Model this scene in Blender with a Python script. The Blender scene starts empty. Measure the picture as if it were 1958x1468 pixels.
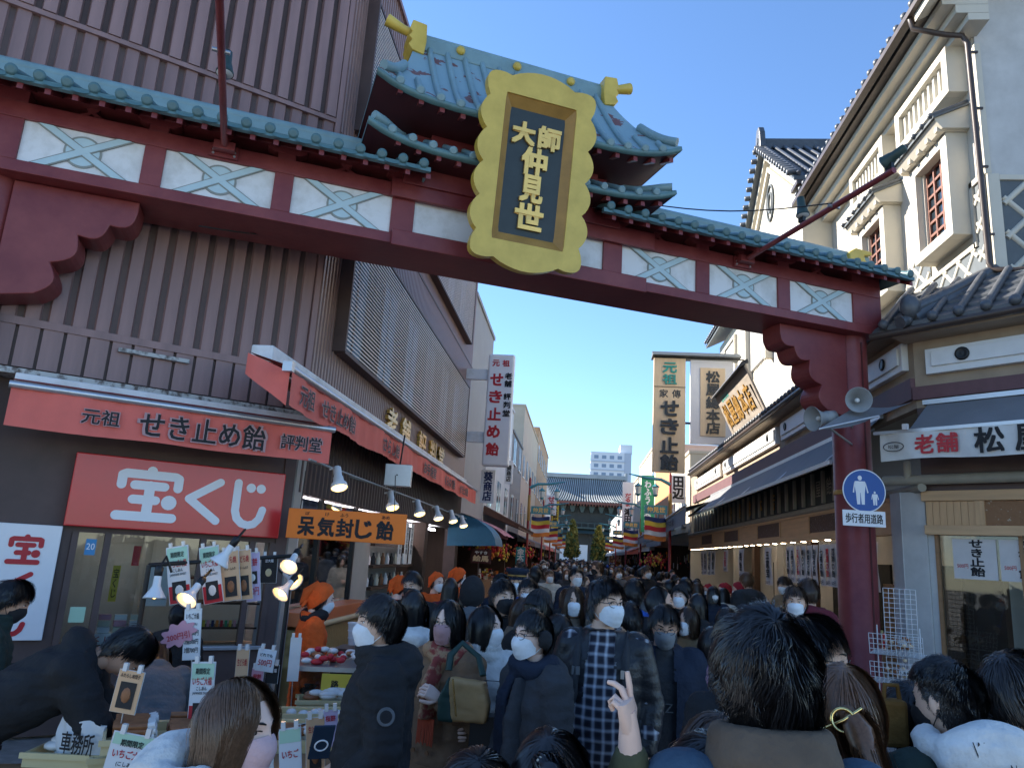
import bpy, bmesh, math, random
import numpy as np
from mathutils import Vector, Matrix, Euler, noise
random.seed(7); rng = np.random.default_rng(7)
sc = bpy.context.scene
COL = sc.collection
# ---------------- camera (recovered from the vanishing points of street and gate) ----------------
FPX, YAW, PITCH, ROLL, CAMH = 1420.7, math.radians(5.7554), math.radians(12.8463), math.radians(3.4713), 1.85
fwd = np.array([-math.sin(YAW)*math.cos(PITCH), math.cos(YAW)*math.cos(PITCH), math.sin(PITCH)])
r0 = np.array([math.cos(YAW), math.sin(YAW), 0.]); u0 = np.cross(r0, fwd)
rgt = r0*math.cos(ROLL)+u0*math.sin(ROLL); upv = u0*math.cos(ROLL)-r0*math.sin(ROLL)
CAM = np.array([0, 0, CAMH])
cd = bpy.data.cameras.new('camera'); cam = bpy.data.objects.new('camera', cd); COL.objects.link(cam)
cd.sensor_width = 36; cd.lens = FPX/1958*36; cd.clip_start = .05; cd.clip_end = 3000
cam.matrix_world = Matrix([[*v, p] for v, p in zip(np.array([rgt, upv, -fwd]).T, CAM)]+[[0, 0, 0, 1]])
sc.camera = cam
def ray(x, y): return fwd+rgt*(x-979)/FPX-upv*(y-734)/FPX
def onx(x, y, X): r = ray(x, y); return CAM+r*(X/r[0])
def ony(x, y, Y): r = ray(x, y); return CAM+r*(Y/r[1])
# ---------------- sky, sun, exposure ----------------
SUN_AZ, SUN_EL = math.radians(66), math.radians(30)      # to the left of the street axis, above the roofs
w = bpy.data.worlds.new('World'); sc.world = w; w.use_nodes = True
nt = w.node_tree; bg = nt.nodes['Background']; sky = nt.nodes.new('ShaderNodeTexSky')
sky.sky_type = 'NISHITA'; sky.sun_disc = False; sky.sun_elevation = SUN_EL; sky.sun_rotation = -SUN_AZ
sky.air_density = 1.0; sky.dust_density = 0; sky.ozone_density = 6; sky.altitude = 30
nt.links.new(sky.outputs[0], bg.inputs[0]); bg.inputs[1].default_value = .090
sl = bpy.data.lights.new('sun', 'SUN'); sl.energy = 4.2; sl.angle = math.radians(.53); sl.color = (1, .93, .82)
sun = bpy.data.objects.new('sun', sl); COL.objects.link(sun)
sd = Vector((-math.sin(SUN_AZ)*math.cos(SUN_EL), math.cos(SUN_AZ)*math.cos(SUN_EL), math.sin(SUN_EL)))
sun.rotation_euler = sd.to_track_quat('Z', 'Y').to_euler(); sun.location = sd*60
sc.view_settings.view_transform = 'Standard'; sc.view_settings.look = 'None'
sc.view_settings.exposure = 1.8; sc.view_settings.gamma = 1
sc.cycles.use_denoising = True
try: sc.cycles.denoiser = 'OPENIMAGEDENOISE'
except Exception: pass
sc.cycles.max_bounces = 6; sc.cycles.diffuse_bounces = 3; sc.cycles.glossy_bounces = 3; sc.cycles.transparent_max_bounces = 8
sc.cycles.transmission_bounces = 4; sc.cycles.caustics_reflective = False; sc.cycles.caustics_refractive = False
sc.cycles.sample_clamp_indirect = 6
# ---------------- materials ----------------
MATS = {}
def mat(name, col=(.5, .5, .5), rough=.6, metal=0, var=.12, scale=5, bump=0, bscale=60, emit=None, es=1, spec=.4, trans=0, ior=1.45, coat=0, stretch=None, col2=None, thr=None, sheen=0):
    if name in MATS: return MATS[name]
    m = bpy.data.materials.new(name); m.use_nodes = True; n = m.node_tree; p = n.nodes['Principled BSDF']; lk = n.links.new
    I = p.inputs
    I['Roughness'].default_value = rough; I['Metallic'].default_value = metal; I['Specular IOR Level'].default_value = spec
    I['Transmission Weight'].default_value = trans; I['IOR'].default_value = ior; I['Coat Weight'].default_value = coat
    if sheen: I['Sheen Weight'].default_value = sheen
    tc = n.nodes.new('ShaderNodeTexCoord'); vec = tc.outputs['Object']
    if stretch:
        mp = n.nodes.new('ShaderNodeMapping'); mp.inputs['Scale'].default_value = stretch; lk(vec, mp.inputs[0]); vec = mp.outputs[0]
    c = np.array(col[:3])
    if var or col2:
        nz = n.nodes.new('ShaderNodeTexNoise'); nz.inputs['Scale'].default_value = scale; nz.inputs['Detail'].default_value = 6; nz.inputs['Roughness'].default_value = .62; lk(vec, nz.inputs[0])
        rp = n.nodes.new('ShaderNodeValToRGB'); lk(nz.outputs[0], rp.inputs[0]); e = rp.color_ramp.elements
        if thr: e[0].position, e[1].position = thr
        else: e[0].position, e[1].position = .3, .72
        a, b = (c, np.array(col2)) if col2 else (np.clip(c*(1-var), 0, 1), np.clip(c*(1+var), 0, 1))
        e[0].color = (*a, 1); e[1].color = (*b, 1); lk(rp.outputs[0], I['Base Color'])
        if rough > .15:
            mr = n.nodes.new('ShaderNodeMapRange'); mr.inputs[3].default_value = rough*.82; mr.inputs[4].default_value = min(1, rough*1.18); lk(nz.outputs[0], mr.inputs[0]); lk(mr.outputs[0], I['Roughness'])
    else: I['Base Color'].default_value = (*c, 1)
    if bump:
        n2 = n.nodes.new('ShaderNodeTexNoise'); n2.inputs['Scale'].default_value = bscale; n2.inputs['Detail'].default_value = 4; lk(vec, n2.inputs[0])
        bm = n.nodes.new('ShaderNodeBump'); bm.inputs['Strength'].default_value = bump; bm.inputs['Distance'].default_value = .02; lk(n2.outputs[0], bm.inputs['Height']); lk(bm.outputs[0], I['Normal'])
    if emit: I['Emission Color'].default_value = (*emit, 1); I['Emission Strength'].default_value = es
    MATS[name] = m; return m
def wave_mat(name, col, col2, scale, axis='Z', rough=.6, bump=.6, dist=1., prof='SIN', det=1.5, **k):
    if name in MATS: return MATS[name]
    m = mat(name, col, rough, var=0, **k); n = m.node_tree; lk = n.links.new; p = n.nodes['Principled BSDF']
    tc = [x for x in n.nodes if x.type == 'TEX_COORD'][0]; wv = n.nodes.new('ShaderNodeTexWave'); wv.bands_direction = axis; wv.wave_profile = prof
    wv.inputs['Scale'].default_value = scale; wv.inputs['Distortion'].default_value = dist; wv.inputs['Detail'].default_value = det; lk(tc.outputs['Object'], wv.inputs[0])
    rp = n.nodes.new('ShaderNodeValToRGB'); rp.color_ramp.elements[0].color = (*col, 1); rp.color_ramp.elements[1].color = (*col2, 1); lk(wv.outputs['Fac'], rp.inputs[0]); lk(rp.outputs[0], p.inputs['Base Color'])
    if bump:
        bm = n.nodes.new('ShaderNodeBump'); bm.inputs['Strength'].default_value = bump; bm.inputs['Distance'].default_value = .01; lk(wv.outputs['Fac'], bm.inputs['Height']); lk(bm.outputs[0], p.inputs['Normal'])
    return m
# ---------------- frames and mesh builder ----------------
class Fr:
    def __init__(s, o=(0, 0, 0), ang=0, x=None, y=None, z=(0, 0, 1)):
        s.o = np.array(o, float)
        s.x = np.array(x if x is not None else (math.cos(ang), math.sin(ang), 0), float)
        s.y = np.array(y if y is not None else (math.sin(ang), -math.cos(ang), 0), float)   # out of the face, towards the viewer
        s.z = np.array(z, float)
    def __call__(s, a, b, c): return s.o+s.x*a+s.y*b+s.z*c
    def arr(s, v): v = np.asarray(v, float).reshape(-1, 3); return s.o+v[:, :1]*s.x+v[:, 1:2]*s.y+v[:, 2:3]*s.z
    def at(s, a=0, b=0, c=0): return Fr(s(a, b, c), x=s.x, y=s.y, z=s.z)
    def tilt(s, t):   # rotate about local x: top leans out by t
        return Fr(s.o, x=s.x, y=s.y*math.cos(t)-s.z*math.sin(t), z=s.z*math.cos(t)+s.y*math.sin(t))
W = Fr(x=(1, 0, 0), y=(0, 1, 0))
LOC = {}
BOXF = [(0, 1, 2, 3), (4, 7, 6, 5), (0, 4, 5, 1), (1, 5, 6, 2), (2, 6, 7, 3), (3, 7, 4, 0)]
class MB:
    def __init__(s, fr=W): s.fr = fr; s.v = []; s.f = []; s.m = []; s.s = []
    def add(s, vs, fs, mi=0, sm=False):
        k = len(s.v); s.v.extend(map(tuple, s.fr.arr(vs)))
        for f in fs: s.f.append(tuple(i+k for i in f)); s.m.append(mi); s.s.append(sm)
        return s
    def box(s, x0, x1, y0, y1, z0, z1, mi=0):
        return s.add([(x0, y0, z0), (x1, y0, z0), (x1, y1, z0), (x0, y1, z0), (x0, y0, z1), (x1, y0, z1), (x1, y1, z1), (x0, y1, z1)],
                     [(3, 2, 1, 0), (4, 5, 6, 7), (0, 1, 5, 4), (1, 2, 6, 5), (2, 3, 7, 6), (3, 0, 4, 7)], mi)
    def cb(s, x, y, z, w, d, h, mi=0): return s.box(x-w/2, x+w/2, y-d/2, y+d/2, z-h/2, z+h/2, mi)
    def prism(s, poly, vec, mi=0, sm=False):
        p = np.array(poly, float); n = len(p); q = p+np.array(vec, float)
        return s.add(np.vstack([p, q]), [tuple(range(n))[::-1], tuple(range(n, 2*n))]+[(i, (i+1) % n, n+(i+1) % n, n+i) for i in range(n)], mi, sm)
    def grid(s, P, mi=0, sm=True, cu=False, cv=False, cap=False):
        P = np.asarray(P, float); nu, nv = P.shape[:2]; fs = []
        for i in range(nu if cu else nu-1):
            for j in range(nv if cv else nv-1):
                a, b = i, (i+1) % nu; c, d = j, (j+1) % nv; fs.append((a*nv+c, b*nv+c, b*nv+d, a*nv+d))
        s.add(P.reshape(-1, 3), fs, mi, sm)
        if cap:   # flat-shaded end discs on their own vertices
            s.add(P[0], [tuple(range(nv))[::-1]], mi); s.add(P[-1], [tuple(range(nv))], mi)
        return s
    def tube(s, pts, r, n=8, mi=0, sm=True, flat=None):
        pts = np.array(pts, float); k = len(pts); r = np.full(k, r, float) if np.isscalar(r) else np.array(r, float)
        P = []; ref = None
        for i in range(k):
            t = pts[min(i+1, k-1)]-pts[max(i-1, 0)]; t = t/(np.linalg.norm(t)+1e-9)
            if ref is None: ref = np.array([0, 0, 1.]) if abs(t[2]) < .9 else np.array([1., 0, 0])
            a = ref-t*(ref@t); a /= np.linalg.norm(a)+1e-9; b = np.cross(t, a); ref = a
            P.append([pts[i]+r[i]*(a*math.cos(q)*(flat or 1)+b*math.sin(q)) for q in np.linspace(0, 2*math.pi, n, endpoint=False)])
        return s.grid(P, mi, sm, cv=True, cap=True)
    def lathe(s, prof, o=(0, 0, 0), ax=(0, 0, 1), n=16, mi=0, sm=True):
        ax = np.array(ax, float); ax /= np.linalg.norm(ax); ref = np.array([1., 0, 0]) if abs(ax[0]) < .8 else np.array([0, 1., 0])
        a = np.cross(ax, ref); a /= np.linalg.norm(a); b = np.cross(ax, a); o = np.array(o, float)
        P = [[o+ax*h+max(r, 1e-4)*(a*math.cos(q)+b*math.sin(q)) for q in np.linspace(0, 2*math.pi, n, endpoint=False)] for r, h in prof]
        return s.grid(P, mi, sm, cv=True, cap=True)
    def ell(s, c, r, n=12, m=8, mi=0):
        P = [[(c[0]+r[0]*math.sin(t)*math.cos(q), c[1]+r[1]*math.sin(t)*math.sin(q), c[2]-r[2]*math.cos(t)) for q in np.linspace(0, 2*math.pi, n, endpoint=False)] for t in np.linspace(.02, math.pi-.02, m)]
        return s.grid(P, mi, True, cv=True, cap=True)
    def mesh(s, name, mats, L=(0, 0, 0)):
        me = bpy.data.meshes.new(name); v = np.array(s.v, float)-np.array(L, float)
        me.from_pydata(v.tolist(), [], s.f)
        for x in (mats if isinstance(mats, (list, tuple)) else [mats]): me.materials.append(MATS[x] if isinstance(x, str) else x)
        me.polygons.foreach_set('material_index', s.m); me.polygons.foreach_set('use_smooth', s.s); me.update(); return me
    def build(s, name, mats, parent=None, bev=0, kind=None, **kw):
        if parent is None:
            v = np.array(s.v); L = np.array([(v[:, 0].min()+v[:, 0].max())/2, (v[:, 1].min()+v[:, 1].max())/2, v[:, 2].min()])
        else: L = LOC[parent.name]
        me = s.mesh(name, mats, L); o = bpy.data.objects.new(name, me); COL.objects.link(o); LOC[o.name] = L
        if parent: o.parent = parent
        else: o.location = L
        if bev:
            b = o.modifiers.new('b', 'BEVEL'); b.width = bev; b.segments = 2; b.limit_method = 'ANGLE'; b.angle_limit = .7
        if kind: o['kind'] = kind
        if kw: tag(o, **kw)
        return o
def tag(o, label=None, cat=None, group=None, kind=None):
    if label: o['label'] = label
    if cat: o['category'] = cat
    if group: o['group'] = group
    if kind: o['kind'] = kind
    return o
def T(name, label, cat, loc, group=None):
    o = bpy.data.objects.new(name, None); COL.objects.link(o); o.location = Vector(loc); o.empty_display_size = .1; LOC[o.name] = np.array(loc, float)
    return tag(o, label, cat, group)
def piece(name, me, parent, loc, rot=None, scale=None, kind=None):   # a copy sharing mesh data; loc in world
    o = bpy.data.objects.new(name, me); COL.objects.link(o); L = LOC[parent.name] if parent else np.zeros(3)
    o.location = Vector(np.array(loc, float)-L); LOC[o.name] = np.array(loc, float)
    if parent: o.parent = parent
    if rot is not None: o.rotation_euler = rot
    if scale is not None: o.scale = scale
    if kind: o['kind'] = kind
    return o
def clone(o, loc, label=None, rz=None, group=None, scale=None):       # copy of a thing with parts and sub-parts
    def cp(x, par):
        c = x.copy(); COL.objects.link(c); c.parent = par; LOC[c.name] = np.array(loc, float)
        for ch in list(x.children): cp(ch, c)
        return c
    c = cp(o, None); c.location = Vector(loc)
    if rz is not None: c.rotation_euler[2] = rz
    if scale is not None: c.scale = (scale,)*3 if np.isscalar(scale) else scale
    if label: c['label'] = label
    if group: c['group'] = group
    return c
# ---------------- lettering ----------------
TS = bpy.data.scenes.new('tmp')
def evalmesh(o):      # evaluate one object alone, in a scratch scene (fast)
    TS.collection.objects.link(o)
    with bpy.context.temp_override(scene=TS, view_layer=TS.view_layers[0]):
        dg = bpy.context.evaluated_depsgraph_get(); dg.update(); me = bpy.data.meshes.new_from_object(o.evaluated_get(dg))
    TS.collection.objects.unlink(o); return me
TCACHE = {}
def text_mesh(s, w, h, ext=.003, bold=.0, lsp=1.0, res=2):
    if (s, lsp) in TCACHE: v, f = TCACHE[(s, lsp)]; return _fit(v, f, w, h)
    cu = bpy.data.curves.new('t', 'FONT'); cu.body = s; cu.size = 1; cu.align_x = 'CENTER'; cu.offset = bold; cu.resolution_u = res; cu.space_line = lsp
    cu.fill_mode = 'FRONT'; o = bpy.data.objects.new('t', cu)
    me = evalmesh(o)
    v = np.array([q.co for q in me.vertices]); f = [tuple(p.vertices) for p in me.polygons]
    bpy.data.objects.remove(o); bpy.data.curves.remove(cu); bpy.data.meshes.remove(me)
    TCACHE[(s, lsp)] = (v, f); return _fit(v, f, w, h)
def _fit(v, f, w, h):
    if len(v) == 0: return None, None
    lo, hi = v.min(0), v.max(0); c = (lo+hi)/2; sz = np.maximum(hi-lo, 1e-4)
    sx = w/sz[0] if w else h/sz[1]; sy = h/sz[1] if h else sx
    return np.stack([(v[:, 0]-c[0])*sx, np.zeros(len(v)), (v[:, 1]-c[1])*sy], 1), f
def text(s, fr, a, b, c, w, h, m, parent, name='lettering', bold=.03, lsp=1.0, res=2, rot=0, outline=None, ob=.08):
    """flat lettering centred at (a, c) of the frame, b in front of the face; w, h its size"""
    if outline: text(s, fr, a, b-.0015, c, w*1.03, h*1.03, outline, parent, name, bold+ob, lsp, res, rot)
    v, f = text_mesh(s, w, h, 0, 0, lsp, res)
    if v is None: return
    if bold:   # thicken the strokes: overlaid shifted copies
        e = bold*.42*min(h/(s.count('\n')+1), w/max(len(l) for l in s.split('\n')) if w else 9); n = len(v); V0, F0 = v, f; v = []; f = []
        for i, (dx, dz) in enumerate(((-e, -e), (e, e), (-e, e), (e, -e), (0, 0))):
            v.append(V0+np.array([dx, .0002*i, dz])); f += [tuple(q+n*i for q in p) for p in F0]
        v = np.vstack(v)
    if rot:
        x, z = v[:, 0].copy(), v[:, 2].copy(); v[:, 0] = x*math.cos(rot)-z*math.sin(rot); v[:, 2] = x*math.sin(rot)+z*math.cos(rot)
    mb = MB(fr); mb.add(v+np.array([a, b, c]), f)
    return mb.build(name, m, parent)
def solid_text(s, fr, a, b, c, w, h, d, m, parent, name='lettering', bold=.02, lsp=1.0):
    o = text(s, fr, a, b, c, w, h, m, parent, name, bold, lsp)
    if o:
        so = o.modifiers.new('s', 'SOLIDIFY'); so.thickness = d; so.offset = 0
    return o
V = lambda s: '\n'.join(s)
# ================= palette =================
mat('gate_red', (.165, .026, .03), .40, col2=(.25, .058, .056), thr=(.36, .74), scale=2.3, bump=.12, bscale=14, spec=.5)
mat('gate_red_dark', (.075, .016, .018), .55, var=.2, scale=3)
mat('gate_white', (.56, .56, .54), .5, col2=(.74, .75, .76), thr=(.3, .55), scale=4)
mat('strip_blue', (.48, .62, .66), .5, var=.06)
mat('strip_grey', (.27, .29, .27), .6, var=.1)
mat('roof_teal', (.10, .20, .215), .42, var=.22, scale=4, bump=.08, spec=.5)
mat('roof_teal_light', (.19, .30, .325), .45, var=.15, scale=4, bump=.06, spec=.5)
mat('roof_peel', (.22, .34, .385), .55, scale=3.6, col2=(.17, .075, .07), thr=(.60, .615), bump=.15, bscale=9, var=.1)
mat('gold_paint', (.52, .36, .05), .38, col2=(.70, .50, .09), thr=(.3, .75), scale=4, bump=.05, spec=.6)
mat('gold_dark', (.36, .20, .05), .42, var=.2, scale=4)
mat('gold_leaf', (.80, .50, .14), .3, metal=.35, var=.12)
mat('board_dark', (.030, .042, .046), .45, var=.2)
mat('shade_black', (.012, .013, .013), .8, var=.2)  # near-black that stands for shade in gaps and doorways
mat('net_shade', (.02, .035, .03), .7, var=.3, scale=60)  # green net and the dark roof interior behind it, in one colour
mat('steel', (.45, .46, .47), .35, metal=.8, var=.1)
mat('white_paint', (.72, .72, .70), .45, var=.05)
mat('grey_plastic', (.30, .31, .31), .5, var=.1)
mat('black_metal', (.015, .016, .017), .4, var=.2)
mat('lamp_green', (.03, .055, .05), .45, var=.2)
mat('glass_lens', (.55, .58, .58), .08, var=0, spec=.7)
# ================= entrance gate =================
GA = .4294; G = Fr((3.5128, 9.8, 0), GA); AC = -4.84; ZB, ZT = 5.102, 5.516
gate = T('shopping_street_gate', 'dark red gate spanning the street with teal tiled roof and white cross panels', 'gate', G(AC, -.35, 0))
def gp(name, m, fn, **k): mb = MB(G); fn(mb); return mb.build(name, m, gate, **k)
gp('beam', 'gate_red', lambda m: m.box(-10.2, .47, -.70, -.03, 4.99, ZB-.005), bev=.008)
gp('rail', 'gate_red', lambda m: m.box(-10.2, .47, -.03, .03, 4.985, ZB), bev=.006)
gp('rail', 'gate_red', lambda m: m.box(-10.2, .47, -.66, .03, ZT, ZT+.165), bev=.006)
gp('rail', 'gate_red', lambda m: m.box(-6.25, -3.05, .031, .085, ZT-.015, ZT+.20), bev=.01)
gp('rail', 'gate_red', lambda m: m.box(-6.2, -3.15, .031, .08, 4.95, ZB+.03), bev=.01)
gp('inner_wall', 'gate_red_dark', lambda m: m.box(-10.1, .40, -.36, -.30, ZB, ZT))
gp('net_shade_panel', 'net_shade', lambda m: m.box(-10.1, .40, -.22, -.20, ZT+.165, 5.90))  # dark panel paints the net together with the unlit roof interior
gp('architrave', 'gate_red', lambda m: m.box(-10.2, .47, -.62, .05, 5.80, 5.90), bev=.008)
# posts between the panels
xs = []; x = 0.; Wp, g1, g2, wc = 1.0259, .1887, .2474, 2.2714
for k in (7, 6, 5): xs.append((k, x-Wp, x)); x -= Wp+(g1 if k != 5 else g2)
xs.append((4, x-wc, x)); x -= wc+g2
for k in (3, 2, 1): xs.append((k, x-Wp, x)); x -= Wp+g1
xs.sort(key=lambda q: q[1])
gaps = [(-10.2, xs[0][1])]+[(xs[i][2], xs[i+1][1]) for i in range(6)]+[(0, .47)]
for i, (a0, a1) in enumerate(gaps):
    gp('post', 'gate_red', lambda m: m.box(a0, a1, -.03, .026, ZB, ZT), bev=.005)
    c = (a0+a1)/2; hw = min(.11, (a1-a0)/2)
    if 0 < i < 7:
        gp('post', 'gate_red', lambda m: m.box(c-hw*.95, c+hw*.95, -.2, .022, ZT+.165, 5.745), bev=.005)
        gp('bracket_arm', 'gate_red', lambda m: m.prism([(c-.2, -.1, 5.80), (c-.19, -.1, 5.775), (c-.13, -.1, 5.74), (c+.13, -.1, 5.74), (c+.19, -.1, 5.775), (c+.2, -.1, 5.80)], (0, .13, 0)))
    else: gp('post', 'gate_red', lambda m: m.box(a0, a1, -.2, .022, ZT+.165, 5.80), bev=.005)
for i, (k, a0, a1) in enumerate(xs):
    pn = gp('panel', 'gate_white', lambda m: m.box(a0, a1, -.3, -.004, ZB, ZT))
    c = (a0+a1)/2; zc = (ZB+ZT)/2
    if k == 4: continue
    gp('king_post', 'gate_red', lambda m: m.prism([(c-.17, -.12, 5.683), (c-.03, -.12, 5.755), (c-.06, -.12, 5.80), (c+.06, -.12, 5.80), (c+.03, -.12, 5.755), (c+.17, -.12, 5.683), (c+.07, -.12, 5.683), (c, -.12, 5.74), (c-.07, -.12, 5.683)], (0, .08, 0)))
    def disc(m, r, b0, b1, mi=0): m.prism([(c+r*math.cos(q), b0, zc+r*math.sin(q)) for q in np.linspace(0, 2*math.pi, 32, endpoint=False)], (0, b1-b0, 0), mi)
    mb = MB(G); disc(mb, .162, -.003, .006); disc(mb, .142, .002, .009, 1)
    o = mb.build('crest_disc', ['strip_grey', 'strip_blue'], gate)
    for sgn in (1, -1):
        hx, hz = .335, (ZT-ZB)/2-.004; mb = MB(G)
        for wd, b0, b1, mi in ((.062, -.002, .016+.001*sgn, 0), (.046, .010, .021+.001*sgn, 1)):
            mb.prism([(c-hx*sgn-wd*1.25, b0, zc-hz), (c-hx*sgn+wd*1.25, b0, zc-hz), (c+hx*sgn+wd*1.25, b0, zc+hz), (c+hx*sgn-wd*1.25, b0, zc+hz)], (0, b1-b0, 0), mi)
        mb.build('cross_strip', ['strip_grey', 'strip_blue'], gate)
# ---- lower roofs: pans, round ribs, eave strip, rafters, ridge
def rib_mesh(pts, r, cap=True):
    mb = MB(W); mb.tube(pts, r, 8)
    if cap:
        p, q = np.array(pts[-1]), np.array(pts[-2]); d = (p-q)/np.linalg.norm(p-q)
        mb.lathe([(r*1.15, -.015), (r*1.28, 0), (r*1.28, .012), (r*.9, .02)], p, d, 12)
    return mb
def gate_piece(name, me, a, extra=None): return piece(name, me, gate, G(a, 0, 0), (0, 0, 0), kind=None)
FL = Fr((0, 0, 0), GA)
def low_prof(t): return .45-t*.80, 5.715+.33*t     # b, z from eave to ridge
def shared(fn, mats, name):
    mb = MB(FL); fn(mb); return mb.mesh(name, mats)
pr = [low_prof(t) for t in np.linspace(1, 0, 5)]
rib_me = shared(lambda m: (m.tube([(0, b+.01, z+.025) for b, z in pr], .036, 8), m.lathe([(.046, -.02), (.052, 0), (.052, .014), (.03, .02)], (0, .462, 5.74), (0, 1, -.35), 12)), 'roof_teal', 'roof_rib')
rib_back = shared(lambda m: m.tube([(0, -.7-b-.01, z+.025) for b, z in pr], .036, 6), 'roof_teal', 'roof_rib')
raf_me = shared(lambda m: m.prism([(-.024, .41, 5.605), (-.024, .41, 5.66), (-.024, .0, 5.87), (-.024, .0, 5.815)], (.048, 0, 0)), 'gate_red', 'rafter')
lip_me = shared(lambda m: m.grid([[(u*.075, .46, 5.715-.022*(1-u*u)), (u*.075, .47, 5.67-.012*(1-u*u))] for u in np.linspace(-1, 1, 5)]), 'roof_teal', 'eave_tile')
for a0, a1 in ((-10.45, -5.92), (-3.92, .62)):
    P = [[(a, *low_prof(t)) for a in (a0, a1)] for t in np.linspace(0, 1, 6)]
    gp('roof_sheet', 'roof_teal_light', lambda m: (m.grid(P), m.grid([[(a, -.7-b, z) for a, b, z in r] for r in P]), m.prism([(a1, .45, 5.70), (a1, -.35, 6.04), (a1, -1.15, 5.70)], (-.02, 0, 0))))
    gp('eave_board', 'roof_teal', lambda m: (m.box(a0, a1, .40, .455, 5.662, 5.71), m.box(a0, a1, -1.155, -1.10, 5.662, 5.71)))
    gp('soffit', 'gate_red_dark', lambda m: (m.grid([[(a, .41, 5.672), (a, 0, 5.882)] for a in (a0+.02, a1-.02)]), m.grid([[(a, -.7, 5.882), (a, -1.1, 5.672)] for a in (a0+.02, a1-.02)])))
    gp('ridge', 'roof_teal_light', lambda m: (m.box(a0, a1, -.42, -.28, 5.98, 6.22), m.tube([(a0, -.35, 6.23), (a1, -.35, 6.23)], .075, 10)), bev=.01)
    n = int(round((a1-a0)/.22))
    for i in range(n):
        a = a0+.08+(a1-a0-.16)*i/(n-1)
        gate_piece('roof_rib', rib_me, a); gate_piece('roof_rib', rib_back, a); gate_piece('rafter', raf_me, a+.07)
        if i < n-1: gate_piece('eave_tile', lip_me, a+.5*(a1-a0-.16)/(n-1))
gp('ridge_ornament', 'gold_paint', lambda m: (m.prism([(.22, -.48, 6.08), (.22, -.48, 6.25), (.34, -.48, 6.33), (.62, -.48, 6.32), (.62, -.48, 6.27), (.48, -.48, 6.24), (.50, -.48, 6.17), (.58, -.48, 6.12), (.56, -.48, 6.06)], (0, .26, 0))), bev=.015)
# ---- central raised roof in two tiers
gp('central_wall', 'gate_red', lambda m: m.box(AC-1.02, AC+1.02, -.72, .05, 5.95, 6.42), bev=.006)
gp('central_wall', 'gate_red', lambda m: m.box(AC-1.30, AC+1.30, -.66, .12, 5.66, 5.97), bev=.006)
def tier(he, be, ze, hi, bi, zi, tip, conc, nu=25, nt=9, m='roof_teal_light', name='roof_sheet'):
    def S(u, t, side=1):
        hw = he+(hi-he)*(t**.55); b = be+(bi-be)*t; z = ze+(zi-ze)*(t**conc)+tip*abs(u)**5*(1-t)**2
        b = b+.05*abs(u)**6*(1-t)
        return (AC+u*hw, -.35+side*(b+.35), z)
    us, ts = np.linspace(-1, 1, nu), np.linspace(0, 1, nt)
    def fn(q):
        for sd_ in (1, -1): q.grid([[S(u, t, sd_) for u in us] for t in ts])
        for u in (-1, 1): q.grid([[tuple(np.array(S(u, t, 1))*(1-k)+np.array(S(u, t, -1))*k) for k in np.linspace(0, 1, 7)] for t in ts])
    gp(name, m, fn)
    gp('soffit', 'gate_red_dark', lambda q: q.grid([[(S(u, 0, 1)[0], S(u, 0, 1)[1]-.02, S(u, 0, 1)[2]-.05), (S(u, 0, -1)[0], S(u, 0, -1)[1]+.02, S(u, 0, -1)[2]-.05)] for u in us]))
    gp('eave_board', 'roof_teal', lambda q: [q.grid([[S(u, 0, s_), tuple(np.array(S(u, 0, s_))+(0, .015*s_, -.055)), tuple(np.array(S(u, 0, s_))+(0, -.05*s_, -.06))] for u in us]) for s_ in (1, -1)]+[q.grid([[tuple(np.array(S(u, 0, 1))*(1-k)+np.array(S(u, 0, -1))*k+np.array((.0, 0, h_))) for h_ in (0, -.055)] for k in np.linspace(0, 1, 5)]) for u in (-1, 1)])
    return S
S1 = tier(1.78, .52, 5.90, 1.35, .08, 6.18, .16, 1.0)
gp('central_wall', 'gate_red', lambda m: m.box(AC-1.18, AC+1.18, -.66, -.04, 6.10, 6.36), bev=.006)
for sx in (-1, 1):
    gp('net_shade_panel', 'net_shade', lambda m: m.box(AC+sx*.75-.32, AC+sx*.75+.32, -.04, -.028, 6.16, 6.31))  # same panel: net and interior shade in its colour
    gp('corner_ridge', 'roof_teal_light', lambda m: m.tube([(S1(sx, t)[0], S1(sx, t)[1], S1(sx, t)[2]+.03) for t in np.linspace(.02, 1, 8)], .05, 8))
S2 = tier(1.76, .66, 6.37, 1.27, -.28, 7.62, .17, 1.18, nt=14, m='roof_peel')
def ridge2(m):
    m.box(AC-1.25, AC+1.25, -.47, -.23, 7.56, 7.74); m.box(AC-1.27, AC+1.27, -.44, -.26, 7.741, 7.80)
gp('ridge', 'roof_teal_light', ridge2, bev=.015)
for sx in (-1, 1):
    gp('corner_ridge', 'roof_teal_light', lambda m: m.tube([(S2(sx, t)[0], S2(sx, t)[1]+.01, S2(sx, t)[2]+.035) for t in np.linspace(0.02, .45, 9)], .055, 8))
    a = AC+sx*1.25
    gp('ridge_ornament', 'gold_paint', lambda m: (m.prism([(a-.09*sx, -.54, 7.84), (a+.08*sx, -.54, 7.86), (a+.11*sx, -.54, 7.74), (a+.075*sx, -.54, 7.70), (a+.115*sx, -.54, 7.64), (a+.07*sx, -.54, 7.60), (a+.11*sx, -.54, 7.53), (a+.06*sx, -.54, 7.47), (a-.08*sx, -.54, 7.44), (a-.10*sx, -.54, 7.62)], (0, .40, 0)),
        m.tube([(a, -.33, 7.80), (a+.16*sx, -.33, 7.83), (a+.36*sx, -.33, 7.90)], [.05, .055, .075], 10)), bev=.012)
for da in (-.72, 0, .72):
    gp('ridge_boss', 'gold_paint', lambda m: m.lathe([(.05, -.02), (.055, 0), (.05, .025), (.02, .035)], (AC+da, -.22, 7.68), (0, 1, 0), 14))
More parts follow.
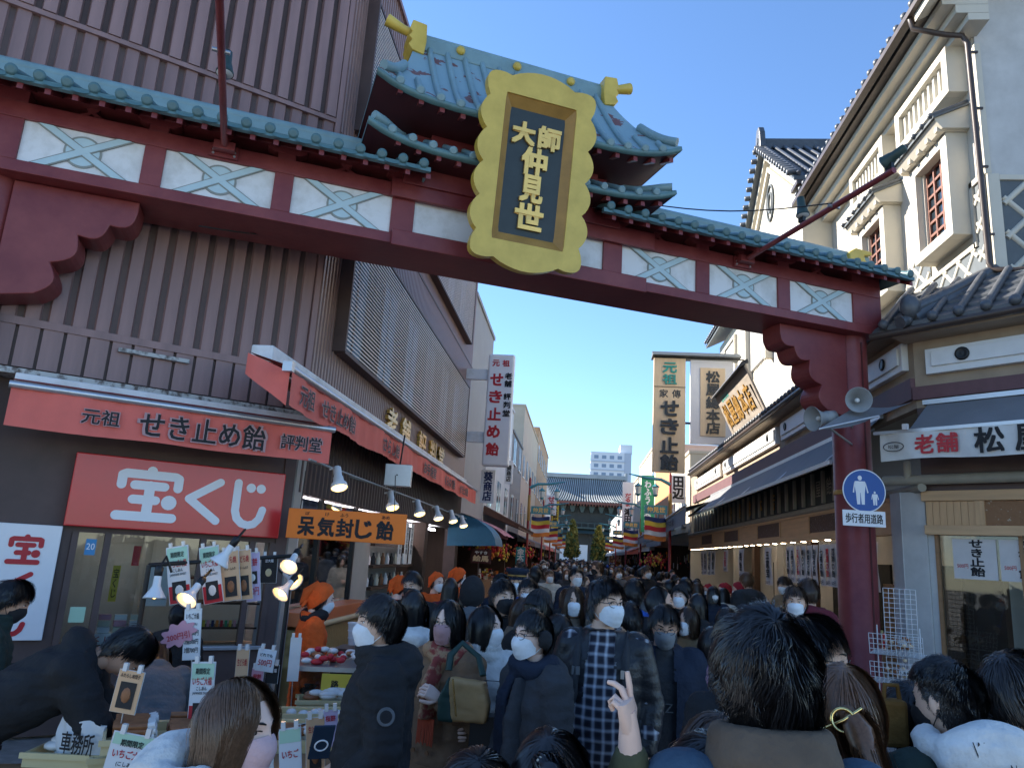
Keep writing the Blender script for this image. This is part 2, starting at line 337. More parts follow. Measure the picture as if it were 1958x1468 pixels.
for S, us, r, tm in ((S1, np.linspace(-.86, .86, 15), .034, 1.), (S2, np.linspace(-.90, .90, 15), .036, 1.)):
    for u in us:
        a = S(u, 0)[0]-AC
        def pt(t):
            hw = abs(S(1, t)[0]-AC); uu = max(-1, min(1, a*(.96 if S is S2 else 1)/hw)); p = S(uu, t); return (AC+uu*hw, p[1], p[2]+.02)
        hwt = abs(S(1, 1)[0]-AC); tmax = 1 if abs(a) < hwt else .3*(1.77-abs(a))/.45
        ts = np.linspace(tmax, 0, 9)
        mb = MB(G); mb.tube([pt(t) for t in ts], r, 8); q = np.array(pt(0)); mb.lathe([(r*1.2, -.02), (r*1.35, .0), (r*1.35, .016), (r*.9, .024)], q+(0, .005, -.005), (0, 1, -.4), 12)
        mb.build('roof_rib', 'roof_teal_light', gate)
        bz, zz_ = S(u, 0)[1], S(u, 0)[2]; gp('rafter', 'gate_red', lambda m: m.prism([(AC+a+.06, bz-.05, zz_-.115), (AC+a+.06, bz-.05, zz_-.062), (AC+a+.06, bz-.35, zz_+.06), (AC+a+.06, bz-.35, zz_+.0)], (.05, 0, 0)))
# ---- pillars and scalloped brackets
for pa, sx in ((.23, -1), (-9.91, 1)):
    gp('pillar', 'gate_red', lambda m: m.lathe([(.26, 0), (.26, .25), (.24, .27), (.24, 4.99)], (pa, -.35, 0), n=28))
    gp('pillar_seam', 'gate_red_dark', lambda m: m.box(pa-.012, pa+.012, -.115, -.105, .3, 4.9))
    P = [(1.27, 4.985), (1.27, 4.87)]
    for (x0, z0), (x1, z1) in zip([(1.27, 4.87), (1.05, 4.70), (.80, 4.55), (.62, 4.24)], [(1.05, 4.70), (.80, 4.55), (.62, 4.24), (.54, 3.92)]):
        mx, mz = (x0+x1)/2, (z0+z1)/2; dx, dz = x1-x0, z1-z0; L_ = math.hypot(dx, dz)
        for q in np.linspace(.12, 1, 8): o_ = math.sin(q*math.pi)*.30*L_; P.append((x0+dx*q+(-dz/L_)*o_, z0+dz*q+(dx/L_)*o_))
    P += [(.20, 3.85), (.20, 4.985)]
    gp('scalloped_bracket', 'gate_red', lambda m: m.prism([(pa+sx*x_, -.53, z_) for x_, z_ in P], (0, .36, 0)), bev=.01)
    gp('pillar_band', 'gold_dark', lambda m: m.lathe([(.247, 0), (.251, .01), (.251, .05), (.247, .06)], (pa, -.35, 2.86), n=28))
# ---- plaque hanging on the gate
PQ = Fr(G(-4.86, .52, 4.74), GA).tilt(.13)
plaque = T('shrine_style_plaque', 'gold scalloped plaque with raised gold characters hanging at the middle of the red gate', 'plaque', PQ(0, 0, 0))
out = []
def arc(p, q, h, n=9):
    p, q = np.array(p), np.array(q); d = q-p; nrm = np.array([-d[1], d[0]])/np.linalg.norm(d)
    for t in np.linspace(0, 1, n, endpoint=False): out.append(tuple(p+d*t+nrm*h*math.sin(math.pi*t)**.8))
hw, hh = .575, 1.0
cy = 1.06
arc((-hw, .72), (-.36, hh-.02), .17); arc((-.36, hh-.02), (.36, hh-.02), .10); arc((.36, hh-.02), (hw, .72), .17)
for k in range(4): z0 = .72-k*.36; arc((hw, z0), (hw, z0-.36), .085)
arc((hw, -.72), (.36, -hh+.02), .17); arc((.36, -hh+.02), (-.36, -hh+.02), .10); arc((-.36, -hh+.02), (-hw, -.72), .17)
for k in range(4): z0 = -.72+k*.36; arc((-hw, z0), (-hw, z0+.36), .085)
O2 = np.array(out); iw, ih = .405, .79
k_ = np.maximum(np.abs(O2[:, 0])/iw, np.abs(O2[:, 1])/ih); I2 = O2/k_[:, None]
J2 = np.sign(I2)*np.minimum(np.abs(I2), [iw, ih]); rk = np.maximum(np.abs(J2[:, 0])/iw, np.abs(J2[:, 1])/ih); J2 /= rk[:, None]
I3 = J2*np.array([.315/iw, .685/ih])
def ring(m, A, ba, B, bb, mi=0):
    n = len(A); vs = [(x, ba, cy+z) for x, z in A]+[(x, bb, cy+z) for x, z in B]
    m.add(vs, [(i, (i+1) % n, n+(i+1) % n, n+i) for i in range(n)], mi)
mb = MB(PQ); ring(mb, O2, .06, J2, .06); ring(mb, O2, -.05, O2, .06); ring(mb, J2, .06, J2, .045); mb.add([(x, -.05, cy+z) for x, z in O2], [tuple(range(len(O2)))])
mb.build('scalloped_frame', 'gold_paint', plaque)
mb = MB(PQ); ring(mb, J2, .045, I3, -.03); mb.build('inner_frame', 'gold_dark', plaque)
MB(PQ).box(-.33, .33, -.045, -.03, cy-.70, cy+.70).build('board', 'board_dark', plaque)
for s_, x_, z_, w_, h_ in (('大', -.15, .42, .24, .23), ('師', .145, .42, .24, .24), ('仲', .0, .135, .27, .28), ('見', .0, -.165, .24, .28), ('世', .0, -.47, .30, .26)):
    solid_text(s_, PQ, x_, -.012, cy+z_, w_, h_, .03, 'gold_leaf', plaque, 'raised_character', bold=.11)
MB(PQ).box(-.3, .3, -.35, -.05, cy-.5, cy-.45).box(-.3, .3, -.30, -.05, cy+.5, cy+.55).build('mounting_bar', 'gate_red_dark', plaque)
# ---- spotlights on long arms
for a, lab in ((-7.94, 'pair of dark spotlights on a red arm above the left half of the gate'), (-1.77, 'pair of dark spotlights on a red arm above the right half of the gate')):
    sp = T('gate_spotlight_arm', lab, 'spotlight', G(a, .06, 5.55), 'spotlight arms on the gate')
    def q(name, m, fn, **k): mb = MB(G); fn(mb); return mb.build(name, m, sp, **k)
    q('arm', 'gate_red', lambda m: m.tube([(a, .08, 5.62), (a, 2.42, 5.70)], .032, 10))
    q('base_plate', 'gate_red', lambda m: (m.box(a-.13, a+.13, .031, .06, 5.535, 5.67), m.box(a-.1, a+.1, .06, .16, 5.575, 5.66)))
    for bx, bz in ((-.1, 5.56), (.1, 5.56), (-.1, 5.60), (.1, 5.60)): q('bolt', 'steel', lambda m: m.lathe([(.012, 0), (.012, .012)], (a+bx, .06, bz), (0, 1, 0), 8))
    q('clamp', 'steel', lambda m: m.tube([(a-.07, 1.62, 5.67), (a+.07, 1.62, 5.67)], .018, 8))
    for b, dr in ((1.12, np.array([.03, .10, -1.])), (2.36, np.array([-.25, -.85, -.35]))):
        dr = dr/np.linalg.norm(dr); o_ = np.array([a, b, 5.74])+(0, .02, .10)
        q('lamp_body', 'lamp_green', lambda m: m.lathe([(.022, -.17), (.042, -.16), (.046, -.05), (.056, -.02), (.068, .04), (.075, .05), (.075, .07)], o_, dr, 18))
        q('lens', 'glass_lens', lambda m: m.lathe([(.07, .0), (.06, .012), (.01, .018)], o_+dr*.069, dr, 18))
        q('yoke', 'black_metal', lambda m: m.box(a-.02, a+.02, b-.03, b+.05, 5.70, 5.80))
# ================= ground and paving =================
mat('asphalt', (.24, .235, .225), .85, var=.25, scale=8, bump=.2)
mat('paver_a', (.30, .29, .275), .8, var=.22, scale=7, bump=.15, bscale=50); mat('paver_b', (.25, .245, .235), .8, var=.22, scale=7, bump=.15, bscale=50)
mat('joint', (.07, .07, .07), .9, var=.2)
ground = MB().add([(-800, -60, -.03), (800, -60, -.03), (800, 1500, -.03), (-800, 1500, -.03)], [(0, 1, 2, 3)]).build('ground', 'asphalt', kind='structure')
street = MB().add([(-3.2, 2, -.006), (4.3, 2, -.006), (4.3, 130, -.006), (-3.2, 130, -.006)], [(0, 1, 2, 3)]).build('street', wave_mat('street_far', (.23, .225, .215), (.29, .28, .265), 3.2, 'Y', .8, .3, .3), kind='structure')
LOC[street.name] = np.array(street.location)
pm = [MB().box(-.147, .147, -.072, .072, -.03, 0).mesh('paver', m) for m in ('paver_a', 'paver_b')]
cnt = 0
for j in range(40):
    y = 5.2+j*.15
    for i in range(9):
        x = .05+i*.30+(.15 if j % 2 else 0)
        if cnt < 300 and abs(x-1.25) < 1.1+.02*j: piece('paver', pm[random.random() < .4], street, (x, y, random.uniform(-.0025, .003)), (random.uniform(-.008, .008), random.uniform(-.008, .008), 0)); cnt += 1
# ================= left corner building =================
mat('brown_clad', (.27, .165, .155), .45, var=.22, scale=2.2, bump=.05, spec=.5, stretch=(2.5, 2.5, .22))
mat('brown_dark', (.10, .066, .060), .55, var=.2, scale=3)
mat('brown_flute', (.27, .165, .14), .4, var=.12, scale=2.5, spec=.5)
mat('slat_metal', (.80, .70, .64), .4, metal=.0, var=.1, spec=.6)
mat('win_dark', (.02, .03, .04), .06, var=0, spec=1.0)
mat('weathered', (.48, .48, .46), .7, scale=14, col2=(.12, .10, .09), thr=(.46, .62))
mat('alu', (.55, .56, .58), .35, metal=.7, var=.08)
mat('awn_red', (.74, .16, .125), .7, var=.10, scale=2, bump=.1, bscale=12)
mat('awn_red_shaded', (.30, .045, .04), .8, var=.15)  # darker copy of the awning red, shade of the canopy undersides painted in
mat('ink', (.012, .012, .014), .6, var=0)
mat('ink_grey', (.45, .28, .28), .7, var=0)
mat('sign_red', (.62, .032, .034), .22, var=.05, spec=.6); mat('sign_white', (.78, .78, .80), .3, var=.03, spec=.5); mat('letter_white', (.80, .80, .82), .35, var=0)
mat('letter_red', (.48, .02, .03), .4, var=0)
mat('cream_wall', (.42, .40, .37), .7, var=.1, scale=2)
mat('wood_dark', (.06, .032, .02), .55, var=.3, scale=4, stretch=(1, 1, .15)); mat('wood_mid', (.30, .165, .08), .55, var=.2, scale=4, stretch=(.3, .3, 2))
F = Fr((-3.2, 8.1, 0), math.radians(38)); LS = Fr((-3.2, 0, 0), x=(0, 1, 0), y=(1, 0, 0))
lb = T('corner_shop_building', 'tall brown metal clad corner building with louvred upper windows behind the gate', 'building', (-3.2, 8.1, 0))
def lp(name, m, fr, fn, **k): mb = MB(fr); fn(mb); return mb.build(name, m, lb, **k)
c0 = F(0, 0, 0); cL = F(-7, 0, 0)
def foot(z0, z1, back=20.0): return [(*c0[:2], z0), (*cL[:2], z0), (cL[0], back, z0), (-3.2, back, z0)], (0, 0, z1-z0)
lp('upper_wall', 'brown_dark', W, lambda m: m.prism(*foot(3.3, 10.2)))
lp('parapet_cap', 'brown_clad', W, lambda m: m.prism([(*F(.06, .06, 0)[:2], 10.2), (*F(-7, .06, 0)[:2], 10.2), (cL[0], 20.03, 10.2), (-3.15, 20.03, 10.2)], (0, 0, .08)))
# clad battens on the front, in two storeys
for z0, z1, dp in ((3.78, 6.93, .03), (6.99, 10.2, .055)):
    me = MB(Fr((0, 0, 0), math.radians(38))).prism([(-.073, 0, 0), (-.058, dp, 0), (.058, dp, 0), (.073, 0, 0)], (0, 0, z1-z0)).mesh('batten', 'brown_clad')
    for i in range(30): piece('batten', me, lb, F(-.12-i*.2, .0 if z0 < 5 else .02, z0))
lp('seam_flashing', 'brown_clad', F, lambda m: m.box(-7, .02, 0, .06, 6.93, 6.985))
lp('seam_flashing', 'brown_clad', F, lambda m: m.box(-7, -.02, 0, .05, 3.70, 3.775))
me = MB(Fr((0, 0, 0), math.radians(38))).box(-.085, .085, 0, .025, 0, .40).mesh('batten', 'brown_clad')
for i in range(30): piece('batten', me, lb, F(-.12-i*.2, .01, 3.30))
lp('ledge', 'weathered', F, lambda m: m.box(-2.95, .06, .0, .34, 3.18, 3.235), bev=.004)
lp('ledge', 'weathered', F, lambda m: m.box(-1.95, -1.28, .0, .09, 3.60, 3.64))
lp('corner_trim', 'brown_clad', F, lambda m: m.box(-.05, .012, -.05, .07, 3.3, 10.2))
# fluted cladding and louvres on the street side
me = MB(LS.at(0, 0, 0)).prism([(-.036, 0, 0), (-.024, .04, 0), (.024, .04, 0), (.036, 0, 0)], (0, 0, 6.9)).mesh('batten', 'brown_flute', L=(-3.2, 0, 0))
for i in range(113): piece('batten', me, lb, (-3.2, 8.16+i*.105, 3.3))
lp('joint_strip', 'brown_dark', LS, lambda m: m.box(8.12, 20, .041, .05, 6.82, 6.86))
for y0, y1, z0, z1, n in ((8.78, 18.85, 4.24, 6.0, 33), (8.62, 18.7, 7.22, 9.12, 35)):
    lp('louvre_gap_shade', 'shade_black', LS, lambda m: m.box(y0, y1, .041, .0415, z0, z1)); lp('louvre_frame', 'brown_dark', LS, lambda m: (m.box(y0-.05, y0, .03, .20, z0-.05, z1+.05), m.box(y1, y1+.05, .03, .20, z0-.05, z1+.05), m.box(y0, y1, .03, .19, z0-.06, z0-.012), m.box(y0, y1, .03, .19, z1+.012, z1+.05)))  # thin black sheet paints the shade in the gaps between slats
    for k in range(6):
        q = y0+.25+k*(y1-y0)/6; win = lp('window', mat('win_dim', (.03, .05, .08), .15, var=0, spec=.25).name, LS, lambda m: m.box(q, q+.8, .042, .05, z0+.1, z1-.1))
        for s_ in (0, .4): MB(LS).box(q+s_-.02, q+s_+.02, .05, .06, z0+.1, z1-.1).build('window_frame', 'brown_dark', win)
    pitch = (z1-z0)/n
    me = MB(Fr((0, 0, 0), x=(0, 1, 0), y=(1, 0, 0))).prism([(0, .176, 0), (0, .185, 0), (0, .185, .019), (0, .176, .019)], (y1-y0, 0, 0)).mesh('louvre_slat', 'slat_metal')
    for i in range(n): piece('louvre_slat', me, lb, (-3.2, y0, z0+pitch*(i+.25)))
# gold letters on the fluted wall
for ch, y in zip('老舗評判堂', (11.75, 12.75, 14.15, 15.25, 16.2)):
    solid_text(ch, LS, y, .075, 3.83, .62, .42, .05, 'gold_leaf', lb, 'raised_character', bold=.06)
# ground floor, front: panel, post, lintel, sill
lp('wall_panel', 'brown_dark', F, lambda m: m.box(-7, -2.05, -.12, .0, 0, 3.3))
lp('post', 'brown_dark', F, lambda m: m.box(-.12, .0, -.2, .02, 0, 3.3))
lp('lintel', 'brown_dark', F, lambda m: m.box(-2.05, -.12, -.12, 0, 1.81, 3.3))
lp('sill_wall', 'brown_dark', F, lambda m: m.box(-2.05, -.12, -.1, .0, 0, .72))
lp('sill', 'alu', F, lambda m: m.box(-2.05, -.12, -.1, .07, .72, .755), bev=.004)
for i, a in enumerate((-2.02, -1.74, -.86, -.36, -.15)): lp('window_frame', 'brown_dark', F, lambda m: m.box(a-.028, a+.028, -.05, .03, .755, 1.81))
gl = bpy.data.materials.new('glass_pane'); gl.use_nodes = True; n_ = gl.node_tree; n_.nodes.remove(n_.nodes['Principled BSDF'])
tr = n_.nodes.new('ShaderNodeBsdfTransparent'); gs = n_.nodes.new('ShaderNodeBsdfGlossy'); gs.inputs['Roughness'].default_value = .03; mx = n_.nodes.new('ShaderNodeMixShader'); fz = n_.nodes.new('ShaderNodeFresnel'); fz.inputs[0].default_value = 1.5
tr.inputs[0].default_value = (.86, .90, .90, 1); n_.links.new(fz.outputs[0], mx.inputs[0]); n_.links.new(tr.outputs[0], mx.inputs[1]); n_.links.new(gs.outputs[0], mx.inputs[2]); n_.links.new(mx.outputs[0], n_.nodes['Material Output'].inputs[0]); MATS['glass_pane'] = gl
for a0, a1 in ((-1.99, -1.77), (-1.71, -.89), (-.83, -.39)): lp('pane', 'glass_pane', F, lambda m: m.box(a0, a1, -.02, -.012, .757, 1.808))
lp('inner_wall', 'cream_wall', F, lambda m: (m.box(-2.3, 0, -1.25, -1.2, 0, 2.4), m.box(-2.3, -2.25, -1.2, -.12, 0, 2.4), m.box(-2.3, 0, -1.2, -.12, 2.0, 2.05)))
lp('counter', 'wood_mid', F, lambda m: m.box(-2.05, -.12, -.5, -.1, .70, .74))
for z in (.9, 1.15, 1.4): lp('shelf', 'wood_dark', F, lambda m: m.box(-.9, -.14, -.5, -.15, z, z+.02))
# posters and packs behind the kiosk glass
pal = {'p_blue': (.06, .25, .50), 'p_pink': (.62, .30, .36), 'p_cream': (.62, .58, .46), 'p_orange': (.75, .22, .04), 'p_yellow': (.70, .50, .06), 'p_green': (.04, .30, .14), 'p_red': (.55, .03, .04), 'p_white': (.74, .74, .74), 'p_black': (.02, .02, .022), 'p_peach': (.75, .45, .25), 'p_lilac': (.55, .45, .62), 'p_brown': (.20, .09, .04), 'p_teal': (.02, .26, .30), 'p_navy': (.02, .035, .12), 'p_mint': (.45, .66, .48), 'p_olive': (.10, .11, .04)}
for k, v in pal.items(): mat(k, v, .5, var=.05)
for a0, a1, z0, z1, m, b in ((-1.92, -1.83, 1.60, 1.75, 'p_blue', -.006), (-1.95, -1.82, .98, 1.12, 'p_mint', -.006), (-1.62, -1.55, 1.15, 1.5, 'p_yellow', -.3), (-1.30, -1.05, 1.10, 1.5, 'p_white', -.45), (-1.02, -.9, 1.1, 1.5, 'p_white', -.46), (-.75, -.55, 1.45, 1.7, 'p_cream', -.5), (-1.45, -1.38, 1.5, 1.7, 'p_red', -.4)):
    lp('poster', m, F, lambda q: q.box(a0, a1, b-.005, b, z0, z1))
text('20', F, -1.875, -.003, 1.68, .07, .06, 'letter_white', lb); text(V('宝くじ'), F, -1.585, -.296, 1.33, .05, .28, 'ink', lb)
for i in range(3):
    for j in range(3): lp('pack', ['p_white', 'p_cream', 'p_pink'][(i+j) % 3], F, lambda q: q.box(-1.68+i*.14, -1.57+i*.14, -.3+j*.03, -.2, .86+.06*j+.002, .915+.06*j))
bx = lp('display_box', 'p_white', F, lambda q: q.box(-1.72, -1.26, -.34, -.16, .757, .86), bev=.004); text('くじ', F, -1.62, -.157, .81, .14, .05, 'letter_red', lb)
for i in range(12): lp('lighter', ['p_red', 'p_green', 'p_yellow', 'p_pink', 'p_navy', 'p_orange'][i % 6], F, lambda q: q.box(-.80+i*.045, -.775+i*.045, -.22, -.2, .92, .985))
# ================= awnings =================
aw = T('front_awning', 'faded red awning valance with black lettering above the lottery sign', 'awning', F(-1.3, .7, 2.66))
def ap(name, m, fr, fn, par=None, **k): mb = MB(fr); fn(mb); return mb.build(name, m, par or aw, **k)
aa = np.linspace(-2.74, .12, 60)
ap('valance', 'awn_red', F, lambda m: m.grid([[(a, .76+.012*math.sin(a*9+z)+.006*math.sin(a*31), z-.006*math.sin(a*5)*(z < 2.8)) for z in np.linspace(2.985, 2.655, 6)] for a in aa]))
ap('front_bar', 'alu', F, lambda m: (m.tube([(-2.76, .77, 3.015), (.14, .77, 3.015)], .032, 12), m.box(-2.76, .14, .70, .76, 2.985, 3.03)))
ap('canopy', 'awn_red_shaded', F, lambda m: m.grid([[(a, b, 3.06+(.72-b)*.22) for b in (.74, .4, .04)] for a in (-2.74, .12)]))
ap('housing', 'gate_white', F, lambda m: m.box(-2.74, .10, .42, .50, 3.045, 3.165), bev=.01)
for a in (-2.4, -1.1, -.2): ap('folding_arm', 'alu', F, lambda m: m.tube([(a, .05, 3.1), (a+.3, .4, 3.05), (a, .74, 3.01)], .02, 8))
for s_, a, w_, h_ in (('元祖', -2.03, .30, .135), ('せき止め飴', -1.14, 1.14, .235), ('評判堂', -.20, .42, .15)):
    text(s_, F, a, .79, 2.825 if len(s_) != 5 else 2.82, w_, h_, 'ink', aw, outline='ink_grey', bold=.035)
sa = T('street_side_awning', 'long red awning valance running along the shop below the louvres', 'awning', LS(12, .4, 2.9))
yy = np.linspace(6.42, 19.2, 150)
def wav(y, k): return .50+.016*math.sin(y*4.1)+.008*math.sin(y*17)
ap('valance', 'awn_red', LS, lambda m: m.grid([[(y, wav(y, 0)+.03*(3.36-z), z+.010*math.sin(y*3.3)*(z < 3.2)) for z in np.linspace(3.36, 3.04, 5)] for y in yy]), sa)
ap('valance_end', 'awn_red', LS, lambda m: m.grid([[(6.42+.04*math.sin(t*6), .50-.42*t, z+.16*t) for z in (3.36, 3.04+.12*t)] for t in np.linspace(0, 1, 8)]), sa)
ap('front_bar', 'alu', LS, lambda m: (m.tube([(6.36, .50, 3.39), (19.25, .50, 3.39)], .035, 12), m.box(6.33, 6.40, .46, .55, 3.345, 3.435)), sa)
ap('canopy', 'awn_red_shaded', LS, lambda m: m.grid([[(y, b, 3.41+(.5-b)*.3) for b in (.48, .08)] for y in (6.42, 19.2)]), sa)
ap('cassette', 'gate_white', LS, lambda m: m.box(6.62, 19.3, .0, .22, 3.47, 3.66), sa, bev=.015)
ap('cassette_bracket', 'wood_mid', LS, lambda m: m.box(6.9, 8.1, .06, .12, 3.40, 3.46), sa)
for y in (6.9, 9, 11.5, 14, 16.5): ap('folding_arm', 'alu', LS, lambda m: m.tube([(y, .05, 3.5), (y+.25, .28, 3.44), (y, .49, 3.42)], .02, 8), sa)
for s_, y, w_ in (('元祖', 6.85, .38), ('せき止め飴', 7.85, 1.15), ('さらし飴', 10.2, .9), ('お手焼堂', 13.0, 1.1), ('くろねり飴', 15.1, 1.2), ('せき止め飴', 17.0, 1.2)):
    text(s_, LS, y, .535, 3.20, w_, .19, 'ink', sa, bold=.01, outline='ink_grey')
# ================= lottery signs =================
def strokes(mb, segs, b, mi=0, n=8):
    for k, (pts, wd) in enumerate(segs):
        pts = [np.array(p, float) for p in pts]
        for i in range(len(pts)):
            mb.prism([(pts[i][0]+wd/2*math.cos(q), b, pts[i][1]+wd/2*math.sin(q)) for q in np.linspace(0, 2*math.pi, 16, endpoint=False)], (0, .004+.0001*(i+k*9), 0), mi)
            if i:
                d = pts[i]-pts[i-1]; L_ = np.linalg.norm(d); nr = np.array([-d[1], d[0]])/L_*wd/2
                mb.prism([(*(p_), ) for p_ in [(pts[i-1][0]+nr[0], b, pts[i-1][1]+nr[1]), (pts[i][0]+nr[0], b, pts[i][1]+nr[1]), (pts[i][0]-nr[0], b, pts[i][1]-nr[1]), (pts[i-1][0]-nr[0], b, pts[i-1][1]-nr[1])]], (0, .0042+.0001*(i+k*9), 0), mi)
GL = {'宝': [([(0, .86), (0, .80)], .26), ([(-.78, .32), (-.78, .66), (-.68, .72), (.68, .72), (.78, .66), (.78, .32)], .24), ([(-.42, .34), (.40, .34)], .24), ([(0, .34), (0, -.74)], .26), ([(-.42, -.16), (.2, -.16)], .24), ([(.58, -.2), (.581, -.2)], .40), ([(-.80, -.74), (.72, -.74)], .25)],
      'く': [([(.52, .78), (-.62, .02), (.52, -.80)], .25)],
      'じ': [([(-.52, .78), (-.52, -.3), (-.42, -.58), (-.2, -.76), (.05, -.82), (.3, -.76), (.5, -.55), (.6, -.2)], .25), ([(.02, .62), (.021, .62)], .30), ([(.44, .62), (.441, .62)], .30)]}
def logo(ch, fr, a, c, w_, h_, b, m, par):
    mb = MB(fr); strokes(mb, [([(a+p[0]*w_/2, c+p[1]*h_/2) for p in pts], wd*1.28*min(w_, h_)/2) for pts, wd in GL[ch]], b); mb.build('lettering', m, par)
ls = T('lottery_sign', 'large red sign board with white rounded lettering below the front awning', 'sign', F(-1.13, .1, 1.86))
MB(F).box(-2.14, -.13, .005, .14, 1.862, 2.555).build('sign_box', 'sign_red', ls, bev=.012)
logo('宝', F, -1.46, 2.20, .66, .56, .141, 'letter_white', ls); logo('く', F, -.93, 2.20, .50, .50, .141, 'letter_white', ls); logo('じ', F, -.49, 2.20, .50, .54, .141, 'letter_white', ls)
ws = T('vertical_lottery_sign', 'white vertical sign panel with red rounded lettering on the brown wall', 'sign', F(-2.38, .05, .83))
MB(F).box(-2.66, -2.135, .0, .08, .83, 1.855).build('sign_box', 'sign_white', ws, bev=.008)
for ch, z in (('宝', 1.62), ('く', 1.30), ('じ', 1.0)): logo(ch, F, -2.40, z, .30, .28, .081, 'letter_red', ws)

for a in (-1.6, -.6): lp('ceiling_light', mat('kiosk_lamp', (.9, .9, .9), .4, var=0, emit=(1, .95, .90), es=1.6), F, lambda m: m.box(a-.35, a+.35, -.75, -.6, 1.985, 1.998))
# ================= right: white storehouse above, candy shop below =================
mat('plaster', (.56, .52, .435), .75, var=.06, scale=2.2, bump=.03, bscale=30)
mat('plaster_grey_and_shade', (.44, .43, .41), .8, scale=2.5, col2=(.54, .53, .51), thr=(.35, .65), bump=.03)  # grey of the columns; on the end wall it stands for shade
mat('plaster_tan', (.36, .28, .20), .8, var=.14, scale=3)
mat('kawara', (.085, .09, .098), .38, var=.25, scale=9, spec=.55, bump=.05)
mat('slate', (.10, .115, .125), .6, var=.12, scale=8)
mat('gutter', (.060, .042, .034), .4, var=.2, spec=.5)
mat('win_wood', (.20, .085, .06), .6, var=.2, scale=6)
mat('fascia_purple', (.14, .07, .075), .6, var=.15)
mat('canvas_grey', (.20, .20, .205), .8, var=.12, scale=2, bump=.05)
mat('canvas_white', (.62, .61, .58), .8, scale=5, var=.10, bump=.12, bscale=8)
mat('board_green', (.012, .020, .018), .5, var=.2)
mat('cedar', (.58, .36, .19), .5, var=.14, scale=5, stretch=(.25, .25, 3))
mat('cedar_v', (.56, .34, .175), .5, var=.14, scale=6, stretch=(3, 3, .25))
mat('mold_beige', (.32, .29, .23), .55, var=.1)
mat('brick_old', (.30, .16, .07), .7, var=.35, scale=9)
mat('sign_tan', (.80, .61, .40), .6, var=.07, scale=4, stretch=(3, 3, .3)); mat('sign_wood_old', (.34, .29, .24), .8, scale=4, var=.25, stretch=(.4, .4, 3))
mat('letter_iron', (.055, .058, .062), .4, metal=.4, var=.15)
mat('letter_teal', (.05, .36, .31), .5, var=.1)
mat('lamp_warm', (.9, .8, .6), .4, var=0, emit=(1, .72, .38), es=9); mat('lamp_cool', (.9, .9, 1), .4, var=0, emit=(.86, .86, 1), es=10)
mat('lamp_spot', (.9, .9, .8), .4, var=0, emit=(1, .86, .62), es=14)
mat('white_enamel', (.72, .72, .72), .3, var=.04, spec=.5)
RS = Fr((4.3, 0, 0), x=(0, -1, 0), y=(-1, 0, 0)); RF = Fr((4.3, 9.89, 0), math.radians(-45))
KS = Fr((5.4, 0, 0), x=(0, -1, 0), y=(-1, 0, 0)); KF = Fr((5.4, 9.9, 0), 0)
ku = T('plaster_storehouse', 'white plastered storehouse with diamond lattice walls and tiled eaves at the right corner', 'building', (5.4, 9.9, 0))
def kp(name, m, fr, fn, par=None, **k): mb = MB(fr); fn(mb); return mb.build(name, m, par or ku, **k)
kp('wall', 'plaster', W, lambda m: m.box(5.4, 12, 9.93, 16.1, 4.6, 9.9))
kp('end_wall', 'plaster_grey_and_shade', W, lambda m: m.box(5.42, 12, 9.9, 9.928, 4.6, 12.5))  # greyer than the street wall: its shaded side is put into the colour
kp('wing_wall', 'plaster', W, lambda m: m.prism([(4.75, 16.05, 4.6), (4.75, 21.4, 4.6), (4.75, 21.4, 10.75), (4.75, 18.72, 12.75), (4.75, 16.05, 10.75)], (6, 0, 0)))
kp('wing_wall', 'plaster', W, lambda m: m.box(4.9, 11, 21.4, 27, 4.6, 9.7))
# cornice steps of the main eave
def zz(y): return 0
for X0, X1, z0, z1, m_ in ((5.18, 5.46, 9.55, 9.66, 'plaster'), (5.02, 5.46, 9.665, 9.80, 'plaster'), (4.84, 5.46, 9.805, 9.90, 'plaster'), (4.70, 5.46, 9.905, 9.99, 'gutter')):
    kp('cornice', m_, W, lambda m: m.box(X0, X1, 9.55, 16.04, z0, z1))
kp('gutter_channel', 'gutter', W, lambda m: m.box(4.54, 4.66, 9.4, 16.1, 9.93, 10.02))
kp('gable_verge', 'plaster', W, lambda m: m.prism([(4.62, 9.3, 9.80), (4.62, 9.3, 10.05), (12, 9.3, 14.3), (12, 9.3, 13.9)], (0, .6, 0)))
# tiles: shared round-rib, pan and ball meshes running from eave to ridge
def tile_roof(par, fr, y0, y1, b_e, z_e, run, rise, pitch=.27, ball=.062, rows=0, pan=True, name='roof_tile'):
    L_ = math.hypot(run, rise); fr0 = Fr((0, 0, 0), x=fr.x, y=fr.y)
    rib = MB(fr0).tube([(0, b_e-run*t, z_e+.05+rise*t) for t in (0, .5, 1)], .048, 7).ell((0, b_e+.01, z_e+.045), (ball, ball*.9, ball), 10, 7).mesh(name, 'kawara')
    nr = max(2, int(L_/.22)); P = []
    for r in range(nr):
        for e in (0, .96):
            t = (r+e)/nr; P.append([(u*pitch/2, b_e-run*t-.012*(e > 0), z_e+rise*t+.028*(1-e)+.02*u*u-.01) for u in (-1, -.5, 0, .5, 1)])
    pm_ = MB(fr0); pm_.grid(P, 0, False); pm_.grid([[(u*pitch/2, b_e+.005, z_e+.018+.02*u*u), (u*pitch/2, b_e+.0, z_e-.045+.028*u*u)] for u in (-1, -.5, 0, .5, 1)]); pme = pm_.mesh(name, 'kawara')
    n = int(abs(y1-y0)/pitch); s_ = 1 if y1 > y0 else -1
    for i in range(n+1):
        a = y0+s_*i*pitch; piece(name, rib, par, fr(a, 0, 0)); piece(name, pme, par, fr(a+s_*pitch/2, 0, 0))
tile_roof(ku, KS, -9.35, -15.9, .80, 10.06, 3.2, 1.85)
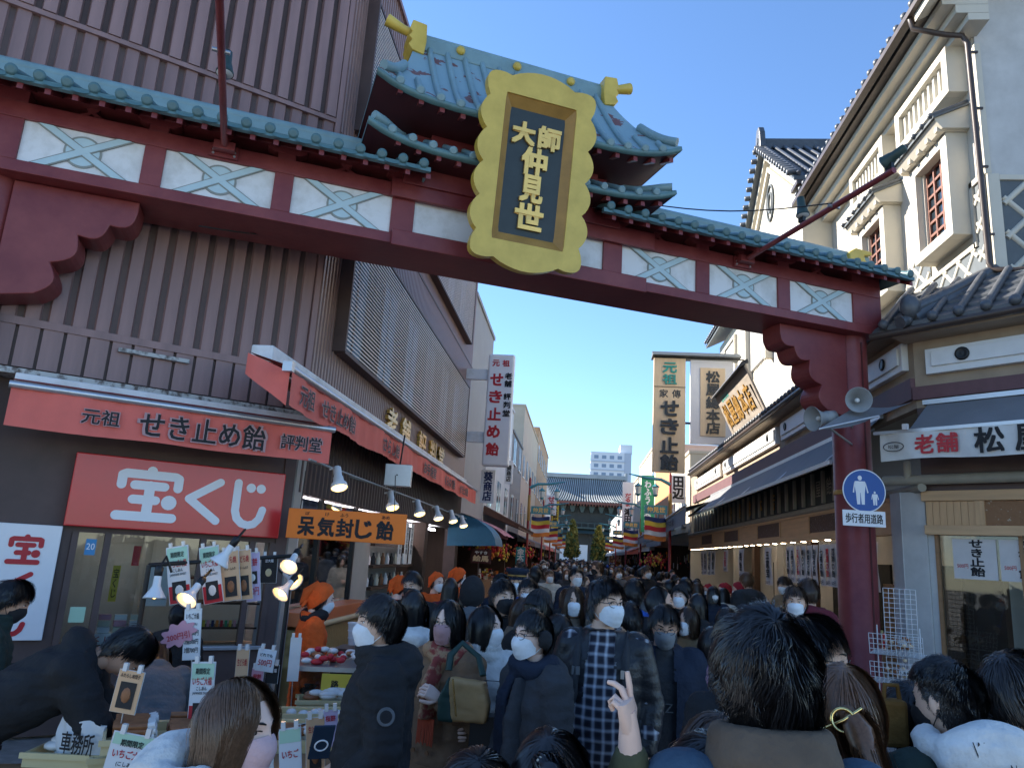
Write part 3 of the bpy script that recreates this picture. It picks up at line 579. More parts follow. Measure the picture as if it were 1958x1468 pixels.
kp('roof_deck', 'slate', W, lambda m: m.prism([(4.62, 9.3, 10.03), (12, 9.3, 14.28), (12, 9.3, 14.2), (4.62, 9.3, 9.99)], (0, 6.8, 0)))
# gable wing roof
for sy, ya, yb in ((1, 15.55, 18.72), (-1, 21.9, 18.72)):
    kp('roof_deck', 'slate', W, lambda m: m.prism([(4.45, ya, 10.42), (4.45, yb, 12.95), (4.45, yb, 12.83), (4.45, ya, 10.30)], (6, 0, 0)))
    for t in np.linspace(.03, .97, 15): kp('verge_tile', 'kawara', W, lambda m: m.lathe([(.075, 0), (.075, .3), (.02, .31)], (4.62, ya+(yb-ya)*t, 10.50+2.5*t), (-1, 0, -.1), 9))
    kp('verge_board', 'plaster', W, lambda m: (m.prism([(4.60, ya+.25*sy, 10.30), (4.60, yb, 12.62), (4.60, yb, 12.80), (4.60, ya, 10.30)], (.15, 0, 0)), m.prism([(4.66, ya+.75*sy, 10.36), (4.66, yb, 12.26), (4.66, yb, 12.40), (4.66, ya+.55*sy, 10.36)], (.1, 0, 0))))
for k in range(20): kp('roof_tile', 'kawara', W, lambda m: m.tube([(4.55+k*.27, 15.5, 10.46), (4.55+k*.27, 18.6, 12.95)], .05, 6))
kp('ridge', 'kawara', W, lambda m: (m.box(4.5, 10, 18.60, 18.84, 12.9, 13.12), m.tube([(4.4, 18.72, 13.15), (10, 18.72, 13.15)], .10, 8)))
kp('ridge_end_tile', 'kawara', W, lambda m: m.prism([(4.42, 18.42, 12.85), (4.42, 18.50, 13.35), (4.42, 18.62, 13.55), (4.42, 18.82, 13.55), (4.42, 18.94, 13.35), (4.42, 19.02, 12.85)], (.16, 0, 0)), bev=.03)
kp('crest', 'slate', W, lambda m: [m.tube([(4.72, 18.72+r*.32*math.cos(q), 11.35+r*.5*math.sin(q)) for q in np.linspace(0, 2*math.pi, 25)], .03, 6) for r in (1, .55)])
kp('corner_eave', 'gutter', W, lambda m: m.box(4.5, 5.5, 15.5, 16.0, 10.2, 10.30))
# windows with hoods, grilles
for y0, y1 in ((10.32, 11.42), (12.62, 13.72)):
    wn = kp('window', 'win_dark', W, lambda m: m.box(5.27, 5.30, y0+.2, y1-.2, 6.80, 8.05))
    def wp(name, m, fn, **k): mb = MB(W); fn(mb); return mb.build(name, m, wn, **k)
    wp('window_frame', 'plaster', lambda m: (m.box(5.10, 5.405, y0-.06, y0+.13, 6.62, 8.22), m.box(5.10, 5.405, y1-.13, y1+.06, 6.62, 8.22), m.box(5.10, 5.405, y0+.13, y1-.13, 6.62, 6.78), m.box(5.10, 5.405, y0+.13, y1-.13, 8.07, 8.22)), bev=.008)
    wp('window_frame', 'plaster', lambda m: (m.box(5.20, 5.38, y0+.13, y0+.18, 6.78, 8.07), m.box(5.20, 5.38, y1-.18, y1-.13, 6.78, 8.07)))
    for k in range(4): yk = y0+.2+(y1-y0-.4)*k/3; wp('muntin', 'win_wood', lambda m: m.box(5.235, 5.268, yk-.02, yk+.02, 6.78, 8.07))
    for k in range(7): zk = 6.80+1.25*k/6; wp('muntin', 'win_wood', lambda m: m.box(5.24, 5.265, y0+.18, y1-.18, zk-.02, zk+.02))
    wp('hood', 'plaster', lambda m: m.prism([(5.40, y0-.16, 8.235), (5.02, y0-.16, 8.235), (4.92, y0-.16, 8.36), (4.92, y0-.16, 8.40), (5.40, y0-.16, 8.62)], (0, y1-y0+.32, 0)))
    for k in range(5): yk = y0-.05+(y1-y0+.1)*k/4; wp('hood_bracket', 'plaster', lambda m: m.box(4.97, 5.40, yk-.04, yk+.04, 8.222, 8.30))
    for k in range(6):
        yk = y0-.14+(y1-y0+.28)*k/5; wp('hood_tile', 'kawara', lambda m: (m.tube([(5.40, yk, 8.67), (4.88, yk, 8.44)], .036, 7), m.ell((4.87, yk, 8.435), (.045, .045, .045), 8, 6)))
    wp('hood_deck', 'slate', lambda m: m.prism([(5.40, y0-.2, 8.625), (4.88, y0-.2, 8.405), (4.88, y0-.2, 8.37), (5.40, y0-.2, 8.60)], (0, y1-y0+.4, 0)))
for y0, y1 in ((10.12, 11.95), (12.50, 14.15)):
    gr = kp('vent_window', 'gate_white', W, lambda m: m.box(5.28, 5.32, y0+.2, y1-.2, 8.98, 9.42))
    MB(W).box(5.12, 5.405, y0, y0+.16, 8.80, 9.56).box(5.12, 5.405, y1-.16, y1, 8.80, 9.56).box(5.12, 5.405, y0+.16, y1-.16, 8.80, 8.94).box(5.12, 5.405, y0+.16, y1-.16, 9.43, 9.56).build('window_frame', 'plaster', gr, bev=.008)
    for k in range(9): yk = y0+.22+(y1-y0-.44)*k/8; MB(W).box(5.19, 5.25, yk-.03, yk+.03, 8.94, 9.43).build('grille_bar', 'plaster', gr)
# diamond lattice (namako) walls
def lattice(fr, a0, a1, z0, z1, s=.42, r=.035, par=ku, clip=None):
    ln = (z1-z0)
    for d in (1, -1):
        k = a0-(ln if d > 0 else 0); k = math.floor(k/s)*s
        while k < a1+ln:
            p = []; A, Z = (k, z0), (k+d*ln, z1)
            t0, t1 = 0., 1.
            for lo, hi in ((a0, a1),):
                da = Z[0]-A[0]; ts = sorted(((lo-A[0])/da, (hi-A[0])/da)); t0, t1 = max(t0, ts[0]), min(t1, ts[1])
            if t1-t0 > .06:
                q = lambda t: (A[0]+(Z[0]-A[0])*t, .012+.002*d, A[1]+(Z[1]-A[1])*t)
                kp('lattice_ridge', 'plaster', fr, lambda m: m.tube([q(t0), q(t1)], r, 6, flat=1), par)
            k += s
kp('lattice_field', 'slate', KS, lambda m: (m.box(-10.15, -9.93, .004, .02, 5.3, 7.32), m.box(-12.95, -10.15, .004, .02, 5.3, 6.45), m.box(-12.5, -11.6, .004, .02, 6.45, 6.95)))
lattice(KS, -10.15, -9.95, 5.4, 7.3); lattice(KS, -12.9, -10.2, 5.3, 6.40); lattice(KS, -12.48, -11.62, 6.45, 6.93)
kp('lattice_border', 'plaster', KS, lambda m: (m.box(-10.26, -9.92, .006, .05, 7.30, 7.38), m.box(-12.95, -10.2, .006, .05, 6.40, 6.47), m.box(-9.97, -9.90, .006, .05, 5.2, 7.38), m.box(-10.24, -10.17, .006, .05, 6.40, 7.38)))
kp('lattice_field', 'slate', KF, lambda m: m.box(.16, 4, .004, .02, 5.2, 7.25))
lattice(KF, .20, 2.2, 5.2, 7.22, s=.50, r=.045)
kp('lattice_border', 'plaster', KF, lambda m: (m.box(.0, .16, .003, .06, 5.2, 7.34), m.box(.16, 4, .003, .05, 7.25, 7.33)), bev=.01)
kp('downpipe', 'gutter', W, lambda m: m.tube([(4.6, 10.0, 9.93), (4.62, 9.98, 9.75), (5.0, 9.86, 9.55), (5.22, 9.82, 9.50), (5.27, 9.80, 9.35), (5.30, 9.80, 6.0), (5.32, 9.78, 5.9), (5.5, 9.6, 5.82), (6.6, 9.3, 5.86)], .04, 10))
for z in (6.4, 7.4, 8.3, 9.2): kp('pipe_bracket', 'gutter', W, lambda m: m.box(5.26, 5.40, 9.79, 9.82, z, z+.03))
kp('corner_batten', 'plaster', W, lambda m: m.box(5.39, 5.47, 9.86, 9.90, 7.35, 9.4))
# small window and balustrade of the far wing
kp('window', 'plaster_grey_and_shade', W, lambda m: m.box(4.86, 4.9, 24.0, 25.6, 7.4, 9.2))
kp('window_frame', 'plaster', W, lambda m: (m.box(4.80, 4.9, 23.9, 24.0, 7.3, 9.3), m.box(4.80, 4.9, 25.6, 25.7, 7.3, 9.3), m.box(4.80, 4.9, 24.0, 25.6, 9.2, 9.3), m.box(4.80, 4.9, 24.0, 25.6, 7.3, 7.4)))
for k in range(14): kp('grille_bar', 'plaster_grey_and_shade', W, lambda m: m.box(4.68, 4.75, 19.0+k*.15, 19.08+k*.15, 7.3, 9.4))
kp('wing_window_frame', 'plaster', W, lambda m: (m.box(4.55, 4.75, 18.8, 18.95, 7.1, 9.6), m.box(4.55, 4.75, 21.1, 21.25, 7.1, 9.6)))
tile_roof(ku, Fr((4.9, 0, 0), x=(0, -1, 0), y=(-1, 0, 0)), -21.9, -27.2, .5, 9.86, 1.5, .8)
kp('roof_deck', 'slate', W, lambda m: m.prism([(4.45, 21.8, 9.84), (6.2, 21.8, 10.7), (6.2, 21.8, 10.6), (4.45, 21.8, 9.74)], (0, 5.5, 0)))
# ---------------- candy shop: pent roof, bands, fascia, opening ----------------
sh = T('candy_shop', 'candy shop with tiled pent roof, cedar fascia and rows of hanging price strips', 'shop', (4.3, 9.9, 0))
def hp(name, m, fr, fn, **k): mb = MB(fr); fn(mb); return mb.build(name, m, sh, **k)
tile_roof(sh, RS, -10.3, -28.2, .30, 5.20, 1.4, .72)
hp('roof_deck', 'slate', W, lambda m: m.prism([(4.02, 10.0, 5.19), (5.42, 10.0, 5.92), (5.42, 10.0, 5.84), (4.02, 10.0, 5.12)], (0, 18.4, 0)))
hp('gutter_channel', 'gutter', RS, lambda m: m.tube([(-9.95, .33, 5.12), (-28.3, .33, 5.12)], .05, 8))
tile_roof(sh, RF, -.18, 3.0, .42, 5.02, .95, .75, pitch=.30, ball=.07)
hp('roof_deck', 'slate', RF, lambda m: m.prism([(-.35, .40, 4.99), (-.35, -.6, 5.79), (-.35, -.6, 5.70), (-.35, .40, 4.93)], (3.4, 0, 0)))
hp('gutter_channel', 'gutter', RF, lambda m: m.tube([(-.35, .44, 4.92), (3.0, .44, 4.97)], .05, 8))
hp('hip_ridge', 'kawara', W, lambda m: (m.tube([(4.12, 9.50, 5.20), (4.5, 9.62, 5.40), (5.40, 9.86, 5.93)], .085, 9), m.tube([(4.15, 9.52, 5.08), (5.40, 9.88, 5.82)], .12, 6), m.ell((4.12, 9.49, 5.24), (.13, .12, .17), 10, 8)))
hp('hip_tile', 'kawara', W, lambda m: m.tube([(4.16, 9.55, 5.10), (3.98, 9.48, 5.02)], [.06, .085], 10))
hp('wall', 'plaster_tan', RS, lambda m: m.box(-30, -9.89, -.12, 0, 4.0, 5.16))
hp('wall', 'plaster_tan', RF, lambda m: m.box(.0, 3.2, -.12, -.002, 4.0, 4.95))
hp('eave_soffit', 'plaster_tan', RS, lambda m: m.box(-28.3, -10.0, .0, .30, 5.06, 5.09)); hp('eave_soffit', 'plaster_tan', RF, lambda m: m.box(-.1, 3, .0, .38, 4.88, 4.91))
def band(fr, a0, a1, z0, z1, discs):
    b_ = hp('band_panel', 'white_paint', fr, lambda m: m.box(a0, a1, .0, .09, z0, z1), bev=.008)
    MB(fr).box(a0+.08, a1-.08, .09, .12, z0+.09, z1-.05).build('band_face', 'white_paint', b_, bev=.006)
    for d in discs: MB(fr).lathe([(.075, 0), (.085, .008), (.085, .02), (.06, .03), (.05, .022), (.01, .03)], (d, .12, (z0+z1)/2+.03), (0, 1, 0), 18).build('crest_disc', 'black_metal', b_)
band(RS, -12.75, -10.05, 4.54, 4.92, (-10.6, -12.4)); band(RS, -16.2, -13.0, 4.54, 4.92, (-13.5, -15.7)); band(RS, -22.7, -16.6, 4.54, 4.92, (-17.2, -22.2)); band(RS, -28.3, -23.2, 4.54, 4.92, (-23.8, -27.5))
band(RF, .17, 3.0, 4.41, 4.74, (.62, 2.4))
hp('fascia', 'fascia_purple', RS, lambda m: m.box(-29, -9.9, .0, .06, 4.12, 4.40)); hp('fascia', 'fascia_purple', RF, lambda m: m.box(-.02, 3.2, .0, .06, 4.10, 4.27))
hp('upper_sign_band', 'board_green', RS, lambda m: m.box(-29, -12.0, -.10, .0, 3.0, 4.0)); hp('upper_sign_band', 'brown_dark', RF, lambda m: m.box(.0, 3.2, -.10, -.001, 2.9, 4.0))
chs = {-17.6: '店', -18.8: '本', -20.0: '総', -21.2: '屋', -22.4: '松'}
for i in range(27):
    a = -13.1-i*.6
    hp('sign_post', 'mold_beige', RS, lambda m: m.box(a-.045, a+.045, .0, .05, 3.05, 3.62))
for a, c in chs.items(): solid_text(c, RS, a+.3, .012, 3.33, .34, .38, .02, 'gold_dark', sh, 'raised_character', bold=.04)
text('松屋の飴', RS, -13.9, .008, 3.33, 1.2, .3, 'mold_beige', sh, bold=.0)
hp('moulding', 'mold_beige', RS, lambda m: m.tube([(-30, .06, 2.96), (-9.75, .06, 2.96)], .055, 10)); hp('moulding', 'mold_beige', RF, lambda m: (m.tube([(-.42, .10, 3.06), (0, .10, 3.06), (3, .10, 3.06)], .065, 12), m.tube([(-.12, .12, 3.06), (-.12, .12, 3.3)], .045, 10)))
hp('cedar_fascia', 'cedar', RS, lambda m: (m.box(-30, -10.3, -.05, .08, 2.41, 2.52), m.box(-30, -10.3, -.05, .06, 2.525, 2.86), m.box(-30, -10.3, -.05, .08, 2.865, 2.905)))
mat('carved', (.10, .05, .03), .6, scale=30, col2=(.42, .40, .36), thr=(.60, .66), bump=.5, bscale=26)
mat('carved_light', (.26, .13, .06), .6, scale=24, col2=(.5, .44, .34), thr=(.62, .68), bump=.5, bscale=22)
for a0, a1 in ((-14.4, -12.67), (-18.5, -16.5), (-22.7, -20.7), (-26.8, -24.7)):
    pn = hp('carved_panel', 'carved', RS, lambda m: m.box(a0, a1, .061, .067, 2.55, 2.84)); [MB(RS).box(q, q+.05, .061, .085, 2.53, 2.86).build('panel_frame', 'cedar', pn) for q in (a0-.05, a1)]
for i in range(24):
    a = -12.9-i*.72; hp('soffit_light', 'lamp_spot', RS, lambda m: m.lathe([(.045, 0), (.05, -.006), (.01, -.008)], (a, -.0, 2.408), n=10))
# front (chamfer) cedar fascia, boards and carved panel
hp('cedar_rail', 'cedar', RF, lambda m: (m.box(.0, 3.2, -.05, .06, 2.80, 2.925), m.box(.02, 3.2, -.05, .06, 2.39, 2.505)), bev=.006)
bd = MB(Fr((0, 0, 0), math.radians(-45))).box(0, .076, -.03, .025, 0, .29).mesh('cedar_board', 'cedar_v')
for i in range(7): piece('cedar_board', bd, sh, RF(.04+i*.08, 0, 2.507))
for a in (.60, 2.2): hp('cedar_post', 'cedar_v', RF, lambda m: m.box(a, a+.1, -.03, .045, 2.507, 2.797))
hp('carved_panel', 'carved_light', RF, lambda m: m.box(.70, 2.2, -.02, .02, 2.507, 2.797))
# columns, glass front, inside
hp('corner_column', 'plaster_grey_and_shade', RF, lambda m: (m.box(-.27, .02, -.25, .0, 0, 2.92), m.box(.02, .10, -.2, -.03, 0, 2.4)), bev=.006)
hp('corner_column', 'plaster_grey_and_shade', W, lambda m: m.box(4.10, 4.3, 10.08, 10.4, 0, 2.92))
hp('brick_panel', 'brick_old', RS, lambda m: m.box(-11.3, -10.45, -.1, .0, 0, 1.75))
hp('door_frame', 'wood_mid', RF, lambda m: (m.box(.10, .14, -.08, -.02, 0, 2.39), m.box(1.0, 1.04, -.08, -.02, 0, 2.39)))
hp('pane', 'glass_pane', RF, lambda m: (m.box(.14, 1.0, -.06, -.052, .5, 2.39), m.box(1.04, 2.5, -.06, -.052, .5, 2.39)))
hp('back_wall', 'cream_wall', W, lambda m: (m.box(6.6, 6.7, 10.5, 30, 0, 2.9), m.box(4.3, 6.7, 29.9, 30, 0, 2.9), m.box(5.2, 9, 10.4, 10.5, 0, 2.9)))
for k in range(6): hp('ceiling_light', mat('shop_tube', (.9, .9, .9), .4, var=0, emit=(1, .90, .74), es=7), W, lambda m: m.tube([(5.0, 12+k*2.9, 2.86), (5.0, 13.4+k*2.9, 2.86)], .03, 8))
hp('ceiling', 'cream_wall', W, lambda m: m.box(4.32, 6.6, 10.3, 30, 2.905, 2.95))
for k, y in enumerate((13.2, 16.2, 19.0, 22.2, 25.0, 28.0)):
    hp('interior_post', 'cream_wall' if k % 2 else 'wood_dark', W, lambda m: m.box(5.6, 5.78, y, y+.35, 0, 2.9))
    hp('doorway_shade', 'shade_black', W, lambda m: m.box(6.55, 6.598, y+.6, y+1.5, 0, 2.1))  # flat black panels on the wall, painted shade of unlit doorways
hp('inner_cupboard', 'wood_dark', RF, lambda m: (m.box(.3, .72, -.5, -.3, .3, 1.9), m.box(.75, 2.5, -1.2, -1.15, 0, 2.4)))
hp('roof_slab', 'brown_dark', W, lambda m: m.prism([(4.32, 10.0, 2.96), (4.32, 30, 2.96), (9, 30, 2.96), (9, 5.5, 2.96)], (0, 0, .05)))
hp('end_wall', 'plaster_tan', W, lambda m: m.box(4.32, 9, 29.9, 30.05, 2.9, 5.1))
# shop awnings
sa2 = T('grey_canvas_awning', 'dark grey canvas awning over the candy shop front along the street', 'awning', (3.9, 18, 3.3))
MB(RS).grid([[(a, b, 4.08-.70*(b-.05)/.72) for b in (.05, .4, .77)] for a in (-25, -10.9)]).build('canopy', 'canvas_grey', sa2)
MB(RS).box(-25, -10.9, .76, .80, 3.36, 3.42).box(-25, -10.9, .03, .08, 4.05, 4.12).build('front_bar', 'alu', sa2)
for a in (-11.2, -14, -17, -20, -23): MB(RS).tube([(a, .05, 3.95), (a-.3, .45, 3.66), (a, .78, 3.40)], .02, 8).build('folding_arm', 'alu', sa2)
sa3 = T('white_banner_awning', 'grey awning with a white lettered banner over the corner shop front', 'awning', RF(1, .4, 3.2))
MB(RF).grid([[(a, b, 4.02-.42*(b-.05)/.6+.004*math.sin(a*9)) for b in (.05, .35, .66)] for a in np.linspace(.15, 3, 12)]).build('canopy', 'canvas_grey', sa3)
MB(RF).box(-.26, 3.0, .64, .70, 3.565, 3.605).box(.1, 3.0, .02, .08, 4.02, 4.08).build('front_bar', 'alu', sa3)
MB(RF).grid([[(a, .69+.012*math.sin(a*7)+.008*math.sin(a*19+z*9), z+.012*math.sin(a*4.5)*(z < 3.3)) for z in np.linspace(3.565, 3.235, 7)] for a in np.linspace(-.19, 3, 60)]).build('banner', 'canvas_white', sa3)
for s_, a, w_, h_, m_ in (('老', .335, .21, .22, 'letter_red'), ('舗', .585, .23, .22, 'letter_red'), ('松', 1.02, .29, .28, 'ink'), ('屋', 1.42, .29, .28, 'ink')): text(s_, RF, a, .715, 3.41, w_, h_, m_, sa3, bold=.06)
MB(RF).tube([(-.02+.12*math.cos(q), .715, 3.40+.055*math.sin(q)) for q in np.linspace(0, 2*math.pi, 20)], .005, 5).build('crest_mark', 'ink', sa3); text('松屋', RF, -.02, .716, 3.40, .13, .05, 'ink', sa3, bold=.0)
MB(RF).box(.10, .16, .68, .73, 3.60, 3.67).build('clip', 'white_enamel', sa3)
fl = T('loose_awning_flap', 'sagging grey fabric flap of the awning beside the red pillar', 'awning', (3.6, 9.6, 3.6))
P0, P1, P2, P3 = ony(1565, 820, 8.6), ony(1680, 795, 8.9), ony(1745, 768, 9.1), ony(1640, 775, 9.3)
MB().grid([[tuple(P0*(1-u)*(1-v)+P1*u*(1-v)+P3*(1-u)*v+P2*u*v-np.array([0, 0, .05*math.sin(math.pi*u)])) for v in np.linspace(0, 1, 6)] for u in np.linspace(0, 1, 10)]).build('flap', 'canvas_grey', fl)
MB().tube([P0, P1], .012, 6).build('flap_bar', 'alu', fl)
# tilted wooden board on the pent roof
TB = Fr((4.12, 18.85, 5.32), x=(0, -1, 0), y=(-1, 0, 0)).tilt(.42)
tb = T('tilted_wooden_signboard', 'weathered carved wooden board with gold characters leaning out from the pent roof', 'sign', TB(0, 0, 0))
MB(TB).box(-1.85, 1.8, -.06, .0, 0, 1.20).build('board', 'sign_wood_old', tb, bev=.02)
MB(TB).prism([(-1.9, -.12, 1.2), (-1.95, .14, 1.2), (-1.9, .02, 1.29), (-1.85, -.12, 1.29)], (3.75, 0, 0)).build('hood', 'kawara', tb)
for i, c in enumerate('松屋總本店'): solid_text(c, TB, -1.35+i*.62, .012, .55, .5, .62, .03, 'gold_dark', tb, 'raised_character', bold=.05)
text('登録商標', TB, -.9, .004, 1.02, .9, .16, 'letter_teal', tb)
MB().tube([(4.1, 17.2, 5.4), (3.8, 17.2, 6.0)], .02, 6).tube([(4.1, 20.4, 5.4), (3.8, 20.4, 6.0)], .02, 6).build('stay', 'black_metal', tb)
# two hanging boards beyond
SB = Fr((0, 22, 0), 0)
s1 = T('tall_tan_signboard', 'tall tan vertical signboard with dark raised characters hanging over the street', 'sign', (2.52, 22, 4.42))
MB(SB).box(2.05, 2.99, -.14, 0, 4.43, 7.88).build('board', 'sign_tan', s1, bev=.01)
MB(SB).box(2.05, 2.99, 0, .012, 6.98, 6.995).build('seam', 'ink', s1)
for c, z in zip('元祖', (7.58, 7.22)): solid_text(c, SB, 2.52, .02, z, .40, .30, .04, 'letter_teal', s1, 'raised_character', bold=.07)
for c, a in zip('家傳', (2.35, 2.72)): text(c, SB, a, .006, 6.78, .25, .24, 'letter_iron', s1, bold=.04)
for c, z in zip('せき止飴', (6.33, 5.78, 5.23, 4.72)): solid_text(c, SB, 2.53, .03, z, .50, .44, .06, 'letter_iron', s1, 'raised_character', bold=.08)
s2 = T('white_framed_signboard', 'white signboard with tan inset panel beside the tall tan board', 'sign', (3.75, 22, 5.3))
MB(SB).box(3.14, 4.4, -.2, -.04, 5.32, 7.86).build('board', 'sign_white', s2, bev=.01)
MB(SB).box(3.42, 4.15, -.04, -.005, 5.55, 7.62).build('inset_panel', 'sign_tan', s2, bev=.01)
for c, z in zip('松屋總本店', (7.34, 6.95, 6.56, 6.17, 5.80)): solid_text(c, SB, 3.79, .01, z, .38, .34, .03, 'letter_iron', s2, 'raised_character', bold=.07)
rf = T('signboard_roof', 'small dark shingled roof over the two hanging signboards', 'roof', (3.2, 22, 7.95))
MB(SB).prism([(2.0, .2, 7.93), (2.0, -.15, 8.12), (2.0, -.5, 7.93)], (2.6, 0, 0)).build('shingles', 'slate', rf); MB(SB).box(2.0, 4.8, -.1, -.05, 7.90, 7.93).box(4.3, 4.9, -.15, -.05, 5.4, 5.46).box(2.95, 4.9, -.15, -.05, 5.9, 5.95).build('bracket', 'black_metal', rf)
# ================= far street =================
mat('wall_grey', (.33, .33, .33), .7, var=.08, scale=1.5); mat('wall_white', (.58, .58, .57), .7, var=.06, scale=1); mat('wall_beige', (.50, .44, .34), .75, var=.1, scale=1)
mat('wall_tan', (.45, .30, .18), .8, var=.2, scale=6); mat('wall_cream', (.60, .54, .42), .75, var=.08, scale=1); mat('wall_orange', (.62, .26, .12), .7, var=.1); mat('wall_slate', (.13, .14, .15), .6, var=.1)
mat('tile_brown', (.12, .06, .04), .6, var=.2, scale=3); mat('awn_pink', (.55, .20, .20), .7, var=.1); mat('awn_blue', (.03, .12, .20), .6, var=.1)
mat('temple_wood', (.035, .040, .038), .7, var=.2, scale=1); mat('temple_green', (.05, .075, .07), .6, var=.2, scale=1); mat('temple_tile_lit', (.30, .33, .34), .55, var=.12, scale=.6); mat('temple_pan_shaded', (.05, .055, .06), .6, var=.2); mat('temple_red', (.16, .06, .045), .6, var=.2)  # temple roof: sunlit ribs painted pale, shaded pans painted dark
mat('tower_wall', (.62, .66, .70), .6, var=.03, scale=.1); mat('tower_grey', (.40, .45, .52), .6, var=.03); mat('tower_win', (.20, .27, .36), .25, var=.1)  # darker blue grey for the end bay and floor bands
mat('post_red', (.30, .03, .03), .45, var=.12); mat('lantern_teal', (.07, .26, .30), .4, var=.12); mat('lantern_glass', (.62, .66, .62), .2, var=.05, spec=.6)
def far_house(lab, side, y0, y1, h, wall, awn, gnd='wood_dark', name='shop_house', depth=7, fl=3.1, win=True, awz=2.5, awd=.9, sill=True):
    X = -3.2 if side < 0 else 4.3; fr = Fr((X, 0, 0), x=(0, 1, 0), y=(1, 0, 0)) if side < 0 else Fr((X, 0, 0), x=(0, -1, 0), y=(-1, 0, 0))
    a0, a1 = (y0, y1) if side < 0 else (-y1, -y0)
    t = T(name, lab, 'building', (X, (y0+y1)/2, 0))
    MB(fr).box(a0, a1, -depth, 0, 2.7, h).build('wall', wall, t)
    MB(fr).box(a0, a1, -depth, -1.6, 0, 2.7).box(a0, a0+.12, -1.6, -.02, 0, 2.7).box(a1-.12, a1, -1.6, -.02, 0, 2.7).build('ground_floor', gnd, t)
    MB(fr).box(a0-.03, a1+.03, -depth, .05, h, h+.12).build('parapet', wall, t)
    if win:
        z = 3.4; k = 0
        while z+1.2 < h:
            n = max(1, int((a1-a0)/2.6))
            for i in range(n):
                c = a0+(a1-a0)*(i+.5)/n; wn = MB(fr).box(c-.6, c+.6, -.02, .012, z, z+1.15).build('window', 'win_dark', t)
                MB(fr).box(c-.66, c+.66, -.01, .05, z-.06, z-.002).box(c-.03, c+.03, .012, .03, z, z+1.15).build('window_frame', 'alu', wn)
            z += fl-.5
    if awn:
        MB(fr).grid([[(a, b, awz+.35*(1-b/awd)+.04*math.sin(math.pi*b/awd)) for b in np.linspace(0, awd, 5)] for a in (a0+.1, a1-.1)]).build('awning', awn, t)
        MB(fr).grid([[(a, awd+.01*math.sin(a*6), z) for z in (awz, awz-.22)] for a in np.linspace(a0+.1, a1-.1, 14)]).build('awning_valance', awn, t)
    # counters with heaped goods
    MB(fr).box(a0+.3, a1-.3, -1.2, -.15, 0, .85).build('counter', 'wood_mid', t)
    g = MB(fr); cols = ['p_red', 'p_orange', 'p_white', 'p_yellow', 'p_pink', 'p_brown', 'p_cream', 'p_black']
    for i in range(int((a1-a0)*14)):
        s_ = random.uniform(.05, .13); g.cb(random.uniform(a0+.4, a1-.4), random.uniform(-1.1, -.2), .85+s_/2+random.choice((0, .12, .25)), s_, s_, s_*random.uniform(.6, 1.4), random.randrange(8))
    for i in range(int((a1-a0)*6)):
        s_ = random.uniform(.08, .2); g.cb(random.uniform(a0+.3, a1-.3), random.uniform(-1.5, -.1), random.uniform(1.7, 2.4), s_, .02, s_*random.uniform(1, 2.2), random.randrange(8))
    g.build('goods', cols, t, kind='stuff')
    return t, fr
far_house('grey panelled narrow building beyond the louvred corner building', -1, 20.06, 24.6, 9.0, 'wall_grey', 'awn_pink', win=False)
far_house('white rendered building with a brown tiled pent roof on the left side', -1, 24.7, 33.5, 8.1, 'wall_white', None)
far_house('dark slate clad house behind the white one on the left side', -1, 33.6, 39.5, 7.3, 'wall_slate', 'tile_brown')
far_house('beige building with a recessed balcony on the left side', -1, 39.6, 53, 9.7, 'wall_beige', 'canvas_grey')
far_house('tan brick building farther along the left side', -1, 53.2, 70, 10.8, 'wall_tan', 'awn_red')
far_house('low white shop house near the temple on the left side', -1, 70.2, 108, 8.2, 'wall_white', 'canvas_grey', win=False)
far_house('cream shop house just past the hanging boards on the right side', 1, 30.2, 37, 6.2, 'wall_cream', 'canvas_grey', awd=1.1, awz=2.75)
far_house('orange fronted house on the right side of the street', 1, 37.1, 44, 7.0, 'wall_orange', 'canvas_white', awz=2.6)
far_house('tall cream house with balcony rail on the right side', 1, 44.1, 56, 8.6, 'wall_cream', 'awn_red')
far_house('beige shop row leading up to the temple on the right side', 1, 56.2, 78, 8.0, 'wall_beige', 'canvas_grey')
far_house('pale house nearest the temple on the right side', 1, 78.2, 108, 6.8, 'wall_white', 'canvas_white', win=False)
# grey street awning on the right, beyond the candy shop
ga = T('long_grey_shop_awning', 'long sagging grey awning with faded lettering stretching down the right side', 'awning', (3.3, 30, 2.6))
MB().grid([[(x, y, z) for x, z in ((3.9, 3.75-.004*(y-23)), (3.2, 3.56-.027*(y-23)), (3.18, 3.05-.017*(y-23)))] for y in np.linspace(23.2, 53, 20)], 0, False).build('canopy', 'canvas_grey', ga)
MB().tube([(3.19, 23.2, 3.6), (3.19, 53, 2.76)], .04, 8).build('front_bar', 'alu', ga)
text('まつや本家', Fr((3.17, 0, 0), x=(0, -1, 0), y=(-1, 0, 0)), -27.5, .012, 3.22, 3.2, .26, 'ink', ga)
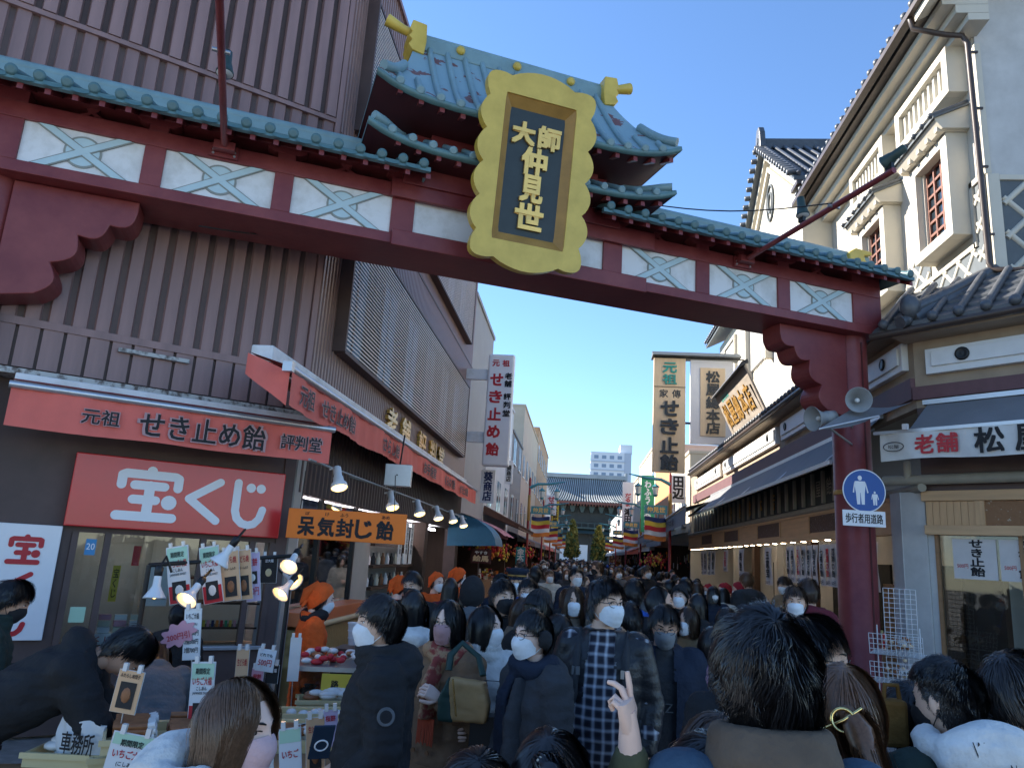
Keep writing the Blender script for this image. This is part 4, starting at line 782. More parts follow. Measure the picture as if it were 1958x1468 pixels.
# pent roofs and pink awning on the left
pr_ = T('tiled_pent_roof', 'low brown tiled pent roof over stalls on the left side of the street', 'roof', (-2.8, 27, 3))
MB().prism([(-3.2, 24.8, 3.3), (-2.0, 24.8, 2.75), (-2.0, 24.8, 2.68), (-3.2, 24.8, 3.1)], (0, 8, 0)).build('deck', 'tile_brown', pr_)
for i in range(30): MB().tube([(-3.2, 24.9+i*.27, 3.33), (-1.98, 24.9+i*.27, 2.77)], .05, 6).build('roof_tile', 'tile_brown', pr_)
pa = T('pink_scalloped_awning', 'faded pink awning over the souvenir stall on the left side', 'awning', (-2.6, 22.3, 2.3))
MB().grid([[(-3.2+1.15*t, y, 2.75-.42*t*t+.02*math.sin(y*5)) for t in np.linspace(0, 1, 6)] for y in np.linspace(20.3, 24.6, 8)]).build('canopy', 'awn_pink', pa)
wing = T('blue_curved_awning', 'dark blue quarter-round awning beside the last shop lamp', 'awning', (-2.6, 19.3, 2))
MB().grid([[(-3.2+1.2*math.sin(q), y, 2.0+.75*math.cos(q)) for q in np.linspace(0, 1.55, 8)] for y in (18.3, 20.0)]).build('canopy', 'awn_blue', wing); MB().prism([(-3.2, 18.3, 1.95)]+[(-3.2+1.2*math.sin(q), 18.3, 2.0+.75*math.cos(q)) for q in np.linspace(0, 1.55, 8)], (0, .02, 0)).build('side_panel', 'awn_blue', wing)
# hanging signs on the left
def hang_sign(name, lab, px, Y, m, chars, lm, sub=None, rnd=.03, d=.25):
    fr = Fr((0, Y, 0), 0); (xl, zt), (xr, zb) = [(ony(x, y, Y)[0], ony(x, y, Y)[2]) for x, y in px]
    t = T(name, lab, 'sign', ((xl+xr)/2, Y, zb)); MB(fr).box(xl, xr, -d, 0, zb, zt).build('board', m, t, bev=rnd)
    for s_, fx, fz, fw, fh, mm in chars:
        w_, h_ = xr-xl, zt-zb; text(s_, fr, xl+w_*fx, .008, zt-h_*fz, w_*fw, h_*fh, mm, t, bold=.10, lsp=.95)
    return t, fr, (xl, xr, zb, zt)
t, fr, (xl, xr, zb, zt) = hang_sign('tall_white_signboard', 'tall white vertical signboard with red and black characters on the left side', ((935, 676), (972, 892)), 19, 'sign_white',
    [('元', .30, .085, .26, .055, 'letter_red'), ('祖', .68, .085, .26, .055, 'letter_red')]+[(c, .36, .235+.155*i, .46, .105, 'letter_red') for i, c in enumerate('せき止め飴')]+[(c, .80, z, .26, .055, 'ink') for c, z in zip('老舗評判堂', (.20, .27, .385, .46, .535))], None, rnd=.05)
for z in (zt-.55, zb+.75): MB(fr).box(-3.3, xl, -.2, -.08, z-.14, z+.14).build('arm', 'gate_white', t)
hang_sign('blue_lettered_signboard', 'small white hanging signboard with navy characters under the tall white one', ((921, 897), (944, 962)), 19.6, 'sign_white', [(V('葵商店'), .5, .5, .6, .86, 'p_navy')], None, d=.08, rnd=.01)
hang_sign('narrow_white_signboard', 'narrow white signboard on the white building wall', ((967, 880), (979, 925)), 27, 'sign_white', [(V('葵商店'), .5, .55, .6, .7, 'ink')], None, d=.08, rnd=.01)
hang_sign('green_banner_sign', 'tall green banner sign with white script on the right side', ((1227, 908), (1250, 1018)), 34, 'p_green', [(V('わふう大谷堂'), .5, .5, .5, .8, 'letter_white')], None, d=.06, rnd=.005)
hang_sign('white_banner_sign', 'tall white banner sign with black and red characters farther on the right', ((1191, 921), (1210, 1020)), 47, 'sign_white', [(V('だるま'), .5, .35, .5, .25, 'letter_red'), (V('津田屋'), .5, .72, .6, .4, 'ink')], None, d=.06, rnd=.005)
hang_sign('white_square_sign', 'white sign with bold black characters beside the right lamp post', ((1283, 908), (1311, 962)), 30.1, 'sign_white', [(V('田辺'), .5, .45, .72, .8, 'ink')], None, d=.06, rnd=.005)
hang_sign('pink_lettered_banner', 'slim white banner sign with pink characters on the left side', ((1045, 946), (1063, 985)), 55, 'sign_white', [(V('せき止'), .5, .5, .7, .85, 'letter_red')], None, d=.06, rnd=.005)
hang_sign('yellow_shop_banner', 'yellow vertical banner with dark characters on the left side', ((1056, 958), (1067, 1010)), 58, 'p_yellow', [(V('大師堂'), .5, .5, .6, .85, 'ink')], None, d=.05, rnd=.005)
hang_sign('teal_stall_banner', 'teal hanging banner with white characters at the souvenir stall', ((987, 1045), (1003, 1085)), 30, 'p_teal', [(V('金太郎'), .5, .5, .7, .85, 'letter_white')], None, d=.03, rnd=.003)
hang_sign('dark_red_stall_sign', 'dark maroon stall sign with pale characters', ((901, 1048), (938, 1078)), 21, 'gate_red_dark', [('やすき', .5, .25, .6, .2, 'sign_white'), ('絵馬', .5, .65, .75, .4, 'sign_tan')], None, d=.04, rnd=.004)
# lamp posts with pairs of lanterns
def lamp_post(x, y, s, lab):
    t = T('street_lamp', lab, 'street lamp', (x, y, 0), 'lantern lamp posts along the street')
    MB().lathe([(.09, 0), (.09, .3), (.055, .35), (.05, 5.1), (.02, 5.2)], (x, y, 0), n=12).build('post', 'post_red', t)
    MB().lathe([(.06, 0), (.065, .02), (.065, 1.1), (.06, 1.12)], (x, y, 3.3), n=12).build('post_sleeve', 'gold_dark', t)
    MB().tube([(x, y, 4.75), (x+s*.35, y, 4.92), (x+s*.9, y, 4.95), (x+s*1.55, y, 5.08)], [.07, .06, .05, .02], 8).build('arm', 'lantern_teal', t)
    for d in (.55, 1.2):
        l = MB().lathe([(.02, .40), (.05, .36), (.17, .28), (.15, .26)], (x+s*d, y, 4.36), n=6, sm=False).tube([(x+s*d, y, 4.7), (x+s*d, y, 4.95)], .012, 5).build('lantern', 'lantern_teal', t); MB().lathe([(.05, -.08), (.10, -.02), (.11, .0)], (x+s*d, y, 4.34), n=6, sm=False).build('lantern_base', 'lantern_teal', l)
        MB().lathe([(.09, 0), (.135, .26)], (x+s*d, y, 4.35), n=6, sm=False).build('lantern_glass', 'lantern_glass', l)
    p = MB(Fr((0, y, 0), 0)).box(min(x+s*.1, x+s*.95), max(x+s*.1, x+s*.95), -.03, .0, 3.62, 3.95).build('name_plate', 'lantern_teal', t)
    text('仲見世', Fr((0, y, 0), 0), x+s*.52, .006, 3.785, .66, .2, 'gold_leaf', t, bold=.06)
    # five-colour flag
    cols = ['p_navy', 'p_yellow', 'p_red', 'p_white', 'p_orange']; f = MB(Fr((0, y-.1, 0), 0))
    for k, c in enumerate(cols): f.grid([[(x+s*(.15+.8*u), .05*math.sin(u*7+k), 3.5-.17*k-.17*v-.03*math.sin(u*5)) for v in (0, 1)] for u in np.linspace(0, 1, 8)], k)
    f.build('flag', cols, t)
for i, (y, lab) in enumerate(((33, 'red and gold lamp post with teal lanterns by the slate clad house'), (46, 'second teal lantern lamp post on the left side'), (59, 'third teal lantern lamp post on the left side'), (74, 'farthest teal lantern lamp post on the left side'))): lamp_post(-2.25, y, 1, lab)
for i, (y, lab) in enumerate(((28.6, 'red lamp post with teal lanterns below the hanging boards'), (42, 'second teal lantern lamp post on the right side'), (55, 'third teal lantern lamp post on the right side'), (70, 'farthest teal lantern lamp post on the right side'))): lamp_post(3.35, y, -1, lab)
# hanging charms at the stalls
for k, (x, y, z, lab) in enumerate(((-2.5, 22.5, 1.95, 'red and yellow cluster of hanging charms at the near souvenir stall'), (-2.4, 33, 2.0, 'red cluster of hanging charms at the farther left stall'), (3.2, 32, 2.0, 'red and gold hanging charms at the stall on the right side'))):
    g = MB()
    for i in range(140): q = random.gauss(0, 1); g.ell((x+random.gauss(0, .25), y+random.gauss(0, .3), z+random.gauss(0, .12)-abs(q)*.05), (.035, .035, random.uniform(.03, .07)), 6, 5, random.randrange(4))
    g.build('hanging_charms', ['p_red', 'p_orange', 'p_yellow', 'p_red'], kind='stuff', label=lab, cat='charms')
# ================= temple gate =================
tm = T('temple_gate', 'large dark temple gate with pale ribbed tile roof closing the end of the street', 'temple', (.3, 122, 0)); TF = Fr((.3, 122, 0), 0)
def tp(name, m, fn, **k): mb = MB(TF); fn(mb); return mb.build(name, m, tm, **k)
def TR(u, t): hw = 9.6-2.9*t**.6; return (u*hw, 4.5*(1-t)-.2, 10.45+4.2*t**1.25+.5*abs(u)**6*(1-t))
tp('roof', 'temple_pan_shaded', lambda m: (m.grid([[TR(u, t) for u in np.linspace(-1, 1, 21)] for t in np.linspace(0, 1, 9)]), m.grid([[(x, -y-.4, z) for x, y, z in (TR(u, t) for u in np.linspace(-1, 1, 21))] for t in np.linspace(0, 1, 9)])))
for i in range(45):
    u = -.97+1.94*i/44; tp('roof_rib', 'temple_tile_lit', lambda m: m.tube([np.array(TR(u, t))+(0, .05, .06) for t in np.linspace(1, 0, 8)], .10, 6))
tp('ridge', 'temple_tile_lit', lambda m: m.box(-6.9, 6.9, -.4, .4, 14.5, 15.15)); tp('ridge_end', 'temple_tile_lit', lambda m: (m.box(-7.1, -6.7, -.5, .5, 14.4, 15.6), m.box(6.7, 7.1, -.5, .5, 14.4, 15.6)))
tp('eave_board', 'temple_red', lambda m: m.grid([[tuple(np.array(TR(u, 0))+(0, 0, d)) for d in (0, -.35)] for u in np.linspace(-1, 1, 21)]))
for i in range(40): u = -.96+1.92*i/39; tp('rafter', 'temple_red', lambda m: m.box(u*9.4-.1, u*9.4+.1, 1.5, 4.1, 9.85, 10.1))
tp('upper_body', 'temple_wood', lambda m: m.box(-6.2, 6.2, -3, 2.2, 6.6, 10.2))
for i in range(9): tp('bracket', 'temple_green', lambda m: m.prism([(-6+i*1.5-.5, 2.2, 9.9), (-6+i*1.5-.2, 2.2, 8.9), (-6+i*1.5+.2, 2.2, 8.9), (-6+i*1.5+.5, 2.2, 9.9)], (0, .9, 0)))
tp('balcony', 'temple_green', lambda m: (m.box(-7, 7, -3.5, 3.0, 6.35, 6.6), m.box(-7, 7, 2.9, 3.0, 7.2, 7.3)))
for i in range(15): tp('baluster', 'temple_green', lambda m: m.box(-7+i-.06, -7+i+.06, 2.9, 3.0, 6.6, 7.2))
tp('lower_roof', 'temple_green', lambda m: m.prism([(-7.6, 3.6, 5.6), (-7.6, 2.0, 6.34), (-7.6, -3, 6.34), (-7.6, -4, 5.6)], (15.2, 0, 0)))
for x in (-6, -3.6, -1.4, 1.4, 3.6, 6): tp('column', 'temple_wood', lambda m: m.lathe([(.34, 0), (.32, 5.7)], (x, 1.8, 0), n=12))
tp('side_wall', 'temple_wood', lambda m: (m.box(-6, -3.6, -2, 1.6, 0, 5.6), m.box(3.6, 6, -2, 1.6, 0, 5.6))); tp('lintel', 'temple_wood', lambda m: m.box(-6, 6, 1.5, 2.0, 3.9, 5.6))
MB().box(-14, 14, 160, 161, 0, 6).build('haze_wall', 'wall_white', label='added pale wall standing for haze in the temple gate opening', cat='building')  # white wall added behind the gate in place of pale smoke haze
# ================= apartment tower =================
tw = T('apartment_tower', 'pale blue grey apartment tower rising beyond the temple roof', 'building', (10, 262, 0)); AF = Fr((0, 260, 0), 0); AL = Fr((3.0, 0, 0), x=(0, 1, 0), y=(-1, 0, 0))
MB().box(3.0, 17, 260, 290, 0, 38.4).build('wall', 'tower_wall', tw); MB().box(13.2, 17.4, 262, 275, 38.4, 41.5).build('stair_tower', 'tower_wall', tw); MB().box(14.6, 17.02, 259.9, 259.99, 0, 38.3).build('end_bay', 'tower_grey', tw)
wm = MB(Fr((0, 0, 0), 0)).box(-.75, .75, 0, .06, -.6, .6).mesh('window', 'tower_win'); lm = MB(Fr((0, 0, 0), 0)).box(-6.9, 5, 0, .35, -.15, .15).mesh('floor_band', 'tower_grey'); bm_ = MB(Fr((0, 0, 0), x=(0, 1, 0), y=(-1, 0, 0))).box(-2.6, 2.6, 0, .1, -1.0, 1.0).mesh('balcony_recess', 'tower_win')
for f in range(12):
    z = 36.6-f*3.0
    piece('floor_band', lm, tw, (10, 260, z-1.5))
    for i in range(4): piece('window', wm, tw, (4.9+i*2.7, 260, z))
    for i in range(4): piece('balcony_recess', bm_, tw, (3.0, 264+i*6.6, z-.2))
# ================= trees by the temple =================
mat('leaf_yellow', (.20, .17, .035), .7, var=.35, scale=3); mat('leaf_green', (.05, .09, .03), .7, var=.35, scale=3); mat('bark', (.06, .045, .035), .8, var=.2)
for x, y, h, lab in ((-.9, 100, 6.6, 'yellowing tree left of the temple entrance'), (2.5, 98, 5.9, 'yellowing tree right of the temple entrance')):
    t = T('street_tree', lab, 'tree', (x, y, 0), 'trees before the temple'); MB().tube([(x, y, 0), (x, y, h*.9)], [.14, .04], 7).build('trunk', 'bark', t)
    g = MB(); vs = []; fs = []
    for i in range(2600):
        z = random.uniform(.22, 1)**.8; rr = (1.25*(1-z)**.7+.12)*math.sqrt(random.random()); q = random.uniform(0, 6.28); c = np.array([x+rr*math.cos(q), y+rr*math.sin(q), z*h]); a, b = rng.normal(size=3)*.09, rng.normal(size=3)*.09
        g.add([c-a-b, c+a-b, c+a+b, c-a+b], [(0, 1, 2, 3)], int(random.random() > .25+.7*z))
    g.build('crown', ['leaf_yellow', 'leaf_green'], t, kind='stuff')
# ================= left shop, street side =================
mat('shop_orange', (.88, .20, .02), .5, var=.06); mat('counter_orange', (.60, .17, .06), .5, var=.08); mat('cream_trim', (.62, .50, .28), .5, var=.1)
wave_mat('bamboo', (.22, .14, .05), (.50, .36, .15), 7, 'Y', .55, .8, 4.5, det=1)
mat('bulb', (1, .9, .7), .4, var=0, emit=(1, .55, .16), es=4.5); mat('tray_cream', (.70, .56, .30), .45, var=.06, spec=.5); mat('plastic_clear', (.75, .72, .68), .15, var=.1, spec=.7)
mat('cloth_red', (.38, .02, .03), .8, var=.12); mat('candy_brown', (.30, .12, .05), .4, var=.3, scale=20); mat('mochi', (.75, .72, .68), .5, var=.05); mat('glove', (.70, .70, .70), .5, var=.05)
lp('lintel_wall', 'brown_dark', LS, lambda m: m.box(8.1, 20, -.1, 0, 2.38, 3.3))
me = MB(Fr((0, 0, 0), x=(0, 1, 0), y=(1, 0, 0))).prism([(-.03, 0, 0), (-.02, .03, 0), (.02, .03, 0), (.03, 0, 0)], (0, 0, .9)).mesh('batten', 'brown_dark')
for i in range(80): piece('batten', me, lb, (-3.2, 8.25+i*.147, 2.39))
lp('corner_post', 'cream_wall', LS, lambda m: m.box(8.12, 8.38, -.25, .02, 0, 2.9)); lp('shop_post', 'wood_dark', LS, lambda m: (m.box(15.6, 15.9, -.3, .0, 0, 2.38)))
lp('end_post', 'brown_dark', LS, lambda m: m.box(19.6, 20, -.3, 0, 0, 2.38))
lp('back_wall', 'cream_wall', LS, lambda m: (m.box(8.2, 20, -1.7, -1.65, 0, 2.5), m.box(11.0, 12.4, -.35, -.25, 0, 2.38), m.box(8.2, 20, -1.65, -.1, 2.42, 2.46)))
lp('glass_screen', 'glass_pane', LS, lambda m: m.box(8.4, 10.9, -.12, -.11, 1.1, 2.35)); lp('screen_frame', 'black_metal', LS, lambda m: m.box(9.35, 9.42, -.14, -.08, 1.07, 2.38)); lp('screen_frame', 'black_metal', LS, lambda m: m.box(10.88, 10.95, -.14, -.08, 1.07, 2.38))
for z in (.75, 1.12, 1.48, 1.84): lp('shelf', 'wood_dark', LS, lambda m: m.box(12.5, 15.6, -.55, -.2, z, z+.05))
lp('shelf_back', 'cream_wall', LS, lambda m: m.box(12.4, 15.6, -.62, -.56, 0, 2.38))
g = MB(LS)
for z in (.80, 1.17, 1.53):
    for i in range(9): y = 12.7+i*.32; g.lathe([(.045, 0), (.05, .1), (.02, .16), (.02, .2)], (y, -.35, z), n=8, mi=i % 4)
g.build('jars', ['p_white', 'p_black', 'p_cream', 'p_brown'], lb, kind='stuff')
for i in range(9): y = 8.6+i*1.2; lp('fluorescent_tube', 'lamp_cool', LS, lambda m: m.tube([(y, -.5, 2.33), (y+.95, -.5, 2.33)], .028, 8))
ct = T('shop_counter', 'orange topped counter with wavy wooden front at the left shop', 'counter', LS(9.6, .05, 0))
MB(LS).box(8.4, 11.0, -.1, .16, 0, .88).build('base', 'bamboo', ct); MB(LS).box(8.38, 11.05, -.12, .18, .92, 1.07).build('orange_band', 'counter_orange', ct, bev=.01); MB(LS).tube([(8.38, .18, .90), (11.05, .18, .90)], .035, 10).build('trim_rail', 'cream_trim', ct)
text(V('のど飴'), LS, 8.6, -.1, 2.1, .2, .4, 'ink', lb); lp('price_strip', 'p_white', LS, lambda m: (m.box(8.48, 8.72, -.1, -.105, 1.45, 2.32),))
text('540円', LS, 8.6, -.095, 1.58, .18, .12, 'ink', lb)
for y in (13.4, 13.9, 14.3): lp('price_strip', 'p_white', LS, lambda m: m.box(y, y+.26, -.02, -.015, 1.55, 2.3)); text(V('せき止め飴'), LS, y+.13, -.01, 1.98, .13, .5, 'ink', lb)
lp('notice', 'shop_orange', LS, lambda m: m.box(12.45, 12.95, -.02, -.015, 1.95, 2.25)); lp('peach_panel', 'p_peach', LS, lambda m: m.box(9.3, 11.6, -.6, -.58, 1.9, 2.3)); text('とんとん飴', LS, 10.4, -.575, 2.1, 1.4, .25, 'ink', lb)  # plain peach panel behind the lettering
OS = Fr((0, 7.6, 0), 0)
os_ = T('orange_candy_sign', 'bright orange hanging sign with black brush characters at the left shop corner', 'sign', (-2.4, 7.6, 1.88))
MB(OS).box(-3.02, -1.765, -.03, 0, 1.875, 2.18).build('board', 'shop_orange', os_, bev=.008)
for c, a in zip('呆気封じ飴', (-2.81, -2.60, -2.40, -2.20, -1.98)): text(c, OS, a, .004, 2.005, .17, .18, 'ink', os_, bold=.09)
for c, a in zip(('ぼ', 'け', 'ふう', 'あめ'), (-2.81, -2.60, -2.42, -1.98)): text(c, OS, a, .004, 2.135, .035*len(c)*1.2, .035, 'ink', os_)
[MB(OS).tube([(q, -.015, 2.18), (q-.1, -.3, 2.6)], .005, 4).build('hanging_wire', 'black_metal', os_) for q in (-2.9, -1.9)]
# bell lamps on a rail under the awning
rail = T('lamp_rail', 'pale conduit rail under the side awning carrying the bell lamps', 'rail', LS(13, .5, 2.6)); MB(LS).tube([(7.3, .45, 2.66), (18.2, .45, 2.62)], .013, 8).build('conduit', 'grey_plastic', rail)
for y in (7.6, 10, 12.5, 15, 17.5): MB(LS).tube([(y, .45, 2.65), (y, .02, 2.75)], .010, 6).build('stay', 'grey_plastic', rail)
names = ['nearest the corner', 'second from the corner', 'third from the corner', 'fourth from the corner', 'fifth from the corner', 'sixth from the corner', 'seventh from the corner', 'farthest from the corner']
bl = None
for i, (px, py) in enumerate(((648, 925), (750, 965), (802, 978), (838, 987), (866, 993), (886, 1002), (905, 1010), (920, 1015))):
    p = onx(px, py, -2.62); lab = 'white bell lamp under the side awning, '+names[i]
    if bl is None:
        bl = T('bell_lamp', lab, 'lamp', p, 'bell lamps under the side awning'); LOC[bl.name] = np.array(p)
        d = np.array([.35, -.35, -1]); d /= np.linalg.norm(d)
        MB().lathe([(.035, -.21), (.045, -.20), (.045, -.09), (.055, -.08), (.06, -.03), (.085, .0), (.095, .05), (.092, .055), (.078, .01), (.05, -.02)], p, d, 18).build('shade', 'white_enamel', bl)
        MB().lathe([(.07, .02), (.084, .045), (.07, .058), (.02, .068)], p, d, 16).build('bulb', mat('bulb_soft', (1, .85, .5), .4, var=0, emit=(1, .66, .22), es=1.6), bl)
        MB().tube([p-d*.2, p+np.array([-.14, .05, .16])], .012, 6).build('arm', 'white_enamel', bl)
    else: clone(bl, p, lab)
mbx = T('steel_speaker_box', 'square brushed steel box hanging under the side awning', 'box', onx(762, 930, -2.5)); pb = onx(762, 908, -2.5)
MB(Fr(pb, .12)).box(-.19, .17, -.16, 0, -.15, .15).build('case', 'steel', mbx, bev=.006); MB(Fr(pb, .12)).lathe([(.012, 0), (.012, .003)], (-.02, .001, 0), (0, 1, 0), 8).tube([(0, -.08, .15), (0, -.3, .6)], .012, 6).build('hanger', 'black_metal', mbx)
# ================= sweets stall =================
def onz(x, y, Z): r = ray(x, y); return CAM+r*((Z-CAMH)/r[2])
def tray(lab, px, z, w_, d_, rot, fill, n=0):
    p = onz(*px, z); fr = Fr(p, rot); t = T('sweets_tray', lab, 'tray', p, 'cream trays on the sweets stall')
    m = MB(fr); h = .06
    for (x0, x1, y0, y1) in ((-w_/2, w_/2, -d_/2, -d_/2+.014), (-w_/2, w_/2, d_/2-.014, d_/2), (-w_/2, -w_/2+.014, -d_/2+.014, d_/2-.014), (w_/2-.014, w_/2, -d_/2+.014, d_/2-.014)): m.box(x0, x1, y0, y1, 0, h)
    m.box(-w_/2+.014, w_/2-.014, -d_/2+.014, d_/2-.014, .004, .02); m.build('tray_body', 'tray_cream', t)
    MB(fr).box(-w_/2-.012, w_/2+.012, d_/2+.0005, d_/2+.012, h-.022, h+.002).box(-w_/2-.012, w_/2+.012, -d_/2-.012, -d_/2-.0005, h-.022, h+.002).build('rim', 'tray_cream', t)
    g = MB(fr)
    for i in range(n):
        x, y = random.uniform(-w_/2+.06, w_/2-.06), random.uniform(-d_/2+.06, d_/2-.06)
        if fill == 'stick':
            k = i % 9; y = -d_/2+.07+(d_-.14)*k/8; x = -w_/4+(i//9 % 2)*w_/2+random.uniform(-.01, .01); zz_ = .035+.022*(i//18)
            g.tube([(x-.07, y, zz_+.02), (x+.07, y+.012, zz_+.02)], .015, 7, 0); g.tube([(x+.07, y+.012, zz_+.02), (x+.10, y+.014, zz_+.024)], [.016, .019], 6, 1)
        elif fill == 'round': g.ell((x, y, .045), (.034, .034, .024), 10, 6, 1)
        elif fill == 'bag': g.ell((x, y, .05+random.uniform(0, .06)), (random.uniform(.04, .07), random.uniform(.03, .05), .022), 8, 6, random.choice((0, 1, 2)))
        else: g.cb(x, y, .045, .05, .03, .02, random.choice((0, 1)))
    if n: g.build('sweets', ['candy_brown', 'plastic_clear', 'mochi'], t, kind='stuff')
    return t, fr
p0 = onz(285, 1440, .80)
tbl = T('sweets_table', 'low display table draped in red holding the cream sweets trays', 'table', (-1.75, 3.6, 0))
MB(Fr((-1.85, 3.3, 0), .35)).box(-.75, .35, -.35, .75, .76, .80).build('table_top', 'wood_mid', tbl); MB(Fr((-1.85, 3.3, 0), .35)).box(-.74, .34, -.34, .74, .1, .755).build('drape', 'cloth_red', tbl)
tbl2 = T('side_sweets_table', 'second red draped table with a row of shallow trays', 'table', (-1.1, 4.2, 0))
MB(Fr((-1.15, 4.25, 0), .35)).box(-.45, .38, -.62, .62, .74, .78).build('table_top', 'wood_mid', tbl2); MB(Fr((-1.15, 4.25, 0), .35)).grid([[(-.45+.83*u, .63+.012*math.sin(u*40), z) for z in (.78, .05)] for u in np.linspace(0, 1, 40)]).grid([[(.39+.012*math.sin(u*40), -.62+1.25*u, z) for z in (.78, .05)] for u in np.linspace(0, 1, 40)]).build('drape', 'cloth_red', tbl2)
tray('cream tray heaped with wrapped skewers at the front of the stall', (300, 1420), .90, .46, .34, .55, 'stick', 46)
tray('cream tray holding a paper bag at the corner of the stall', (160, 1452), .80, .40, .30, .15, 'bag', 10)
tray('empty cream tray under the skewer tray', (275, 1452), .80, .46, .34, .55, '', 0)
for i, (px, lab, fl_) in enumerate((((640, 1352), 'farthest cream tray with wrapped brown sweets on the side table', 'bag'), ((612, 1378), 'cream tray with a row of white buns on the side table', 'round'), ((590, 1404), 'cream tray with few small packets on the side table', 'x'), ((560, 1430), 'nearest cream tray with wrapped sweets on the side table', 'bag'))): tray(lab, px, .78, .50, .20, .35, fl_, (34, 12, 12, 20)[i])
bg_ = T('paper_bag', 'crumpled white paper bag with black brush writing in the corner tray', 'bag', onz(150, 1450, .82)); fb = Fr(onz(148, 1450, .83), -.1)
MB(fb).grid([[(u*.13*(1-.1*v), .03*math.cos(u*1.4)+.01*math.sin(u*9+v*7), v*.16+.01*math.sin(u*5)*v) for v in np.linspace(0, 1, 8)] for u in np.linspace(-1, 1, 14)]).grid([[(u*.13*(1-.1*v), -.03*math.cos(u*1.4)+.008*math.sin(u*9+v*7), v*.15) for v in np.linspace(0, 1, 8)] for u in np.linspace(-1, 1, 14)]).build('bag_body', mat('paper', (.66, .66, .66), .7, var=.05, bump=.3, bscale=14), bg_)
text('車務所', fb, .02, .045, .075, .17, .09, 'ink', bg_, bold=.05)
# price cards
CARDN = 0
def card(lab, px, py, wp, hp_, Y, m, lines, yaw=0, roll=0, pic=None, stick=True, name='price_card', top=None, bot=None, bend=.0, cat='price card'):
    p = ony(px, py, Y); k = np.linalg.norm(ray(px, py))*Y/ray(px, py)[1]/1.0; sc_ = (Y/ray(px, py)[1])/FPX
    w_, h_ = wp*sc_, hp_*sc_; fr = Fr(p, yaw); fr = Fr(fr.o, x=fr.x*math.cos(roll)+fr.z*math.sin(roll), y=fr.y, z=fr.z*math.cos(roll)-fr.x*math.sin(roll))
    t = T(name, lab, cat, p, 'price cards around the sweets stall')
    bf = lambda z: bend*(.25-((z)/h_)**2)*h_
    MB(fr).grid([[(u*w_/2, bf(v*h_), v*h_) for v in np.linspace(-.5, .5, 8)] for u in (-1, 1)]).build('sheet', m, t)
    MB(fr).grid([[(u*w_/2*1.05, bf(v*h_)-.004, v*h_*1.02) for v in np.linspace(-.5, .5, 8)] for u in (-1, 1)]).build('sleeve', 'p_white', t)
    for z0, z1, mm in ((.22, .5, top), (-.5, -.18, bot)):
        if mm: MB(fr).grid([[(u*w_/2*.96, bf(v*h_)+.0015, v*h_) for v in np.linspace(z0, z1-.015, 4)] for u in (-1, 1)]).build('colour_band', mm, t)
    for s_, fz, fw, fh, mm in lines: text(s_, fr, 0, bf(fz*h_)+.004, fz*h_, w_*fw, h_*fh, mm, t, bold=.05)
    if pic:
        z, hh_, mm = pic; MB(fr).box(-w_*.32, w_*.32, bf(z*h_)+.002, bf(z*h_)+.004, (z-hh_/2)*h_, (z+hh_/2)*h_).build('picture', 'p_black', t)
        MB(fr).ell((0, bf(z*h_)+.004, z*h_), (w_*.2, .003, hh_*.3*h_), 10, 6).build('picture_food', mm, t)
    if stick: MB(fr).tube([(0, -.012, -.42*h_), (.01, -.012, -h_*.5-stick)], .0035, 5).build('stick', 'steel', t)
    for u in (-.3, .3): MB(fr).box(u*w_-.009, u*w_+.009, -.012, .008, h_*.5-.005, h_*.5+.03).build('clip', 'plastic_clear', t)
    return t
ich = [('期間限定', .36, .62, .10, 'ink'), ('いちご大福', .20, .82, .13, 'letter_red'), ('こしあん', .08, .45, .06, 'ink'), ('JAPANESE SWEET', 0, .75, .05, 'ink')]
kw = dict(top='p_mint', bot='p_red')
card('strawberry sweets card hung beside the left clip lamp', 342, 1098, 40, 105, 4.9, 'p_white', ich, .15, .22, (-.28, .32, 'mochi'), 0, bend=.10, **kw)
card('strawberry sweets card hung behind the middle clip lamp', 404, 1098, 36, 105, 5.0, 'p_white', ich, .15, .24, (-.28, .32, 'mochi'), 0, bend=.10, **kw)
dora = [('生どら焼', .32, .75, .14, 'letter_red'), ('クリーム入り', .14, .6, .06, 'ink')]
card('peach pancake card hung left of its twin', 441, 1100, 34, 92, 5.05, 'p_peach', dora, .15, .20, (-.22, .40, 'candy_brown'), 0, bend=.08)
card('peach pancake card hung right of its twin', 466, 1098, 30, 92, 5.1, 'p_peach', dora, .15, .18, (-.22, .40, 'candy_brown'), 0, bend=.08)
card('lilac sweets card at the end of the hanging row', 484, 1102, 26, 90, 5.15, 'p_lilac', [('桜餅', .3, .7, .16, 'letter_red'), ('500円', -.3, .8, .16, 'letter_red')], .15, .16, (-.02, .26, 'mochi'), 0, bend=.08)
card('black framed photo card beside the wall post', 514, 1088, 30, 50, 5.5, 'p_black', [('豆大福', .32, .5, .12, 'letter_white')], .2, .05, (-.12, .5, 'cream_trim'), 0)
card('white price list card with three prices standing at the stall', 367, 1212, 32, 92, 4.0, 'p_white', [('いちご大福', .36, .75, .12, 'ink'), ('(こしあん)', .20, .6, .07, 'ink'), ('1個280円', .03, .8, .11, 'ink'), ('2個500円', -.14, .8, .11, 'ink'), ('3個700円', -.31, .8, .11, 'ink')], .1, .10, None, .25)
card('peach skewer card with photo standing at the front of the stall', 243, 1322, 48, 76, 3.4, 'p_peach', [('みたらし串団子', .38, .8, .10, 'ink')], .1, -.10, (-.08, .62, 'candy_brown'), .12)
card('tall strawberry sweets card standing behind the woman with the white hood', 385, 1325, 44, 112, 3.7, 'p_white', ich, .1, .06, (-.3, .3, 'mochi'), .15, **kw)
